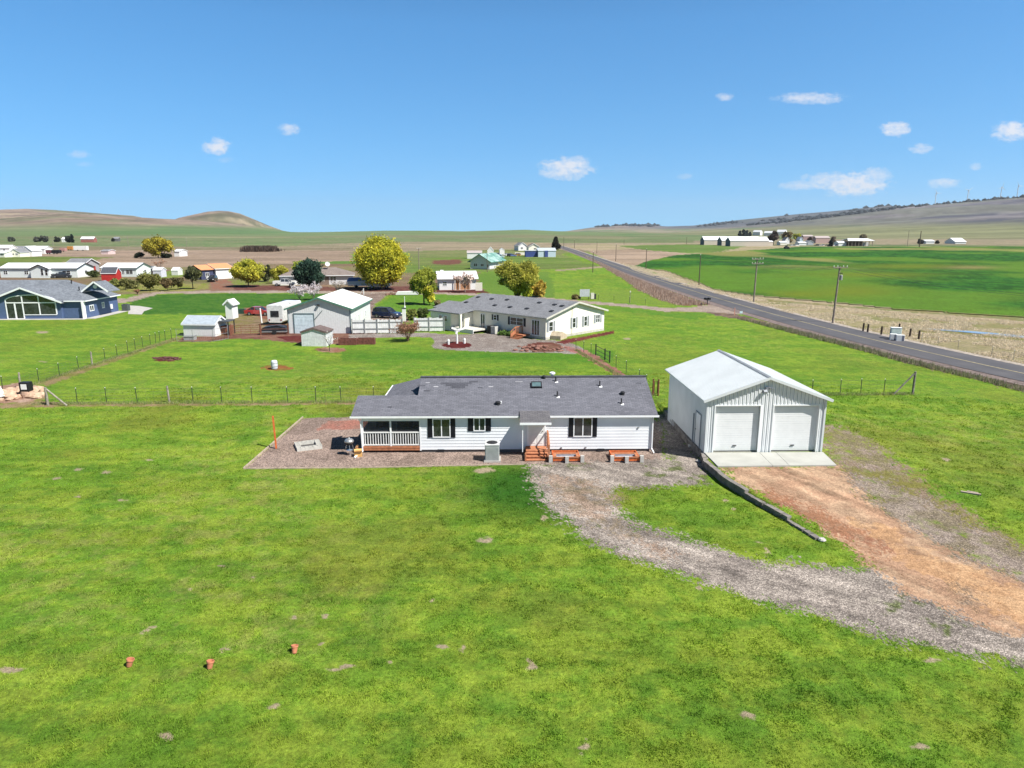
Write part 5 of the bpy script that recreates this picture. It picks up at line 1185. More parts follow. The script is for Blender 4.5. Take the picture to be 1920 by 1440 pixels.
# ---- stream by the right edge
sw = MB(); spx = [(1740, 617.5, .6), (1790, 620.5, 1.2), (1850, 625.5, 1.6), (1920, 632, 1.7), (2100, 650, 1.8)]; prev = None
for px, py, w in spx:
    p = G(px, py); c = (p + Vector((0, -w, .05)), p + Vector((0, w, .05)))
    if prev: sw.q(prev[0], c[0], c[1], prev[1])
    prev = c
tag(sw.build('stream', mat('stream_water', (.20, .27, .36), rough=.12, spec=.8, var=.1)), 'narrow strip of standing water in the dry grass beyond the road', kind='structure')

# ---- blue house at the left edge
q0 = G(162.5, 597); bo = q0 - Vector((24, 1.2, 0)); BR = math.atan2(1.2, 24)
bh = thing('blue_house', 'navy blue house with grey hipped roof and a large arched white window', 'house', (bo.x, bo.y, .0), BR)
BL = (q0 - bo).length; BD = 10.2; BH = 3.0; hp = 5.6; over = .45; rise = 3.0
wx0 = on_wall(bo, BR, -40, 560)[0]; gxc = on_wall(bo, BR, 47.5, 560)[0]; gx1 = on_wall(bo, BR, 110, 560)[0]; gw_ = (gx1 - gxc) + .45
MB().box(0, BL, 0, BD, -.3, BH).build('wall', M_blue, bh)
r = MB(); zf = BH - .1
roof_slab(r, (-over, -over, zf), (BL + over, -over, zf), (BL + over - hp, BD / 2, zf + rise), (-over + hp, BD / 2, zf + rise)); roof_slab(r, (BL + over, BD + over, zf), (-over, BD + over, zf), (-over + hp, BD / 2, zf + rise), (BL + over - hp, BD / 2, zf + rise))
roof_slab(r, (BL + over, -over, zf), (BL + over, BD + over, zf), (BL + over - hp, BD / 2, zf + rise), (BL + over - hp, BD / 2 - .01, zf + rise)); roof_slab(r, (-over, BD + over, zf), (-over, -over, zf), (-over + hp, BD / 2, zf + rise), (-over + hp, BD / 2 + .01, zf + rise))
gr_ = 2.05; k_ = gr_ / gw_; gf = -1.0
for sd_ in (-1, 1): roof_slab(r, (gxc + sd_ * (gw_ + .5), gf, zf - .25), (gxc + sd_ * (gw_ + .5), 1.0, zf - .25), (gxc, 4.2, zf + gr_ + .1), (gxc, gf, zf + gr_ + .1))
r.build('roof', M_bluesh, bh)
g = MB(); g.box(gxc - gw_, gxc + gw_, -.5, -.0, -.3, BH - .3); g.prism([(gxc - gw_, BH - .299), (gxc + gw_, BH - .299), (gxc, BH + gr_ - .25)], -.5, .4); g.build('front_gable', M_blue, bh)
f = MB()
for sd_ in (-1, 1): f.bar((gxc + sd_ * (gw_ + .5), gf - .02, zf - .25), (gxc, gf - .02, zf + gr_ + .06), .04, .26)
f.box(-over, gxc - gw_ - .5, -over - .03, -over, zf - .15, zf + .02); f.box(gxc + gw_ + .5, BL + over, -over - .03, -over, zf - .15, zf + .02); f.box(BL + over, BL + over + .03, -over, BD + over, zf - .15, zf + .02); f.build('roof_trim', M_trim, bh)
# arched window wall
aw0, aw1 = on_wall(bo, BR, 15, 570)[0], on_wall(bo, BR, 108, 570)[0]; zt = on_wall(bo, BR, 60, 552.5)[1]; zm = on_wall(bo, BR, 60, 567)[1]; zb = .75
ac_ = (aw0 + aw1) / 2; hwid = (aw1 - aw0) / 2; n = 18
def arch(x): return zm + .18 + (zt - zm - .18) * math.sqrt(max(0, 1 - ((x - ac_) / hwid) ** 2 * .92))
fm = MB(); yq = -.5
for k in range(n):
    xa_ = aw0 + (aw1 - aw0) * k / n; xb_ = aw0 + (aw1 - aw0) * (k + 1) / n; fm.bar((xa_, yq - .04, arch(xa_)), (xb_, yq - .04, arch(xb_)), .08, .14)
for x in (aw0, aw0 + (aw1 - aw0) * .335, aw0 + (aw1 - aw0) * .665, aw1): fm.box(x - .08, x + .08, yq - .08, yq, .1 if x < ac_ - 1 else zb, arch(x))
fm.box(aw0, aw1, yq - .09, yq - .001, zm - .08, zm + .08); fm.box(aw0 + (aw1 - aw0) * .335, aw1, yq - .09, yq - .001, zb - .1, zb); fm.box(aw0, aw0 + (aw1 - aw0) * .335, yq - .09, yq - .001, .05, .13)
fo = fm.build('arched_window', M_trim, bh); pg = MB()
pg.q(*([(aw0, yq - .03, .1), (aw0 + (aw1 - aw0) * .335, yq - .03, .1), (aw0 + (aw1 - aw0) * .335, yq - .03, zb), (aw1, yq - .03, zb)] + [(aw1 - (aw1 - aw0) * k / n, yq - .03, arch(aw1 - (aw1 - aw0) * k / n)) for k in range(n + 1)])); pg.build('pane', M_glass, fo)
MB().box(aw0 + (aw1 - aw0) * .16, aw0 + (aw1 - aw0) * .19, yq - .07, yq - .035, .12, zm - .1).build('door_stile', M_trim, fo)
MB().box(BL - .25, BL + .05, -.6, .0, 0, BH - .2).build('porch_pillar', M_trim, bh)
window(bh, 1.2, 2.5, 1.0, 2.0, BL, 'y', side=1, fr=.12); window(bh, 5.0, 5.8, 1.1, 2.1, BL, 'y', side=1, fr=.12)
v = MB(); v.box(BL, BL + .12, 7.6, 8.2, .7, 1.5); v.build('meter_box', M_white, bh)
dx_, dz_ = on_wall(bo, BR, 172, 523, 4)
dm = MB(); dxl, dxr = on_wall(bo, BR, 150, 541, 2)[0], on_wall(bo, BR, 200, 536, 2)[0]; dc = (dxl + dxr) / 2; dh = 1.75
dm.prism([(dxl + .3, 4.3), (dxr - .3, 4.3), (dc, 5.55)], 2.6, 5.2); dm.build('dormer_gable', M_blue, bh)
dr = MB(); 
for sd_ in (-1, 1): roof_slab(dr, (dc + sd_ * (dxr - dxl) * .5, 2.2, 4.15), (dc + sd_ * (dxr - dxl) * .5, 6.0, 4.15), (dc, 6.0, 5.75), (dc, 2.2, 5.75), .1)
dr.build('dormer_roof', M_bluesh, bh); f = MB()
for sd_ in (-1, 1): f.bar((dc + sd_ * (dxr - dxl) * .5, 2.18, 4.1), (dc, 2.18, 5.7), .04, .24)
f.build('dormer_trim', M_trim, bh); MB().lathe(0, 0, [(.3, 0), (.34, .05), (.3, .1)], 18).build('dormer_vent', M_white, bh); bpy.data.objects['dormer_vent'].location = (dc, 2.55, 4.95); bpy.data.objects['dormer_vent'].rotation_euler = (R(90), 0, 0)
for x, y in ((BL - 7.5, 1.6), (BL - 1.9, 2.4), (BL - 4, 4.2)): z = zf + rise * (y + over) / (BD / 2 + over); MB().lathe(x, y, [(.09, -.1), (.09, .45), (.14, .46), (.14, .5)], 10, z).build('vent_pipe', M_dark, bh)
pa = MB(); pa.box(-4, BL + .4, -1.6, -.51, -.2, .06); pa.box(BL + .001, BL + 1.6, -.5, BD + 1, -.2, .06); pw = pa.build('concrete_walk', M_conc); pw.location = (bo.x, bo.y, 0); pw.rotation_euler = (0, 0, BR); tag(pw, 'concrete walk along the foot of the blue house', kind='structure')
pt_ = MB(); pp_ = [G(x, y) + Vector((0, 0, .03)) for x, y in ((243, 573), (262, 574), (287, 578), (270, 584), (266, 590), (240, 589))]; pt_.q(*pp_); tag(pt_.build('path', M_conc), 'pale concrete path curving off the end of the blue house', kind='structure')
p = G(237, 583); a = thing('air_conditioner', 'dark boxy outdoor air conditioner at the far corner of the blue house', 'air conditioner', p, BR); MB().box(-.5, .5, -.5, .5, .1, 1.2).build('casing', mat('ac_dark', (.07, .085, .08), rough=.5), a, bevel=.03); MB().lathe(0, 0, [(.4, 0), (.38, .04)], 16, 1.2).build('fan_grille', M_blk, a)

# ---- neighbouring cream house with grey roof
c0 = G(1023, 637.5); c1 = G(1132, 619.5); NR = math.atan2(c1.y - c0.y, c1.x - c0.x); NG = (c1 - c0).length; NRot = NR - math.pi / 2
NL = 18.4; NH = 2.95; ni = 1.55
e = Vector((math.cos(NRot), math.sin(NRot), 0)); no = Vector((c0.x, c0.y, 0)) - e * NL
nh = thing('cream_house', 'long cream manufactured home with grey shingle roof, sunroom, deck and red-brown steps', 'house', no, NRot)
w = MB(); w.box(0, NL, 0, NG, -.3, NH)
for gx_ in (0, NL): w.q((gx_, 0, NH), (gx_, NG, NH), (gx_, NG / 2, NH + ni))
w.build('wall', M_cream, nh)
r = MB(); ov = .35; k = ni / (NG / 2); zf = NH - k * ov
roof_slab(r, (-.3, -ov, zf + .08), (NL + .45, -ov, zf + .08), (NL + .45, NG / 2, NH + ni + .08), (-.3, NG / 2, NH + ni + .08)); roof_slab(r, (NL + .45, NG + ov, zf + .08), (-.3, NG + ov, zf + .08), (-.3, NG / 2, NH + ni + .08), (NL + .45, NG / 2, NH + ni + .08)); r.build('roof', M_greysh, nh)
f = MB(); f.box(-.3, NL + .45, -ov - .04, -ov, zf - .1, zf + .06); f.bar((NL + .47, -ov, zf - .02), (NL + .47, NG / 2, NH + ni - .02), .03, .22); f.bar((NL + .47, NG + ov, zf - .02), (NL + .47, NG / 2, NH + ni - .02), .03, .22); f.build('roof_trim', mat('beige_trim', (.55, .53, .47), rough=.6), nh)
MB().box(NL, NL + .03, NG * .42, NG * .42 + .12, 0, NH + 1.2).build('joint_trim', mat('beige_strip', (.50, .42, .30), rough=.7), nh)
MB().box(-.02, NL + .03, -.03, NG + .03, -.35, .35).build('skirting', mat('beige_skirting', (.50, .47, .42), rough=.8), nh)
nw = lambda px, py: on_wall(no, NRot, px, py)
def nwin(px0, px1, py0, py1, sp=2, sh=.3): 
    x0, z1 = nw(px0, py0); x1, z0 = nw(px1, py1); window(nh, x0, x1, z0, min(z1, 2.7), 0, split=sp, shutters=sh, grid=2, fr=.09)
nwin(956.5, 981.5, 593.5, 612, 2, .4); nwin(925, 932, 589.5, 601, 1, .3)
x0, z1 = nw(901, 587); x1, z0 = nw(910, 610); window(nh, x0, x1, .35, 2.5, 0, split=2, fr=.1)
x0, _ = nw(997, 597); x1, _ = nw(1012, 622); window(nh, x0, x1, .4, 2.5, 0, split=3, fr=.1)
M_grey_sh = mat('grey_shutter', (.25, .27, .28), rough=.6)
for fy, ww, z0, z1 in ((.08, .9, 1.0, 2.35), (.46, .75, 1.0, 2.45), (.66, .75, 1.0, 2.45), (.88, 1.0, 1.25, 2.45)):
    window(nh, fy * NG - ww / 2, fy * NG + ww / 2, z0, z1, NL, 'y', side=1, split=2 if ww > .9 else 1, fr=.09, grid=2)
    for s_ in (-1, 1):
        yc = fy * NG + s_ * (ww / 2 + .2); MB().box(NL, NL + .04, yc - .17, yc + .17, z0, z1).build('shutter', M_grey_sh, nh)
kk = 0
for fx in (.05, .22, .38, .55, .72, .88, .96):
    for fy in (.16, .36):
        kk += 1
        if kk in (3, 8, 11): continue
        y = NG * fy * (.9 + .1 * ((kk * 37) % 7) / 7); z = zf + .08 + k * (y + ov); b = MB(); M5 = Matrix.Translation((NL * fx, y, z)) @ Matrix.Rotation(math.atan(k), 4, 'X'); b.box(-.28, .28, -.22, .22, -.02, .12, M5); b.build('roof_vent', M_dark, nh)
# sunroom wing and deck
sx_a, _ = nw(889, 600)
wgz = 2.5; w0 = -2.2
sr = MB(); sr.box(-1.5, 3.0, -3.0, 0, -.2, wgz); sr.box(3.0, 4.4, -1.6, 0, -.2, wgz); sr.build('sunroom', M_cream, nh); MB().box(-4.6, -.01, .6, 6.0, -.2, wgz - .1).build('shade_tinted_wing', mat('shade_tinted_siding', (.36, .38, .52), rough=.7), nh)  # blue-purple shade on the wing is put into its wall colour
rr2 = MB(); roof_slab(rr2, (-1.8, -3.3, wgz + .12), (5.2, -3.3, wgz + .12), (5.2, -.36, NH + .02), (-1.8, -.36, NH + .02)); roof_slab(rr2, (-4.9, .2, wgz + .05), (-.31, .2, wgz + .05), (-.31, 3.4, NH + .35), (-4.9, 3.4, NH + .35)); roof_slab(rr2, (-.31, 6.4, wgz + .05), (-4.9, 6.4, wgz + .05), (-4.9, 3.4, NH + .35), (-.31, 3.4, NH + .35)); rr2.build('sunroom_roof', M_greysh, nh)
for x0 in (.4, 1.5): window(nh, x0, x0 + .8, 1.2, 2.1, -3.0, split=1, fr=.08)
window(nh, 3.2, 4.2, 1.2, 2.1, -1.6, split=2, fr=.08)
for x in (5.0,): MB().cbox(x, -2.9, 0, .3, .3, wgz + .1).build('porch_post', M_cream, nh)
dk = MB(); dk.box(3.01, 7.8, -3.0, -1.61, .35, .55); dk.box(4.41, 7.8, -1.608, -.03, .35, .55); dk.build('deck', mat('deck_cream', (.66, .63, .55), rough=.8, stripe=(0, .2, .01)), nh); MB().box(.4, 7.8, -3.08, -3.005, -.1, .55).build('deck_skirt', M_white, nh)
# steps with orange stained railing
x0, _ = nw(980, 630); x1, _ = nw(994, 630); s = MB(); s.box(x0, x1, -1.4, -.03, .35, .5)
for j in range(3): s.box(x0, x1, -1.72 - .3 * j, -1.42 - .3 * j, .24 - .12 * j, .30 - .12 * j)
s.build('steps', M_wood, nh); s = MB()
for yy_ in (-1.4, -.1): s.cbox(x0, yy_, 0, .1, .1, 1.5)
s.bar((x0, -1.4, 1.45), (x0, -.05, 1.45), .06, .1)
for j in range(8): s.cbox(x0, -1.3 + j * .16, .5, .04, .04, .95)
s.bar((x0, -2.3, .9), (x0, -1.4, 1.45), .06, .1); s.cbox(x0, -2.3, 0, .1, .1, .95)
s.bar((x0, -2.25, .4), (x0, -1.45, .85), .06, .5); s.build('railing', M_wood, nh)
def loc_n(x, y): return no + Matrix.Rotation(NRot, 3, 'Z') @ Vector((x, y, 0))
xa_, _ = nw(937, 620); a = thing('air_conditioner', 'pale outdoor air conditioner against the long front wall of the cream house', 'air conditioner', loc_n(xa_, -.9), NRot); MB().box(-.42, .42, -.42, .42, .05, 1.1).build('casing', mat('ac_pale', (.5, .49, .45), rough=.6), a, bevel=.03); MB().lathe(0, 0, [(.36, 0), (.34, .04)], 16, 1.1).build('fan_grille', M_dark, a)
a = thing('trash_bin', 'dark upright wheeled bin beside the pale air conditioner', 'bin', loc_n(xa_ - 1.0, -.8), NRot); b = MB(); b.box(-.35, .35, -.35, .35, .05, 1.0); b.build('body', M_blk, a, bevel=.04); MB().box(-.38, .38, -.4, .38, 1.0, 1.07).build('lid', mat('bin_lid', (.05, .05, .055)), a)
xb_, _ = nw(950, 620); o = MB().lathe(0, 0, [(.3, 0), (.45, .2), (.45, .5), (.2, .75)], 16).build('kettle_grill', M_blk); o.location = loc_n(xb_, -.7); tag(o, 'round black covered grill by the wall under the cream house windows', 'barbecue')
# well cover, small posts
p = G(1048, 635); t = thing('well_house', 'low tan slanted wooden well cover beside the cream house gable', 'well cover', p, NR + .3); b = MB(); b.prism([(-1.1, -.1), (1.1, -.1), (1.1, .45), (-.6, 1.05), (-1.1, .5)], -.7, .7); b.build('cover', mat('tan_boards', (.50, .42, .30), rough=.85, var=.15, stripe=(1, .2, .02)), t)
for k, (px, py, lb) in enumerate(((1071, 629, 'short white post nearest the tan well cover along the cream house gable'), (1085, 627, 'middle short white post beside the cream house gable'), (1099, 624, 'short white post farthest from the well cover along the gable'))):
    o = MB().cbox(0, 0, -.1, .18, .18, .75).build('white_post', M_white); o.location = G(px, py); tag(o, lb, 'post', 'short white posts by the cream house gable')

# ---- neighbouring metal barn
b1 = G(541.7, 625); b2 = G(659, 625); bb = frame_on(b1, b2)
M_ribw = mat('ribbed_white_steel', (.68, .69, .68), rough=.5, var=.05, stripe=(0, .30, .05)); M_gtrim = mat('grey_green_trim', (.12, .17, .18), rough=.5)
barn = gable('metal_barn', 'white ribbed steel barn with pale green-edged gable roof and one blue-white overhead door', 'barn', b1, b2, 13.8, 3.55, 1.45, M_ribw, mat('cream_metal_roof', (.74, .75, .68), rough=.45, var=.04, stripe=(1, .9, .02)), over=.35, ridge='y', base=0, trim=M_green)
o, rz, L = bb
x0 = on_wall(o, rz, 552, 600)[0]; x1 = on_wall(o, rz, 588, 600)[0]
dd = MB(); n = 7
for k in range(n): dd.box(x0, x1, -.05, -.02, .03 + 2.7 * k / n, .03 + 2.7 * (k + 1) / n - .03)
dd.box(x0, x1, -.035, -.02, .03, 2.73); dd.build('overhead_door', mat('pale_blue_door', (.58, .68, .72), rough=.45), barn)
f = MB(); f.box(x0 - .12, x0 - .002, -.08, -.0, 0, 2.9); f.box(x1 + .002, x1 + .12, -.08, 0, 0, 2.9); f.box(x0, x1, -.08, -.0, 2.75, 2.9); f.build('door_frame', M_gtrim, barn)
for x in (-.02, L - .1): MB().box(x, x + .12, -.06, .0, 0, 3.4).build('corner_trim', M_gtrim, barn)
f = MB(); f.bar((x1 + .1, -.08, 2.0), (x1 + 1.3, -.08, 3.3), .06, .06); f.build('brace', M_gtrim, barn); MB().cbox(L / 2, -.2, 3.95, .3, .25, .2).build('wall_lamp', M_dark, barn)
for y in (2.2, 4.8, 9.6): window(barn, y, y + .5, 1.2, 2.2, L, 'y', split=1, side=1)
MB().box(L, L + .05, 7.0, 7.9, .0, 2.1).build('side_door', M_white, barn)
# ---- panel fence from the barn to the cream house
def panel_fence(pxa, pya, pxb, pyb, label, n):
    a = G(pxa, pya); b = G(pxb, pyb); o, rz, L = frame_on(a, b); t = thing('panel_fence', label, 'fence', o, rz); H = 1.95
    for k in range(n):
        p_ = MB(); x0 = L * k / n + .05; x1 = L * (k + 1) / n - .05; m_ = 6; rd3 = random.Random(k)
        for j in range(m_):
            xa2 = x0 + (x1 - x0) * j / m_; xb2 = x0 + (x1 - x0) * (j + 1) / m_; za = .06 + rd3.uniform(0, .06); zb2 = H + rd3.uniform(-.1, .06); p_.box(xa2, xb2 - .012, .02, .05, za, zb2)
        p_.build('panel', mat('whitewashed_panel', (.76, .76, .74), rough=.75, var=.12, vscale=1.5), t)
    for k in range(n + 1): MB().cbox(L * k / n, -.03, -.2, .12, .1, H + .35).build('post', mat('grey_rail', (.28, .29, .28), rough=.8), t)
    for z in (.65, 1.55): MB().box(0, L, -.045, -.0, z, z + .1).build('rail', mat('grey_rail', (.28, .29, .28)), t)
    return t
panel_fence(661, 626, 755, 625, 'white vertical-board fence panel run with grey rails next to the barn', 4); panel_fence(777, 622, 833, 621.5, 'shorter white board fence run ending at the cream sunroom', 2)
# ---- striped metal shed, raised planters, shed with run
s1 = G(566, 649); s2 = G(606, 649.5)
sh = gable('striped_shed', 'small white corrugated metal shed with brown arched roof in front of the barn', 'shed', s1, s2, 2.6, 1.85, .45, mat('shed_corrugated', (.66, .67, .68), rough=.5, stripe=(0, .28, .06)), mat('brown_shed_roof', (.15, .11, .10), rough=.7, var=.2), over=.08, ridge='y', base=0, L=3.1, trim=mat('brown_shed_roof', (.15, .11, .10)))
s1 = G(345, 630); s2 = G(404, 631)
sh2 = gable('garden_shed', 'white garden shed with blue-grey metal roof inside a wire run', 'shed', s1, s2, 3.2, 1.75, .9, M_white, mat('bluegrey_metal_roof', (.38, .43, .48), rough=.45, stripe=(0, .3, .03)), over=.15, ridge='x', base=0)
kn = thing('kennel_run', 'grey wire kennel run wrapped round the white garden shed', 'fence', G(332, 640), 0); ko = G(332, 640); kk_ = [G(332, 640), G(362, 641.5), G(400, 641), G(428, 636), G(428, 628)]; w = MB()
for a, b in zip(kk_, kk_[1:]):
    n = max(1, int((b - a).length / 1.6))
    for j in range(n + 1): q = a.lerp(b, j / n) - ko; MB().tube(q, q + Vector((0, 0, 1.6)), .03).build('post', M_steel, kn)
    for z in (.1, .85, 1.6): w.tube(a - ko + Vector((0, 0, z)), b - ko + Vector((0, 0, z)), .022, n=5)
    for j in range(int((b - a).length / .25)): q = a.lerp(b, j / ((b - a).length / .25)) - ko; w.tube(q, q + Vector((0, 0, 1.6)), .006, n=3, cap=False)
w.build('wire_panel', M_steel, kn)
o = MB().cbox(0, 0, 0, 1.3, .9, .5).cbox(0, 0, .5, 1.4, 1.0, .08, 0, R(6)).build('dog_house', mat('grey_doghouse', (.30, .31, .30))); o.location = G(357, 637); tag(o, 'low grey animal hutch inside the wire run', 'hutch')
p = G(420, 628); t = thing('lean_to', 'open dark-roofed lean-to filled with stacked goods beside the garden shed', 'shed', p, 0)
MB().box(-1.2, 1.0, -.6, 1.6, 1.85, 1.95).build('roof', mat('dark_lean_roof', (.07, .08, .09)), t)
for x in (-1.1, .9):
    for y in (-.5, 1.5): MB().cbox(x, y, 0, .12, .12, 1.85).build('post', M_dark, t)
MB().box(-1.0, .8, 0, 1.4, 0, 1.2).build('stacked_goods', M_rust, t)
p = G(432, 598); tw = gable('tall_shed', 'tall narrow white outbuilding with small gable roof at the edge of the lawn', 'shed', G(424, 598), G(437, 598), 2.0, 2.6, .55, M_white, mat('white_shed_roof', (.62, .62, .60)), over=.25, ridge='y', base=0)
o = MB().cbox(0, 0, 0, 1.2, .8, .8).build('dumpster', mat('dark_green_bin', (.03, .07, .05))); o.location = G(454, 588); tag(o, 'small dark green box beside the tall narrow white outbuilding', 'bin')
for k, (px, py, lb) in enumerate(((653, 646, 'left of the two brown timber planter boxes behind the lawn'), (687, 645, 'right of the two brown timber planter boxes behind the lawn'))):
    o, t = G(px, py), None; t = thing('planter_box', lb, 'planter', o, .05, 'brown planter boxes'); b = MB(); b.box(-1.1, 1.1, -.5, -.42, 0, .75); b.box(-1.1, 1.1, .42, .5, 0, .75); b.box(-1.1, -1.02, -.42, .42, 0, .75); b.box(1.02, 1.1, -.42, .42, 0, .75); b.build('frame_board', mat('redbrown_board', (.16, .06, .045), rough=.9, var=.3, vscale=4), t); MB().box(-1.02, 1.02, -.42, .42, 0, .62).build('soil', mat('soil', (.13, .09, .07), rough=1), t)
# pipe gates
def pipe_gate(name, label, pa, pb_, H=1.35, rails=5, m=None, posts=(0, 1), cat='gate', mids=1):
    a, b = G(*pa), G(*pb_); o, rz, L = frame_on(a, b); t = thing(name, label, cat, o, rz); m = m or M_rust; f = MB()
    for k in range(rails): f.tube((.1, 0, .2 + (H - .25) * k / (rails - 1)), (L - .1, 0, .2 + (H - .25) * k / (rails - 1)), .03, n=6)
    for k in range(mids + 2): x = .1 + (L - .2) * k / (mids + 1); f.tube((x, 0, .2), (x, 0, H - .05), .03, n=6)
    f.build('gate_frame', m, t)
    for x in (0, L): MB().tube((x, 0, -.2), (x, 0, H + .15), .07, n=8).build('post', m, t)
    return t
pipe_gate('pipe_gate', 'long brown pipe fence panel left of the dark trailer', (434, 629), (489, 628), 1.4, 5, mids=2); pipe_gate('pipe_gate', 'brown pipe fence panel in front of the dark trailer', (489, 628), (541, 627), 1.4, 3, mids=0)
pipe_gate('field_gate', 'dark double field gate in the wire fence between the two houses', (1117, 666), (1134, 675), 1.15, 3, M_dark, mids=0); pipe_gate('field_gate', 'dark gate leaf nearer the camera, next to the double field gate', (1134, 675), (1143, 680), 1.15, 3, M_dark, mids=0)
pipe_gate('yard_gate', 'rust-red post and rail gate between the near house and the metal garage', (1224, 741), (1234, 742), 1.3, 2, M_rust, mids=0)
# camper, trailer and vehicles
p = G(521, 624); cpx_ = G(517, 609)
cm = thing('camper_trailer', 'white travel trailer parked with its black rear window towards the camera', 'camper', G(517, 611), R(-4)); b = MB()
b.prism([(-1.2, .7), (-1.25, 2.9), (-1.1, 3.1), (1.1, 3.1), (1.25, 2.9), (1.2, .7), (.9, .45), (-.9, .45)], 0, 7.5); b.build('body', mat('camper_white', (.70, .70, .68), rough=.35), cm, bevel=.05)
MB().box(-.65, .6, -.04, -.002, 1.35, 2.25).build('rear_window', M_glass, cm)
for sgn in (-1, 1): MB().tube((sgn * 1.0, 4, .38), (sgn * 1.22, 4, .38), .38, n=14).build('wheel', M_tyre, cm); MB().box(min(sgn * 1.0, sgn * .8), max(sgn * 1.0, sgn * .8), -.03, -.002, .8, 1.0).build('tail_light', M_tail, cm)
MB().cbox(.9, 3.2, 3.1, .7, .9, .25).build('roof_unit', M_white, cm)
p = G(514, 625.5); t = thing('utility_trailer', 'dark covered low trailer in front of the white camper', 'trailer', p, R(4)); b = MB(); b.prism([(-1.9, .45), (-1.2, .95), (.6, 1.25), (1.7, 1.0), (1.9, .45)], -.8, .8); b.build('cover', mat('dark_tarp', (.03, .035, .045), rough=.45, var=.3), t); MB().box(-1.8, 1.9, -.9, .9, .32, .45).build('frame', M_steel, t)
for sgn in (-1, 1): MB().tube((.3, sgn * .9, .3), (.3, sgn * 1.05, .3), .3, n=12).build('wheel', M_tyre, t)
car('parked_car', 'dark blue SUV parked on the gravel between the barn and the board fence', G(726, 596), R(-22), (.02, .03, .08), 'suv')
car('parked_car', 'white car parked between the dark pickup and the camper', G(521, 586), R(165), (.75, .76, .78), 'sedan'); car('pickup_truck', 'dark maroon pickup parked behind the white car', G(538, 582), R(-8), (.05, .03, .035), 'pickup')
car('wrecked_car', 'low red car half hidden behind the white post', G(487, 591), R(-6), (.40, .03, .03), 'sedan')
o = MB().tube((0, 0, -.3), (-.12, 0, 2.3), .12, .11, 10).build('white_pole_stub', M_white); o.location = G(491, 605.5); tag(o, 'leaning short white post in front of the red car', 'post')
# windmill ornament and ring
p = G(857, 644); t = thing('garden_windmill', 'white garden windmill ornament on a post in the red mulch ring', 'ornament', p, R(20)); MB().tube((0, 0, -.1), (0, 0, 1.5), .14, .10, 10).build('post', M_white, t); MB().box(-.3, .3, -.25, .25, 1.5, 1.75).build('head', M_white, t); b = MB()
for k in range(3):
    a = k * 2.094 + .35; b.bar((0, -.3, 1.75), (1.0 * math.cos(a), -.3, 1.75 + .5 * math.sin(a)), .05, .26)
b.build('blade', M_white, t); b = MB(); b.tube((-.9, -.1, 2.05), (-.5, -.1, 1.75), .07); b.tube((.9, .1, 2.1), (.5, 0, 1.8), .07); b.tube((-.5, -.1, 1.78), (.5, .1, 1.82), .07); b.build('bracket', M_dark, t)
for px, py, lb in ((841, 646, 'low white bollard on the left rim of the red mulch ring'), (871, 644, 'low white bollard on the right rim of the red mulch ring')):
    o = MB().lathe(0, 0, [(.14, -.05), (.14, .5), (.17, .52), (.06, .68)], 12).build('bollard', M_white); o.location = G(px, py); tag(o, lb, 'bollard', 'white bollards in the mulch ring')
# barrel in the lawn
p = G(515, 692); t = thing('barrel', 'white plastic barrel lying tipped on a ring of bare soil in the back lawn', 'barrel', p, .2); b = MB(); b.lathe(0, 0, [(.25, 0), (.31, .1), (.33, .45), (.31, .8), (.25, .9)], 18); b.build('drum', mat('barrel_white', (.60, .62, .70), rough=.5, var=.1), t, smooth=False); b = MB(); b.lathe(0, 0, [(.34, .0), (.34, .05)], 18, .28); b.lathe(0, 0, [(.34, .0), (.34, .05)], 18, .6); b.build('band', M_steel, t)
# stone heaps
def heap(name, label, px, py, wx, wy, n, r, m, seed=0, cat='stones', sq=.6):
    o = G(px, py); b = MB(); rd4 = random.Random(seed)
    for k in range(n):
        a = rd4.uniform(0, 6.28); u = rd4.random() ** .6; x = wx * u * math.cos(a); y = wy * u * math.sin(a); rr_ = r * rd4.uniform(.5, 1.2); b.rock(x, y, rr_ * .2 + (1 - u) * r * .9 * rd4.random(), rr_, sq, seed * 50 + k)
    q = b.build(name, m); q.location = o; return tag(q, label, cat)
heap('log_heap', 'heap of reddish logs and bark on the ring beside the cream house steps', 1012, 654, 3.6, 2.4, 46, .30, mat('red_bark', (.24, .12, .09), rough=.95, var=.35, vscale=6), 3, 'log pile', .4)
heap('mulch_heap', 'small dark red heap of bark in the middle of the left back lawn', 311, 673, 2.1, 1.2, 30, .18, mat('maroon_bark', (.12, .05, .05), rough=.95, var=.3), 4, 'mulch', .4)
heap('rock_heap', 'low heap of tan boulders at the left end of the wire fence', 28, 742, 2.8, 1.9, 26, .55, mat('tan_rock', (.52, .36, .25), rough=.9, var=.2, vscale=3), 5, 'rocks', .6)
p = G(52, 745); t = thing('bucket_stack', 'black crate with a white sheet on top of the rock heap', 'crate', p, 0); MB().lathe(0, 0, [(.42, 0), (.45, .3), (.42, .55)], 14).build('tub', mat('tub_tan', (.45, .30, .22)), t); MB().box(-.4, .4, -.3, .3, .55, 1.35).build('crate', M_blk, t, bevel=.04); MB().box(-.22, .25, -.33, -.302, .75, 1.2).build('label_sheet', M_white, t)
p = G(5, 747); t = thing('reclining_chair', 'white tilted lounge chair back at the far left beside the rocks', 'chair', p, R(20)); MB().bar((0, 0, .2), (-.5, .2, 1.5), .6, .08).build('backrest', M_white, t); MB().bar((-.1, -.9, .35), (0, 0, .25), .6, .08).build('seat', M_white, t)
for x in (-.25, .25):
    for y in (-.8, 0): MB().tube((x, y, 0), (x, y, .3), .03).build('leg', M_dark, t)

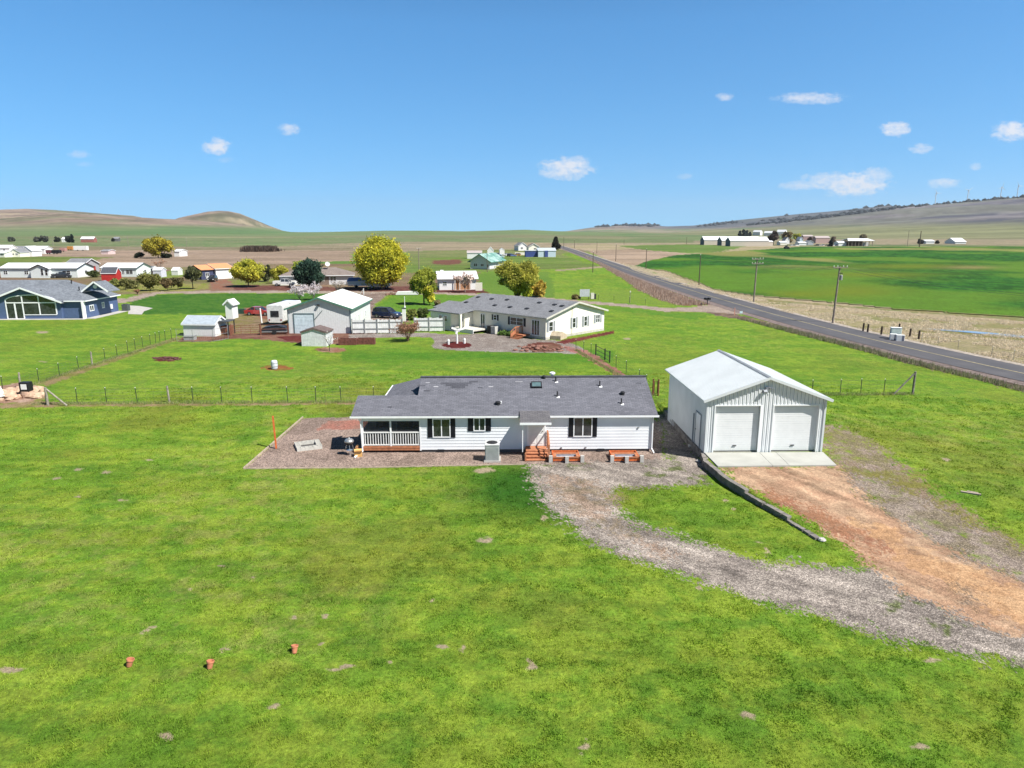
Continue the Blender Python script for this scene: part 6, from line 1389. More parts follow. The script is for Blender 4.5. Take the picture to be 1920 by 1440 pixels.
# ---- fences
fence_line('wire_fence', 'wire fence with green posts running left to right behind the near house', [(88, 758), (318, 754), (640, 754), (830, 753), (1224, 741)], [(88, 758), (145, 756), (200, 755.5), (258, 755), (318, 754.5), (362, 754), (416, 754), (473, 754), (540, 754), (592, 753.5), (640, 753.5), (700, 753), (760, 753), (820, 753), (900, 750), (980, 748), (1060, 746), (1140, 743), (1224, 741)], special=(0, 4))
fence_line('wire_fence', 'wire fence running diagonally away from the left edge to the kennel run', [(-60, 745), (38, 727), (112, 705), (200, 675), (268, 651), (332, 634)], [(-60, 745), (5, 732), (38, 727), (73, 716.5), (112, 705), (148, 692), (173, 684), (197, 675), (220, 668), (240, 660), (254, 655), (268, 651), (282, 646), (292, 643), (300, 640), (310, 638), (322, 635)], special=(2, 6))
fence_line('wire_fence', 'wire fence from the cream house yard down to the rust-red gate', [(1080, 656), (1108, 665), (1117, 667)], [(1080, 656), (1094, 660), (1108, 665)]); fence_line('wire_fence', 'stretch of wire fence between the dark double gate and the rust-red gate', [(1144, 681), (1190, 712), (1224, 740)], [(1155, 690), (1174, 700), (1198, 718), (1212, 729)])
fence_line('wire_fence', 'short wire fence on the lawn right of the metal garage', [(1380, 741), (1523, 740), (1575, 738.5), (1614, 737.5), (1657, 738), (1708, 738)], [(1440, 740.5), (1523, 740), (1575, 738.5), (1614, 737.5), (1657, 738)], wires=4)
fence_line('wire_fence', 'roadside field fence on the dry strip at the right edge', [(1728, 640), (1758, 648), (1796, 655), (1858, 668), (1900, 676), (2000, 700)], [(1728, 640), (1758, 648), (1796, 655), (1858, 668), (1900, 676), (1960, 690)], mpost=M_rustwood, ph=1.1)
fence_line('wire_fence', 'thin wire fence along the far side of the gravel lane', [(1108, 560), (1158, 563), (1200, 568), (1246, 573)], [(1122, 563), (1151, 565), (1180, 568), (1210, 571)], ph=1.2, wires=3)
def brace(label, px, py, dx, H=1.5, m=None):
    p = G(px, py); t = thing('brace_post', label, 'fence post', p, 0); m = m or M_rustwood; MB().tube((0, 0, -.3), (0, 0, H), .1, .09, 9).build('post', m, t); MB().tube((dx, -.1, 0), (0, 0, H - .1), .07, .07, 8).build('diagonal_brace', m, t)
brace('grey timber corner post with a long brace on the lawn right of the garage', 1711, 739, -1.7, 2.0, mat('grey_post', (.22, .20, .18), var=.3)); brace('pale timber corner post with a brace to its right beside the rock heap', 90, 760, 1.6, 1.5)
# ---- roadside boxes and stub posts
p = G(1678, 636); t = thing('utility_cabinet', 'tall pale green utility cabinet beside the road', 'utility box', p, R(-20)); MB().box(-.62, .62, -.4, .4, .0, 1.5).build('cabinet', mat('pale_green_box', (.62, .72, .66), rough=.5), t, bevel=.05); MB().box(-.64, .64, -.42, .42, 1.5, 1.56).build('lid', M_white, t); MB().box(-.635, -.622, -.3, .3, .2, 1.35).build('door', mat('box_door', (.3, .42, .42)), t)
for k, (px, py, w, lb) in enumerate(((1674, 638, .8, 'left white block-shaped pedestal below the tall utility cabinet'), (1687, 640, .95, 'right white pedestal with a dark panel beside the tall utility cabinet'))):
    t = thing('utility_pedestal', lb, 'utility box', G(px, py), R(-20), 'roadside utility pedestals'); MB().box(-w / 2, w / 2, -.3, .3, 0, .85).build('cabinet', M_white, t, bevel=.03); MB().box(w / 2 - .3, w / 2 - .05, -.31, -.302, .05, .8).build('panel', mat('grey_panel', (.2, .2, .24)), t)
for k, (px, py, lb) in enumerate(((1618, 621, 'leftmost dark stub post in the row beside the road'), (1626.5, 623, 'second dark stub post from the left beside the road'), (1652, 627.5, 'dark stub post just left of the utility cabinet'), (1685, 622, 'dark stub post behind the utility cabinet'), (1705.5, 632, 'dark stub post just right of the white pedestals'), (1722, 636, 'rightmost dark stub post in the roadside row'))):
    o = MB().tube((0, 0, -.2), (.03, 0, 1.15), .13, .12, 9).build('stub_post', mat('dark_stub', (.05, .035, .03), rough=.95)); o.location = G(px, py); tag(o, lb, 'post', 'dark stub posts along the road')
# mailboxes, signs, dish trailer
p = G(1326, 571.5); t = thing('mailbox', 'black double mailbox on a post where the gravel lane meets the road', 'mailbox', p, R(20)); MB().cbox(0, 0, 0, .12, .12, 1.0).build('post', M_dark, t)
for x in (-.4, .35): MB().tube((x, -.3, 1.15), (x, .35, 1.15), .22, n=10).build('box', M_blk, t)
o = MB().cbox(0, 0, -.1, .1, .1, 1.3).build('marker_post', mat('red_white_marker', (.62, .30, .22))); o.location = G(1377, 590.5); tag(o, 'thin reddish marker post at the corner of the lane and the road', 'post')
p = G(1389, 591.5); t = thing('small_sign', 'small pale blue sign by the marker post at the lane corner', 'sign', p, 0); MB().cbox(0, 0, -.1, .06, .06, .7).build('post', M_steel, t); MB().cbox(.0, -.05, .35, .5, .03, .4).build('panel', mat('pale_blue_sign', (.55, .68, .72)), t)
p = G(1181, 569); t = thing('lamp_post', 'thin white-headed post beside the gravel lane', 'post', p, 0); MB().tube((0, 0, -.1), (0, 0, 2.2), .05).build('post', M_polel, t); MB().lathe(0, 0, [(.08, 0), (.12, .1), (.1, .3)], 10, 2.15).build('head', M_white, t)
p = G(1096, 561.5); t = thing('signboard', 'grey square board with a dark side beside the lane behind the cream house', 'board', p, R(10)); MB().cbox(0, 0, .6, 2.1, .12, 1.5).build('panel', mat('grey_board', (.42, .45, .47)), t)
for x in (-.9, .9): MB().cbox(x, 0, 0, .1, .1, .6).build('post', M_dark, t)
MB().cbox(1.7, .2, .1, .7, .5, 1.2).build('meter_box', mat('meter_cream', (.6, .58, .5)), t); MB().cbox(2.3, .2, 0, .35, .4, 1.1).build('meter_post', M_dark, t)
o = MB().tube((0, 0, -.2), (0, 0, 1.4), .09, n=8).tube((.0, 0, 1.2), (-.95, 0, 0), .06, n=6).build('gate_brace', M_white); o.location = G(682, 552.5); tag(o, 'white corner brace post where the lane meets the parking gravel', 'post')
o = MB().lathe(0, 0, [(.25, 0), (.16, .15), (.06, .5), (.05, 1.9), (.1, 2.0), (.02, 2.1)], 12).build('garden_lamp', M_white); o.location = G(759, 577.5); tag(o, 'slim white garden ornament post standing on the green lawn', 'ornament')
p = G(758, 602); t = thing('gate_pillar', 'pale square gate pillar with dark cap beside the dark blue SUV', 'pillar', p, 0); MB().cbox(0, 0, 0, .5, .5, 2.0).build('shaft', M_white, t); MB().cbox(0, 0, 2.0, .7, .6, .1).build('cap', M_dark, t)
# ---- houses of the middle distance
M_lightblue = mat('pale_blue_siding', (.50, .60, .66), rough=.65, stripe=(2, .2, .015)); M_greenroof = mat('green_white_roof', (.05, .17, .13), rough=.5, var=.3, vscale=.5, col2=(.46, .58, .54)); M_tin = mat('white_tin_roof', (.72, .73, .75), rough=.5, var=.04)
w1 = gable('mobile_home', 'long pale grey mobile home with white roof and black trim behind the blue house', 'house', G(2, 521), G(146, 521), 8.5, 3.0, 1.35, M_pale, M_tin, over=.3, trim=M_blk, windows=[(.07, 1.3, 1.1, 2.3), (.34, 1.3, 1.1, 2.3), (.86, 2.6, 1.1, 2.3)], doors=[(.50, .95, .4, 2.4, mat('maroon_door', (.25, .06, .05)))], side=[('r', .5, 1.2, 1.1, 2.2)], back_over=.3)
L = (G(146, 521) - G(2, 521)).length; pg_ = MB(); pg_.prism([(L * .43, -.4), (L * .43, 2.8), (L * .55, 4.0), (L * .67, 2.8), (L * .67, -.4)], -1.2, -.01); pg_.build('entry_gable', M_pale, w1)
r = MB(); roof_slab(r, (L * .42, -1.5, 2.85), (L * .42, 2.5, 2.85), (L * .55, 2.5, 4.2), (L * .55, -1.5, 4.2), .1); roof_slab(r, (L * .68, -1.5, 2.85), (L * .68, 2.5, 2.85), (L * .55, 2.5, 4.2), (L * .55, -1.5, 4.2), .1); r.build('entry_roof', M_tin, w1)
f = MB(); f.bar((L * .42, -1.52, 2.78), (L * .55, -1.52, 4.1), .03, .25); f.bar((L * .68, -1.52, 2.78), (L * .55, -1.52, 4.1), .03, .25); f.build('entry_trim', M_blk, w1)
window(w1, L * .56, L * .60, .8, 3.0, -1.2, split=1, fr=.1, grid=2); window(w1, L * .615, L * .655, .8, 2.8, -1.2, split=1, fr=.1, grid=2)
gable('grey_roof_house', 'grey roofed house with a small red annex behind the long mobile home', 'house', G(124, 512), G(158, 512), 9, 3.0, 1.7, mat('grey_house_wall', (.36, .35, .36)), M_greysh, over=.4, ridge='x', base=0)
_l = [o for o in bpy.data.objects if o.name == 'grey_roof_house'][0]; MB().box((G(158, 512) - G(124, 512)).length + .05, (G(158, 512) - G(124, 512)).length + 2.3, -.5, 3, -.2, 2.3).build('red_annex', M_red, _l)
w2 = gable('mobile_home', 'second pale mobile home with white roof and dark green trim beside the red barn shed', 'house', G(191, 519.5), G(257, 519.5), 8.2, 2.9, 1.3, M_pale, M_tin, over=.3, trim=mat('dark_green_trim', (.03, .07, .09)), windows=[(.5, 1.5, 1.0, 2.2), (.8, 2.2, 1.0, 2.3), (.62, 1.0, 1.0, 2.2)], side=[('r', .6, 1.3, 1.0, 2.2)])
rs_ = gable('barn_shed', 'small bright red barn-style shed with dark roof in front of the second mobile home', 'shed', G(191, 527.5), G(213, 528), 3.6, 2.4, 1.5, M_red, mat('charcoal_roof', (.07, .075, .09)), over=.12, base=0, rz=.12)
gable('storage_shed', 'pale lavender storage shed among the trees right of the second mobile home', 'shed', G(288, 520), G(303, 520), 3.4, 2.3, .7, mat('lavender_white', (.58, .57, .64)), M_tin, over=.1, base=0, side=())
gable('storage_shed', 'tiny dark shed touching the end of the second mobile home', 'shed', G(280, 516), G(287, 516), 2.5, 2.3, .6, mat('dark_shed_wall', (.10, .09, .09)), M_greysh, over=.1, base=0)
gable('canvas_tent', 'small white canvas shelter on the grass left of the orange roofed house', 'tent', G(322, 516), G(334, 516), 3.0, 1.6, .9, mat('canvas', (.62, .63, .60)), mat('canvas_top', (.66, .67, .62)), over=.05, base=0)
og = gable('orange_roof_house', 'white-walled house with faded orange roof and dark navy left wing', 'house', G(406, 523.5), G(438, 521.5), 8.0, 3.2, 1.2, M_white, M_orangeroof, over=.4, ridge='x', base=0, back_over=.4)
MB().box(-4.2, -.003, .6, 7.2, -.3, 3.0).build('wing', mat('navy_wing', (.05, .06, .12), stripe=(2, .2, .02)), og); r = MB(); roof_slab(r, (-4.5, .2, 3.0), (-.41, .2, 3.0), (-.41, 4.0, 4.25), (-4.5, 4.0, 4.25)); roof_slab(r, (-.41, 7.6, 3.0), (-4.5, 7.6, 3.0), (-4.5, 4.0, 4.25), (-.41, 4.0, 4.25)); r.build('wing_roof', M_orangeroof, og)
window(og, -3.0, -1.8, 1.0, 2.1, .6, split=2)
rn_ = gable('ranch_house', 'low white ranch house with brown hipped roof behind the dark evergreen', 'house', G(529, 535), G(662, 533), 9.5, 2.7, 1.6, mat('ranch_white', (.60, .60, .62), var=.06), M_brownsh, over=.6, hip=5.0, base=0, windows=[(.55, 1.6, 1.0, 2.2), (.72, 1.6, 1.0, 2.2)], doors=[(.10, 4.6, 0, 2.4, M_white), (.42, 1.0, 0, 2.1, M_brownsh)])
L = (G(662, 533) - G(529, 535)).length; t = MB().box(L * .45, L * .66, -.03, -.001, 0, 2.6).build('brick_front', mat('brown_brick', (.22, .17, .14), var=.25, vscale=6), rn_)
sd = MB(); sd.lathe(0, 0, [(.05, 0), (.32, .06), (.62, .24), (.58, .24), (.28, .08)], 20); o = sd.build('satellite_dish', M_white, rn_); o.location = (L * .64, 3.4, 5.3); o.rotation_euler = (R(70), 0, R(15)); MB().tube((L * .64, 3.7, 3.5), (L * .64, 3.6, 5.3), .05).build('dish_mast', M_steel, rn_)
pw_ = gable('white_roof_house', 'white house with broad pale metal roof and a brown shaded porch', 'house', G(824, 544), G(893, 543), 10.5, 2.9, 1.35, M_white, M_tin, over=.5, base=0, windows=[(.15, 1.0, 1.1, 2.1)])
L = (G(893, 543) - G(824, 544)).length; b = MB(); b.box(L * .40, L * .85, -.04, -.001, .1, 2.5); b.build('porch_wall', mat('porch_orange_brown', (.38, .20, .11), var=.2), pw_); MB().box(L * .40, L * .85, -.7, -.05, -.1, .12).build('porch_floor', M_conc, pw_)
for fx in (.42, .55, .83): MB().cbox(L * fx, -.45, .12, .14, .14, 2.5).build('porch_post', M_white, pw_)
MB().cbox(L * .1, 5, 3.6, .8, .8, 1.0).build('chimney', M_white, pw_)
o = G(898, 545); tag(MB().cbox(o.x, o.y, o.z, 1.6, .3, 1.9).build('gate_pier', M_cream), 'cream stub wall at the right end of the pale roofed house', 'wall')
gh = gable('green_roof_house', 'grey-white gabled house with striped green and white metal roof in the far pasture', 'house', G(882, 504.5), G(919, 504.5), 17, 3.3, 2.4, mat('greywhite_wall', (.62, .63, .66), rough=.7), M_greenroof, over=.9, ridge='y', rz=-.30, L=(G(919, 504.5) - G(882, 504.5)).length * 1.02, trim=M_green, windows=[(.27, 1.5, 1.2, 2.3), (.62, 1.3, 1.2, 2.2), (.9, .8, .8, 2.0)], base=.4)
gable('storage_shed', 'long low white storage shed left of the white domed shed, far pasture', 'shed', G(876, 485), G(903, 485), 5, 3.1, 1.0, M_white, mat('mauve_roof', (.40, .34, .33)), over=.2, base=0)
gable('gambrel_shed', 'tall white barn-shaped shed beside the far utility pole', 'shed', G(914, 482), G(925.5, 482), 5, 3.6, 1.9, M_white, M_tin, over=.1, ridge='y', base=0)
gable('storage_shed', 'small white gable-fronted shed behind the parked cars in the far pasture', 'shed', G(937, 477), G(946, 477), 5, 2.6, 1.2, M_white, M_tin, over=.1, ridge='y', base=0)
gable('far_house', 'small white house with grey roof, left of the pair above the far blue house', 'house', G(972, 470), G(988, 470), 10, 3.6, 2.2, M_white, M_greysh, over=.4, ridge='y', base=0, windows=[(.4, 1.6, 1.2, 2.6)])
gable('far_house', 'cream house with brown roof edge, right of the pair above the far blue house', 'house', G(991, 471), G(1011, 471), 9, 3.2, 2.2, M_cream, M_brownsh, over=.5, ridge='y', base=0, windows=[(.6, 1.6, 1.2, 2.4)])
fb = gable('far_blue_house', 'navy and pale blue mobile home at the end of the far pasture', 'house', G(1009, 482), G(1042, 482), 9, 3.6, 1.3, M_lightblue, mat('bluegrey_roof', (.42, .47, .52)), over=.2, ridge='x', base=0)
MB().box(-6.8, -.003, 1.5, 7.5, -.3, 3.4).build('navy_wing', mat('bright_navy', (.05, .08, .25), var=.2), fb); MB().box(3.6, 5.4, -.4, -.002, -.2, 3.6).build('navy_porch', mat('bright_navy', (.05, .08, .25)), fb); MB().box(-7.0, -.21, 1.3, 7.7, 3.41, 3.6).build('wing_roof', mat('bluegrey_roof', (.42, .47, .52)), fb)
tag(MB().cbox(0, 0, -.2, 10.5, .15, 1.7).build('board_fence', M_cream), 'cream board fence between the yellow vehicle and the far blue house', 'fence').location = G(982, 478)
# parked vehicles
GV = 'vehicles parked in the far yards'
for (px, py, rz, col, kd, nm, lb) in ((57, 520, .1, (.04, .12, .42), 'sedan', 'parked_car', 'bright blue car in front of the long mobile home'), (101, 520.5, 3.0, (.03, .035, .045), 'suv', 'parked_car', 'black car under the entry of the long mobile home'), (118, 521, .1, (.03, .035, .045), 'pickup', 'pickup_truck', 'low black pickup at the right end of the long mobile home'),
    (399, 528, -1.4, (.012, .012, .015), 'suv', 'parked_car', 'black SUV in front of the orange roofed house'), (384, 524, .2, (.72, .72, .70), 'sedan', 'parked_car', 'white car left of the black SUV by the orange roofed house'), (712, 540, .05, (.66, .68, .70), 'pickup', 'pickup_truck', 'silver pickup under the big yellow-green tree'),
    (534, 536, .02, (.72, .72, .70), 'pickup', 'pickup_truck', 'white pickup in front of the white ranch garage'), (934, 480, .1, (.30, .42, .55), 'suv', 'parked_car', 'pale blue vehicle left of the row in the far pasture'), (936, 484, .0, (.50, .65, .68), 'pickup', 'pickup_truck', 'pale turquoise pickup nearest the green roofed house'), (951, 480, .2, (.65, .66, .68), 'sedan', 'parked_car', 'white car in the row behind the far pasture'),
    (956, 481, 1.2, (.015, .018, .04), 'suv', 'parked_car', 'black vehicle left of the yellow one in the far pasture'), (961, 481, .1, (.12, .18, .40), 'sedan', 'parked_car', 'blue car between the black and yellow vehicles in the far pasture'), (969, 480.5, 2.9, (.60, .34, .06), 'suv', 'parked_car', 'yellow vehicle in the far pasture row')):
    car(nm, lb, G(px, py), rz, col, kd, GV)
p = G(672, 539); t = thing('boat', 'blue and white covered boat on a trailer left of the big yellow-green tree', 'boat', p, .1); b = MB(); b.prism([(-3, .8), (-2.8, 1.6), (1.5, 1.7), (3.2, 1.4), (2.2, .7)], -1, 1); b.build('hull', M_white, t); b = MB(); b.prism([(-2.8, 1.61), (-2.2, 2.4), (.2, 2.5), (1.6, 1.71)], -.9, .9); b.build('cover', mat('blue_tarp', (.08, .16, .38)), t); MB().box(-2.5, 2.8, -.8, .8, .45, .6).build('trailer_frame', M_steel, t)
for s_ in (-1, 1): MB().tube((-.5, s_ * .9, .35), (-.5, s_ * 1.1, .35), .35, n=12).build('wheel', M_tyre, t)
p = G(764, 553); t = thing('boat', 'long white upturned boat on the lawn left of the loose yellow tree', 'boat', p, .05); b = MB(); b.prism([(-2.6, .1), (-2.2, .75), (1.8, .85), (2.6, .3), (2.3, .1)], -.8, .8); b.build('hull', M_white, t)
p = G(738, 553); bt = heap('rubble_heap', 'low brown brush heap on the lawn edge left of the white upturned boat', 738, 553, 1.8, 1.2, 22, .45, mat('brown_brush', (.20, .12, .08), var=.3), 8, 'brush heap', .6)

# ---- far left settlement
i_ = 0
for (x0, x1, y, wh, ri, mw, mr, rg, nm, lb) in ((-14, 18, 473, 3.0, 1.8, M_white, M_tin, 'x', 'far_house', 'white roofed house at the far left edge of the settlement'), (18, 38, 482, 2.8, 1.8, M_cream, M_greysh, 'y', 'far_house', 'cream gable-fronted house second from the left in the far settlement'), (-6, 9, 482.5, 2.4, 1.0, M_cream, M_tin, 'x', 'far_house', 'low cream house cut by the left frame edge in the far settlement'),
    (41, 61, 481, 3.4, 2.4, M_white, M_tin, 'y', 'far_house', 'tall white gable-fronted house in the far settlement'), (55, 84, 476, 3.2, 1.6, M_white, M_tin, 'x', 'far_house', 'long white house behind the tall gabled one in the far settlement'), (18, 48, 472, 2.6, 1.2, mat('tan_wall', (.45, .4, .36)), M_greysh, 'x', 'far_house', 'grey roofed house behind the cream gable-fronted one'),
    (116, 127, 454, 4.0, 2.2, M_white, M_tin, 'x', 'farmhouse', 'white farmhouse between dark trees on the far green slope'), (152, 176, 454.5, 4.5, 2.6, mat('dull_red_wall', (.32, .12, .10)), M_tin, 'x', 'far_barn', 'red barn with white roof on the far green slope'), (190, 203, 477, 2.2, .8, mat('pink_white_wall', (.62, .48, .46)), M_greysh, 'x', 'far_shed', 'small pinkish shed alone on the tan field at the far left'),
    (327, 337, 481, 3.0, 1.0, M_white, M_tin, 'x', 'far_shed', 'white shed at the right foot of the isolated yellow tree'), (213, 222, 452.5, 4, 2, mat('dark_barn_wall', (.12, .12, .12)), M_greysh, 'x', 'far_barn', 'small dark barn alone on the far green slope')):
    gable(nm, lb, 'house' if 'house' in nm else nm.split('_')[1], G(x0, y), G(x1, y), 8, wh, ri, mw, mr, over=.3, ridge=rg, base=0, windows=[(.35, 1.6, 1.1, 2.2), (.7, 1.4, 1.1, 2.2)] if 'house' in nm else ())
for (x0, x1, y, h, m, lb) in ((138, 163, 470.5, 3.0, M_white, 'long white trailer at the right of the far settlement'), (126, 136, 469.5, 2.4, mat('orange_body', (.5, .22, .06)), 'small orange trailer beside the long white one'), (86, 96, 476.5, 2.0, mat('maroon_body', (.14, .05, .06)), 'maroon box trailer in the far settlement'), (97, 111, 476.5, 2.0, M_blk, 'dark low trailer in the far settlement'), (112, 122, 472, 2.0, mat('pink_body', (.40, .22, .2)), 'pinkish trailer behind the dark low one')):
    a, b = G(x0, y), G(x1, y); o, rz, L = frame_on(a, b); t = thing('parked_trailer', lb, 'trailer', o, rz, 'trailers in the far settlement'); MB().box(0, L, 0, 2.6, .5, .5 + h).build('body', m, t, bevel=.1)
    for x in (L * .3, L * .7): MB().tube((x, -.05, .4), (x, .25, .4), .4, n=10).build('wheel', M_tyre, t)
# ---- far right farmstead: three long barns
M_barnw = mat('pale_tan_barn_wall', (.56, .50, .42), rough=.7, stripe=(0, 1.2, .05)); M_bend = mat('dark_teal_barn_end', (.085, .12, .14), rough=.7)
for (x0, x1, y, lb) in ((1320, 1362, 459.3, 'leftmost of the three long white-roofed barns beyond the grain field'), (1353, 1425, 460.5, 'middle of the three long white-roofed barns beyond the grain field'), (1369, 1441, 461.8, 'nearest and longest-looking of the three white-roofed barns beyond the grain field')):
    a, b = G(x0, y), G(x1, y); t = gable('long_barn', lb, 'barn', a, b, 15, 5.2, 3.6, M_barnw, mat('bright_barn_roof', (.86, .87, .87), rough=.5), over=.3, ridge='x', base=0, group='long white-roofed barns'); 
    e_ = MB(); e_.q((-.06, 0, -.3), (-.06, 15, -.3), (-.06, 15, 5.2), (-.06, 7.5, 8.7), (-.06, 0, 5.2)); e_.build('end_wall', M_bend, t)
a = G(1441, 461.5); gable('far_shed', 'tan lean shed at the right end of the nearest long barn', 'shed', a, G(1449, 461.5), 8, 4.2, 1.0, M_barnw, M_tin, over=.2, base=0)
for (x0, x1, y, wh, ri, mw, mr, rg, lb) in ((1463, 1475, 459.5, 2.8, 1.2, M_cream, M_tin, 'x', 'low cream house at the left of the far farm village'), (1472, 1480, 457.5, 4.6, 3.0, M_white, M_greysh, 'y', 'tall white gable-fronted house in the far farm village'), (1499, 1505, 456.5, 5.0, 2.6, M_lightblue, M_tin, 'y', 'tall pale blue gabled house in the far farm village'), (1498, 1512, 460, 2.6, 1.0, M_white, M_tin, 'x', 'low white house in front of the pale blue gabled one'), (1514, 1525, 459.5, 3.0, 1.8, mat('grey_wall', (.4, .42, .45)), M_bluesh, 'y', 'grey gable-fronted house in the middle of the far farm village'), (1506, 1524, 450, 6, 2.0, mat('mauve_wall', (.36, .25, .24)), mat('mauve_roof', (.40, .34, .33)), 'x', 'mauve barn behind the far farm village'), (1529, 1555, 456, 6.5, 2.0, mat('rose_wall', (.42, .30, .27)), mat('mauve_roof', (.40, .34, .33)), 'x', 'large rose-brown barn behind the far farm village'), (1572, 1590, 461.3, 3.2, 1.4, M_pale, M_tin, 'x', 'pale green-white shed left of the open hay shed'),
    (1411, 1425, 441.5, 9, 4, M_white, M_tin, 'x', 'distant white building left of the row behind the barns'), (1432, 1452, 442, 7, 4, M_white, M_tin, 'x', 'distant low white building behind the bare brown tree'), (1456, 1472, 441.6, 9, 5, M_white, M_tin, 'x', 'distant white building above the low cream house')):
    gable('far_building', lb, 'building', G(x0, y), G(x1, y), 10, wh, ri, mw, mr, over=.3, ridge=rg, base=0)
a, b = G(1590, 461.5), G(1636, 461.5); o, rz, L = frame_on(a, b); t = thing('hay_shed', 'open-sided hay shed with pale roof and dark interior right of the far farm village', 'shed', o, rz)
r = MB(); roof_slab(r, (-1, -1, 5.2), (L + 1, -1, 5.2), (L - 2, 7, 7.2), (2, 7, 7.2), .3); roof_slab(r, (L + 1, 15, 5.2), (-1, 15, 5.2), (2, 7, 7.2), (L - 2, 7, 7.2), .3); r.build('roof', M_tin, t)
for k in range(8): MB().cbox(.3 + (L - .6) * k / 7, 0, -.2, .4, .4, 5.3).build('post', M_polel, t)
b = MB(); b.box(.5, L * .62, 3, 13, 0, 4.6); b.build('hay_stack', mat('dark_hay', (.10, .07, .05), var=.4), t); MB().box(L * .7, L * .95, 6, 13, 0, 3.6).build('hay_stack', mat('white_hay_wrap', (.5, .5, .5)), t)
rdv = random.Random(9)
for k, px in enumerate((1484, 1489, 1494, 1531, 1537, 1543, 1549, 1561, 1568)):
    c_ = ((.7, .7, .7), (.5, .52, .55), (.75, .75, .72), (.1, .1, .12), (.4, .42, .45), (.65, .62, .6), (.12, .1, .1), (.6, .6, .6), (.2, .22, .25))[k]
    car('parked_car', ['first white', 'second grey', 'third cream', 'first black', 'grey-blue', 'pale beige', 'second black', 'light grey', 'dark slate'][k] + ' vehicle in the row before the far farm village', G(px, 461.2), rdv.uniform(0, 3), c_, 'suv' if k % 2 else 'sedan', 'vehicles by the far farm village', simple=True)
p = G(1475, 467); t = thing('farm_tractor', 'small dark tractor at the edge of the grain field below the farm village', 'tractor', p, .2); MB().box(-1.8, 1.8, -.7, .7, .9, 1.9).build('body', M_dark, t, bevel=.1); MB().box(-1.2, .2, -.7, .7, 1.9, 2.9).build('cab', M_glass, t)
for x, r_ in ((-1.0, .95), (1.3, .6)):
    for s_ in (-1, 1): MB().tube((x, s_ * .75, r_), (x, s_ * 1.2, r_), r_, n=14).build('wheel', M_tyre, t)
gable('far_building', 'white domed shed roof far off on the plain at the right', 'building', G(1791, 457.2), G(1811, 457.2), 20, 2.5, 4, M_pale, M_tin, over=.5, base=0)
gable('far_building', 'tiny white shed row beside the dark trees far right', 'building', G(1736, 457), G(1752, 457), 12, 3, 1.5, M_pale, M_tin, over=.5, base=0)

# ---- utility poles
pole('tall weathered pole with crossarm and transformer standing behind the dry verge, nearest the right edge', 1561, 606, 499, 1.15, .25, .17, True, M_polel, .1)
pole('weathered pole with a wide crossarm by the grain field, second from the right', 1413, 566, 484, 1.25, .1, .17, False, M_polel, .2, 2)
pole('dark bare pole where the grain field meets the bank, third from the right', 1310.5, 534, 478.5); pole('dark pole at the left tip of the grain field', 1211, 505, 467); pole('dark pole on the tan stubble right of the road', 1154.5, 490, 458); pole('dark pole on the pasture side of the road beside the field track', 1111.5, 511, 473)
pole('short distant pole right of the road just beyond the tan stubble', 1119, 475, 452); pole('distant pole right of the road top, near the dark conifer', 1077, 465.5, 450, r=.18); pole('distant pole standing closest to the dark roadside conifer', 1057, 465, 443.5, r=.2); pole('lonely distant pole on the olive plain between road and barns', 1170, 459, 448.5, r=.2); pole('distant pole left of the three long barns', 1287, 458, 444, r=.22)
pole('dark pole in front of the green roofed house', 913.5, 510, 474.5, r=.12); pole('weathered pole rising behind the loose yellow tree', 786, 512, 465.5, 1.0, 0, .16, False, M_polel, .9, 1)
pole('tall thin pale pole above the tan field, left of the brush line', 352, 478, 447, r=.12, m=M_polel); pole('thin pale pole on the far slope left of the white farmhouse', 100, 461, 448, r=.2, m=M_polel); pole('thin pale pole on the far slope near the small dark barn', 241, 463, 442.5, r=.18, m=M_polel)
pole('stout dark pole on the plain right of the hay shed', 1723.5, 463.5, 433, r=.45); pole('slim pole pair member left of the stout dark pole', 1701, 462, 431, r=.25, m=M_polel)
pl_ = [(1561, 606, 501), (1413, 566, 487), (1310.5, 534, 480), (1211, 505, 468), (1154.5, 490, 459)]; w = MB(); P_ = []
for px, py, ty in pl_:
    p = G(px, py); d = px_dir(px, ty); q = math.hypot(p.x, p.y) / math.hypot(d.x, d.y); P_.append(Vector((p.x, p.y, CAMH + d.z * q)))
P_.insert(0, P_[0] + Vector((6, -60, 0)))
for j in (-1, 1):
    for a, b in zip(P_, P_[1:]):
        prev = a + Vector((j, 0, 0))
        for k in range(1, 13):
            u = k / 12; c = a.lerp(b, u) + Vector((j, 0, -1.1 * 4 * u * (1 - u))); w.tube(prev, c, .016, n=3, cap=False); prev = c
tag(w.build('power_line', M_dark), 'pair of thin sagging wires strung between the roadside poles', 'power line')
# ---- wind turbines on the right ridge
for k, (px, lb) in enumerate(((1709, 'leftmost white wind turbine on the right ridge'), (1765, 'second wind turbine from the left on the right ridge'), (1823, 'third wind turbine from the left on the right ridge'), (1852, 'fourth wind turbine from the left on the right ridge'), (1877, 'fifth wind turbine from the left on the right ridge'), (1907, 'wind turbine farthest right on the right ridge'))):
    az = math.atan2((px - 960) / FPX, math.cos(PITCH)) ; rr = 5500; x, y = rr * math.sin(az), rr * math.cos(az); p = Vector((x, y, hz(x, y))); t = thing('wind_turbine', lb, 'wind turbine', p, 0, 'wind turbines on the ridge')
    MB().tube((0, 0, -5), (0, 0, 80), 2.6, 1.6, 10).build('tower', M_white, t); MB().box(-1.8, 1.8, -5, 5, 79, 83).build('nacelle', M_white, t)
    for j in range(3):
        a = j * 2.094 + k * .7; MB().tube((0, -6, 81), (32 * math.cos(a), -6, 81 + 32 * math.sin(a)), 1.6, .4, 6).build('blade', M_white, t)

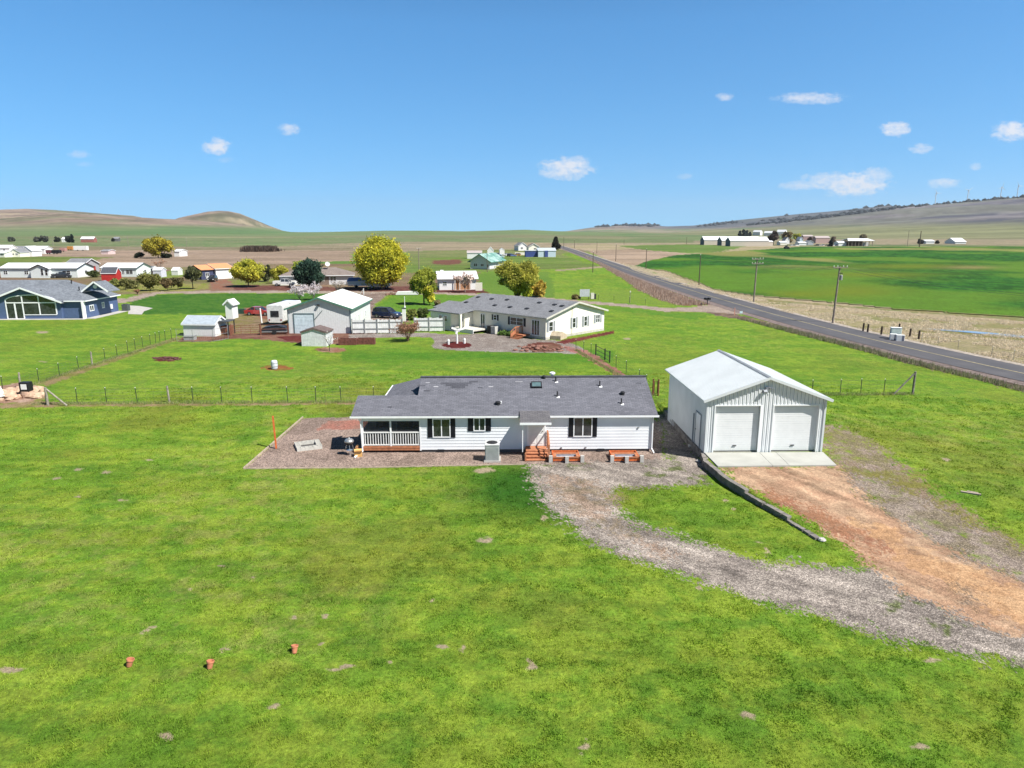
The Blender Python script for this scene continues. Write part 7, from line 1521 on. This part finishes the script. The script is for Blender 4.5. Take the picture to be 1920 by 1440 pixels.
# ---- trees
YA, YB = (.42, .40, .045), (.16, .19, .03); YO = (.40, .32, .05); OA, OB = (.22, .24, .06), (.08, .10, .03)
tree('yellow_tree', 'rounded golden yellow tree standing alone on the far left tan field', 297, 484, 60, 38, (.46, .38, .04), (.18, .17, .03), 1, 14000, .42, 44, gap=.26)
tree('yellow_tree', 'golden willow left of the ranch house beside the lane', 466, 538, 66, 50, (.46, .42, .05), (.22, .24, .04), 2, 24000, .19, 44, low=.12, gap=.26)
tree('yellow_tree', 'smaller yellow willow just left of the ranch garage', 526, 531, 36, 34, (.42, .38, .05), (.22, .23, .04), 3, 12000, .19, 26, low=.1)
tree('lime_tree', 'lime yellow treetop showing behind the dark evergreen', 571, 524, 42, 36, (.34, .38, .05), (.16, .20, .03), 4, 5000, .35, 18)
tree('dark_tree', 'dark olive slender tree between the two yellow willows', 503, 528, 26, 34, (.10, .11, .05), (.05, .055, .03), 5, 3500, .3, 14, shape='cone', low=.05)
tree('evergreen', 'dense dark green rounded evergreen in front of the ranch house', 580, 539, 58, 52, (.055, .10, .065), (.018, .04, .03), 6, 26000, .20, 50, low=.02)
tree('big_yellow_tree', 'huge rounded yellow-green tree towering over the lane, the largest in view', 716, 543, 108, 97, (.52, .46, .04), (.17, .20, .025), 7, 60000, .19, 90, low=.04, gap=.25)
tree('loose_tree', 'loose yellow-green tree with visible trunk on the lawn right of the dark blue SUV', 795, 571, 62, 70, (.34, .36, .05), (.12, .15, .03), 8, 17000, .13, 40, low=.18, gap=.24)
tree('young_willow', 'small drooping bright yellow willow touching the right side of the loose tree', 806, 572, 24, 40, (.48, .44, .05), (.28, .28, .04), 9, 3500, .18, 12, low=.05, droop=.5)
tree('golden_willow', 'wide golden willow behind the cream house roof', 970, 560, 100, 74, (.40, .37, .06), (.17, .18, .04), 10, 26000, .14, 60, low=.14, gap=.2)
tree('golden_willow', 'low orange-tinged willow clump at the right of the wide golden willow', 1008, 557, 38, 34, (.46, .34, .06), (.28, .22, .05), 11, 5000, .2, 16, low=.05, droop=.4)
tree('yellow_bush', 'drooping bright yellow bush at the foot of the wide golden willow', 978, 560, 40, 32, (.44, .42, .04), (.24, .26, .03), 12, 5000, .2, 14, low=.03, trunk=False, droop=.4)
bare_tree('blossom_tree', 'pink-white blossoming tree in front of the pale roofed house', 872, 548, 38, 36, (.62, .52, .48), 3600, 1, .12, 8, .13, cb=(.46, .38, .34))
bare_tree('blossom_shrub', 'left half of the white blossoming hedge behind the barn', 562, 563, 40, 26, (.66, .62, .64), 2000, 2, .06, 8, .10, n=12, split=.1, cb=(.3, .25, .24)); bare_tree('blossom_shrub', 'right half of the white blossoming hedge behind the barn', 588, 562, 34, 28, (.66, .62, .64), 1700, 3, .06, 8, .10, n=12, split=.1, cb=(.3, .25, .24))
bare_tree('bare_tree', 'bare spreading tree behind the barn roof by the lane', 634, 552, 34, 28, (.4, .34, .3), 300, 4, .14, 6, .09)
bare_tree('fruit_tree', 'small bare fruit tree with pale buds right of the striped metal shed', 618, 658, 28, 36, (.6, .6, .56), 240, 5, .05, 6, .05, n=8, split=.3, bark=mat('dark_bark', (.07, .055, .05)))
bare_tree('brown_bush', 'rounded rusty brown leafless bush in front of the board fence', 765, 640, 52, 36, (.36, .20, .13), 3600, 6, .04, 12, .06, n=26, split=.04, cb=(.18, .10, .07), bark=mat('russet_twig', (.30, .17, .11)), cat='bush')
for k, (px, py, w, h, lb, ca, cb_) in enumerate(((772, 600, 26, 22, 'olive green shrub left in the hedge behind the board fence', OA, OB), (792, 599, 26, 24, 'darker shrub right in the hedge behind the board fence', (.14, .17, .05), (.05, .07, .03)), (822, 573, 18, 10, 'low brownish shrub right of the loose yellow-green tree', (.22, .18, .08), (.12, .10, .05)), (944, 628, 26, 6, 'left low green plants along the front of the cream house', (.16, .24, .06), (.06, .12, .03)), (962, 630, 24, 6, 'right low green plants along the front of the cream house', (.16, .24, .06), (.06, .12, .03)), (218, 541, 22, 18, 'yellow-green shrub nearest the blue house roof', (.28, .28, .08), OB), (248, 541, 26, 17, 'low straw-green shrub second in the row behind the lane', (.26, .24, .10), OB),
    (1080, 561, 18, 7, 'brown low shrubs behind the cream house gable', (.24, .20, .07), (.12, .10, .05)), (262, 484, 22, 10, 'dark hedge left of the isolated yellow tree', (.03, .04, .02), (.015, .02, .012)), (311, 484, 24, 9, 'dark hedge right below the isolated yellow tree', (.03, .04, .02), (.015, .02, .012)), (176, 520, 22, 12, 'dark green shrubs along the grey fence by the red barn shed', (.10, .12, .04), (.04, .05, .02)))):
    tree('shrub', lb, px, py, w, h, ca, cb_, 30 + k, 2200, .14 if py > 560 else .22, 14, low=.0, trunk=False, cat='shrub', group='shrubs around the houses')
for k, (px, py, w, h, ca, cb_, lb) in enumerate(((236, 544, 18, 22, (.22, .21, .07), (.10, .10, .04), 'thin olive tree left in the roadside row'), (282, 545, 40, 34, (.21, .22, .06), (.10, .09, .03), 'broad olive tree in the middle of the roadside row'), (314, 545, 20, 22, (.22, .17, .07), (.10, .07, .04), 'reddish olive tree right of the broad one in the roadside row'), (334, 543, 22, 22, (.20, .18, .07), (.09, .08, .04), 'small olive tree second from the right in the roadside row'), (362, 542, 32, 42, (.12, .13, .045), (.05, .055, .03), 'tall dark rounded tree at the right end of the roadside row'))):
    tree('roadside_tree', lb, px, py, w, h, ca, cb_, 50 + k, 4200, .20, 16, low=.28, gap=.38, group='row of young trees along the lane')
for k, (px, py, w, h, lb) in enumerate(((300, 509, 26, 24, 'bare reddish tree behind the lavender shed'), (182, 508, 12, 16, 'small bare red-brown tree right of the long mobile home'), (322, 540, 16, 14, 'reddish bare sapling between the roadside trees'), (258, 552, 8, 9, 'tiny bare sapling by the lane'))):
    bare_tree('bare_tree', lb, px, py, w, h, (.30, .16, .10), 260, 70 + k, .1, 6, .12, group='bare reddish trees', bark=mat('dark_bark', (.07, .055, .05)))
tree('conifer', 'dark lone conifer where the road meets the skyline fields', 1042, 468, 15, 24, (.05, .045, .03), (.02, .022, .015), 80, 3500, .9, 24, shape='cone', low=.03)
for k, (px, py, w, h, sh, ca, cb_, lb) in enumerate(((1387, 443, 5, 9, 'cone', (.04, .06, .05), (.02, .03, .03), 'leftmost of the small dark conifers behind the long barns'), (1394, 443, 7, 13, 'cone', (.04, .06, .05), (.02, .03, .03), 'tallest of the small dark conifers behind the long barns'), (1400, 443, 6, 11, 'cone', (.04, .06, .05), (.02, .03, .03), 'third small dark conifer behind the long barns'), (1406, 443, 5, 7, 'cone', (.04, .06, .05), (.02, .03, .03), 'shortest conifer at the right of the group behind the long barns'),
    (1450, 459, 22, 26, 'round', (.10, .075, .06), (.05, .04, .035), 'dark bare-looking tree right behind the nearest long barn'), (1476, 456, 24, 22, 'round', (.20, .16, .07), (.10, .08, .04), 'brown-olive tree left of the yellow village tree'), (1493, 455, 15, 20, 'round', (.38, .38, .06), (.2, .22, .04), 'bright yellow-green tree in the far farm village'), (1518, 458, 8, 14, 'round', (.10, .07, .06), (.05, .04, .03), 'dark tree beside the grey village house'), (1557, 462, 8, 11, 'cone', (.025, .03, .03), (.015, .018, .015), 'small black-green conifer right of the rose-brown barn'), (1562, 456, 9, 12, 'round', (.16, .13, .10), (.1, .08, .06), 'pale bare tree right of the rose-brown barn'), (1618, 450, 12, 10, 'round', (.24, .21, .12), (.15, .13, .08), 'faint olive tree above the hay shed'), (1725, 457.5, 12, 8, 'round', (.05, .05, .045), (.03, .03, .03), 'dark tree clump at the foot of the stout dark pole'), (1757, 457, 5, 5, 'round', (.05, .05, .045), (.03, .03, .03), 'tiny dark tree on the plain right of the stout dark pole'),
    (129, 455, 12, 12, 'round', (.05, .06, .045), (.03, .035, .03), 'dark trees right of the white farmhouse'), (136, 455, 6, 15, 'cone', (.035, .05, .04), (.02, .03, .025), 'tall dark conifer right of the white farmhouse'), (107, 454, 12, 10, 'round', (.07, .075, .055), (.04, .045, .035), 'dark trees left of the white farmhouse'), (22, 453, 14, 8, 'round', (.10, .11, .08), (.07, .08, .06), 'grey-green trees at the far left slope'), (70, 454, 12, 9, 'round', (.10, .10, .08), (.07, .07, .06), 'grey bare grove left part on the far slope'), (84, 454, 14, 12, 'round', (.10, .10, .08), (.07, .07, .06), 'grey bare grove right part on the far slope'), (212, 453, 5, 6, 'round', (.04, .05, .04), (.03, .035, .03), 'dark bush at the small dark barn'))):
    tree('far_tree', lb, px, py, w, h, ca, cb_, 90 + k, 1300, 1.0 if py > 450 else 2.2, 12, shape=sh, low=.03, group='distant trees')
# ------------------------------------------------------------------ uncountable growth: grass tufts, dead weeds, ridge scrub
def blades(name, X, Y, H, Wd, col, k=3, lean=.5, seed=0, label=None):
    n = len(X); rng = np.random.default_rng(seed); Z = hgt(X, Y)
    X = np.repeat(X, k); Y = np.repeat(Y, k); Z = np.repeat(Z, k); H = np.repeat(H, k) * rng.uniform(.5, 1.3, n * k); Wd = np.repeat(Wd, k) * rng.uniform(.6, 1.3, n * k)
    a = rng.uniform(0, 2 * np.pi, n * k); b = rng.uniform(0, 2 * np.pi, n * k); ln = rng.random(n * k) * lean * H
    ox = rng.normal(size=n * k) * Wd * 1.2; oy = rng.normal(size=n * k) * Wd * 1.2
    x0 = X + ox; y0 = Y + oy; dx = np.cos(a) * Wd * .5; dy = np.sin(a) * Wd * .5
    V = np.stack([np.stack([x0 - dx, y0 - dy, Z - .01], 1), np.stack([x0 + dx, y0 + dy, Z - .01], 1), np.stack([x0 + np.cos(b) * ln, y0 + np.sin(b) * ln, Z + H], 1)], 1).reshape(-1, 3)
    c = np.repeat(col, k, 0) * rng.uniform(.72, 1.30, n * k)[:, None]; cc = np.repeat(np.concatenate([np.clip(c, 0, 1), np.ones((n * k, 1))], 1), 3, 0)
    o = npmesh(name, V, np.arange(3 * n * k).reshape(-1, 3), M_leaf, cc); tag(o, label, kind='stuff'); return o
rng = np.random.default_rng(42)
n = 210000; rr = 13.5 * (68 / 13.5) ** rng.random(n) ** .85; aa = np.radians(rng.uniform(-40.5, 40.5, n)); X = rr * np.sin(aa); Y = rr * np.cos(aa)
patch = fbm(X, Y, .55, 4, 401, .7); keep = rng.random(n) < sst(.30, .62, patch) * .95 + .12; X, Y, rr, patch = X[keep], Y[keep], rr[keep], patch[keep]
Z = hgt(X, Y); C_, g_, id_, _ = land(X, Y, Z); px_, py_ = project(X, Y, Z)
inb = np.zeros(len(X), bool)
for bx in ((HO, HR, HL, D_), (GO, GR, GL, GD)):
    c, s = math.cos(bx[1]), math.sin(bx[1]); u = (X - bx[0].x) * c + (Y - bx[0].y) * s; v = -(X - bx[0].x) * s + (Y - bx[0].y) * c
    inb |= (u > -.3) & (u < bx[2] + .3) & (v > -.3) & (v < bx[3] + .3)
inb |= inside(px_, py_, [(1318, 846), (1545, 846), (1570, 874), (1344, 877)])
ok = (g_ < .25) & (id_ == 0) & ~inb | ((g_ >= .25) & (rng.random(len(X)) < .012) & ~inb & (id_ != LN.index('gravel_patio')))
ok &= C_.max(1) < .42
X, Y, rr, patch, C_ = X[ok], Y[ok], rr[ok], patch[ok], C_[ok]
hh = (.03 + .035 * sst(.45, .75, patch)) * (1 + rr / 90); k = (1.5 + .25 * (1 - sst(.4, .7, patch)))[:, None]
C_ = C_ * k * np.array([.98, 1.0, .9])
blades('grass', X, Y, hh, .022 + rr * .0007, C_, 3, 1.1, 1, 'short clumpy lawn grass round the near house')
# dead weeds on the banks, verges and dry strip
def fill(polys, n, rmin=40):
    out = []
    for poly in polys:
        W_ = np.array([flat_pt(*q) for q in poly]); x = rng.uniform(W_[:, 0].min(), W_[:, 0].max(), n); y = rng.uniform(W_[:, 1].min(), W_[:, 1].max(), n); m = inside(x, y, W_); out.append(np.stack([x[m], y[m]], 1))
    return np.concatenate(out)
bank = [(1093, 478), (1129, 500), (1168, 523), (1200, 546), (1235, 562), (1269, 573), (1330, 571), (1292, 560), (1240, 541), (1177, 517), (1120, 490)]
P_ = fill([bank], 26000); d = rng.random((len(P_), 1)); col = np.array([.54, .42, .33]) * d + np.array([.36, .25, .19]) * (1 - d)
blades('dead_weeds', P_[:, 0], P_[:, 1], np.full(len(P_), .55), np.full(len(P_), .10), col, 2, .5, 2, 'rusty dead weeds on the bank left of the road')
bank2 = [(1165, 494), (1200, 500), (1240, 512), (1290, 528), (1330, 543), (1400, 557), (1440, 565), (1440, 572), (1380, 560), (1300, 541), (1240, 524), (1190, 508)]
strip = [(1400, 566), (1500, 570), (1700, 587), (1930, 606), (2000, 700), (1920, 683), (1836, 666), (1704, 638), (1572, 606), (1480, 588)]
P_ = fill([bank2, strip], 60000); v_ = fbm(P_[:, 0], P_[:, 1], 3.5, 4, 421); P_ = P_[v_ > .44]; v_ = v_[v_ > .44]; d = rng.random((len(P_), 1)); col = np.array([.80, .68, .52]) * d + np.array([.56, .47, .32]) * (1 - d)
blades('dry_grass', P_[:, 0], P_[:, 1], np.full(len(P_), .20), np.full(len(P_), .10), col, 2, 1.4, 3, 'straw-coloured dry grass between the road and the grain field')
vg = [(1380, 597), (1480, 617), (1572, 640), (1704, 675), (1836, 707), (1990, 748), (1990, 755), (1836, 714), (1704, 683), (1572, 647), (1480, 624)]
P_ = fill([vg], 22000); d = rng.random((len(P_), 1)); col = np.array([.34, .27, .22]) * d + np.array([.14, .20, .06]) * (1 - d)
blades('verge_weeds', P_[:, 0], P_[:, 1], np.full(len(P_), .42), np.full(len(P_), .07), col, 2, .6, 4, 'pale and green weeds along the near edge of the paved road')
# rough growth at the wire fences
pts = []
for a_, b_ in (((60, 758), (640, 755)), ((640, 755), (800, 754)), ((40, 729), (200, 677)), ((200, 677), (332, 636)), ((1080, 657), (1224, 742)), ((1440, 742), (1715, 740))):
    A, B = Vector(flat_pt(*a_)), Vector(flat_pt(*b_)); m_ = int((B - A).length * 45); u = rng.random((m_, 1)); q = np.array(A)[None] * (1 - u) + np.array(B)[None] * u; pts.append(q + rng.normal(size=q.shape) * .16)
P_ = np.concatenate(pts); d = rng.random((len(P_), 1)); col = np.array([.40, .34, .18]) * d + np.array([.18, .28, .07]) * (1 - d)
blades('fence_grass', P_[:, 0], P_[:, 1], np.full(len(P_), .22), np.full(len(P_), .035), col, 3, .8, 5, 'longer rough grass along the wire fence lines')
# scrub and woodland on the distant right ridges
n = 5200; aa = rng.uniform(.06, .72, n); rr = rng.uniform(4300, 8200, n); X = rr * np.sin(aa); Y = rr * np.cos(aa); Z = hgt(X, Y)
H1 = np.interp(aa, HILLS[4][0][0], HILLS[4][0][1]); 
m = (fbm(X, Y, 500, 4, 431, .6) > .53) & (Z > 60); m |= (np.abs(rr - 5200) < 90) & (rng.random(n) < .8) & (aa > .35)
X, Y, Z = X[m], Y[m], Z[m]; s = rng.uniform(7, 20, len(X)) * (np.hypot(X, Y) / 6000)
oct_ = np.array([[1.3, 0, .3], [0, 1, .3], [-1.3, 0, .3], [0, -1, .3], [0, 0, 1.0], [0, 0, -.3]]); F8 = np.array([[0, 1, 4], [1, 2, 4], [2, 3, 4], [3, 0, 4], [1, 0, 5], [2, 1, 5], [3, 2, 5], [0, 3, 5]])
V = (np.stack([X, Y, Z], 1)[:, None] + oct_[None] * s[:, None, None] * rng.uniform(.7, 1.3, (len(X), 6, 1))).reshape(-1, 3); F = (F8[None] + np.arange(len(X))[:, None, None] * 6).reshape(-1, 3)
cc = np.repeat(np.concatenate([np.array([.045, .055, .06])[None] * rng.uniform(.6, 1.4, (len(X), 1)), np.ones((len(X), 1))], 1), 6, 0)
tag(npmesh('ridge_woodland', V, F, M_leaf, cc), 'dark scattered woodland and scrub on the distant right ridge', kind='stuff')
n = 900; px_ = rng.uniform(460, 514, n)
X, Y = [], []
for q in px_:
    a, b = flat_pt(q, rng.uniform(469.5, 472.5)); X.append(a); Y.append(b)
X, Y = np.array(X), np.array(Y); blades('brush_line', X, Y, np.full(n, 3.2), np.full(n, 1.6), np.array([.12, .085, .065])[None] * rng.uniform(.6, 1.4, (n, 1)), 3, .5, 6, 'brown brush line across the tan field')
# haze: one closed box of thin, even air round everything
hb = MB().box(-15800, 15800, -15800, 15800, -3, 620).build('haze', (lambda m: m)(bpy.data.materials.new('haze_air'))); tag(hb, kind='stuff')
hm = hb.data.materials[0]; hm.use_nodes = True; t = hm.node_tree; t.nodes.clear(); pv = N(t, 'ShaderNodeVolumePrincipled'); pv.inputs['Density'].default_value = 3.6e-5; pv.inputs['Color'].default_value = (.86, .93, 1.0, 1); pv.inputs['Anisotropy'].default_value = .2
ou = N(t, 'ShaderNodeOutputMaterial'); t.links.new(pv.outputs[0], ou.inputs['Volume'])
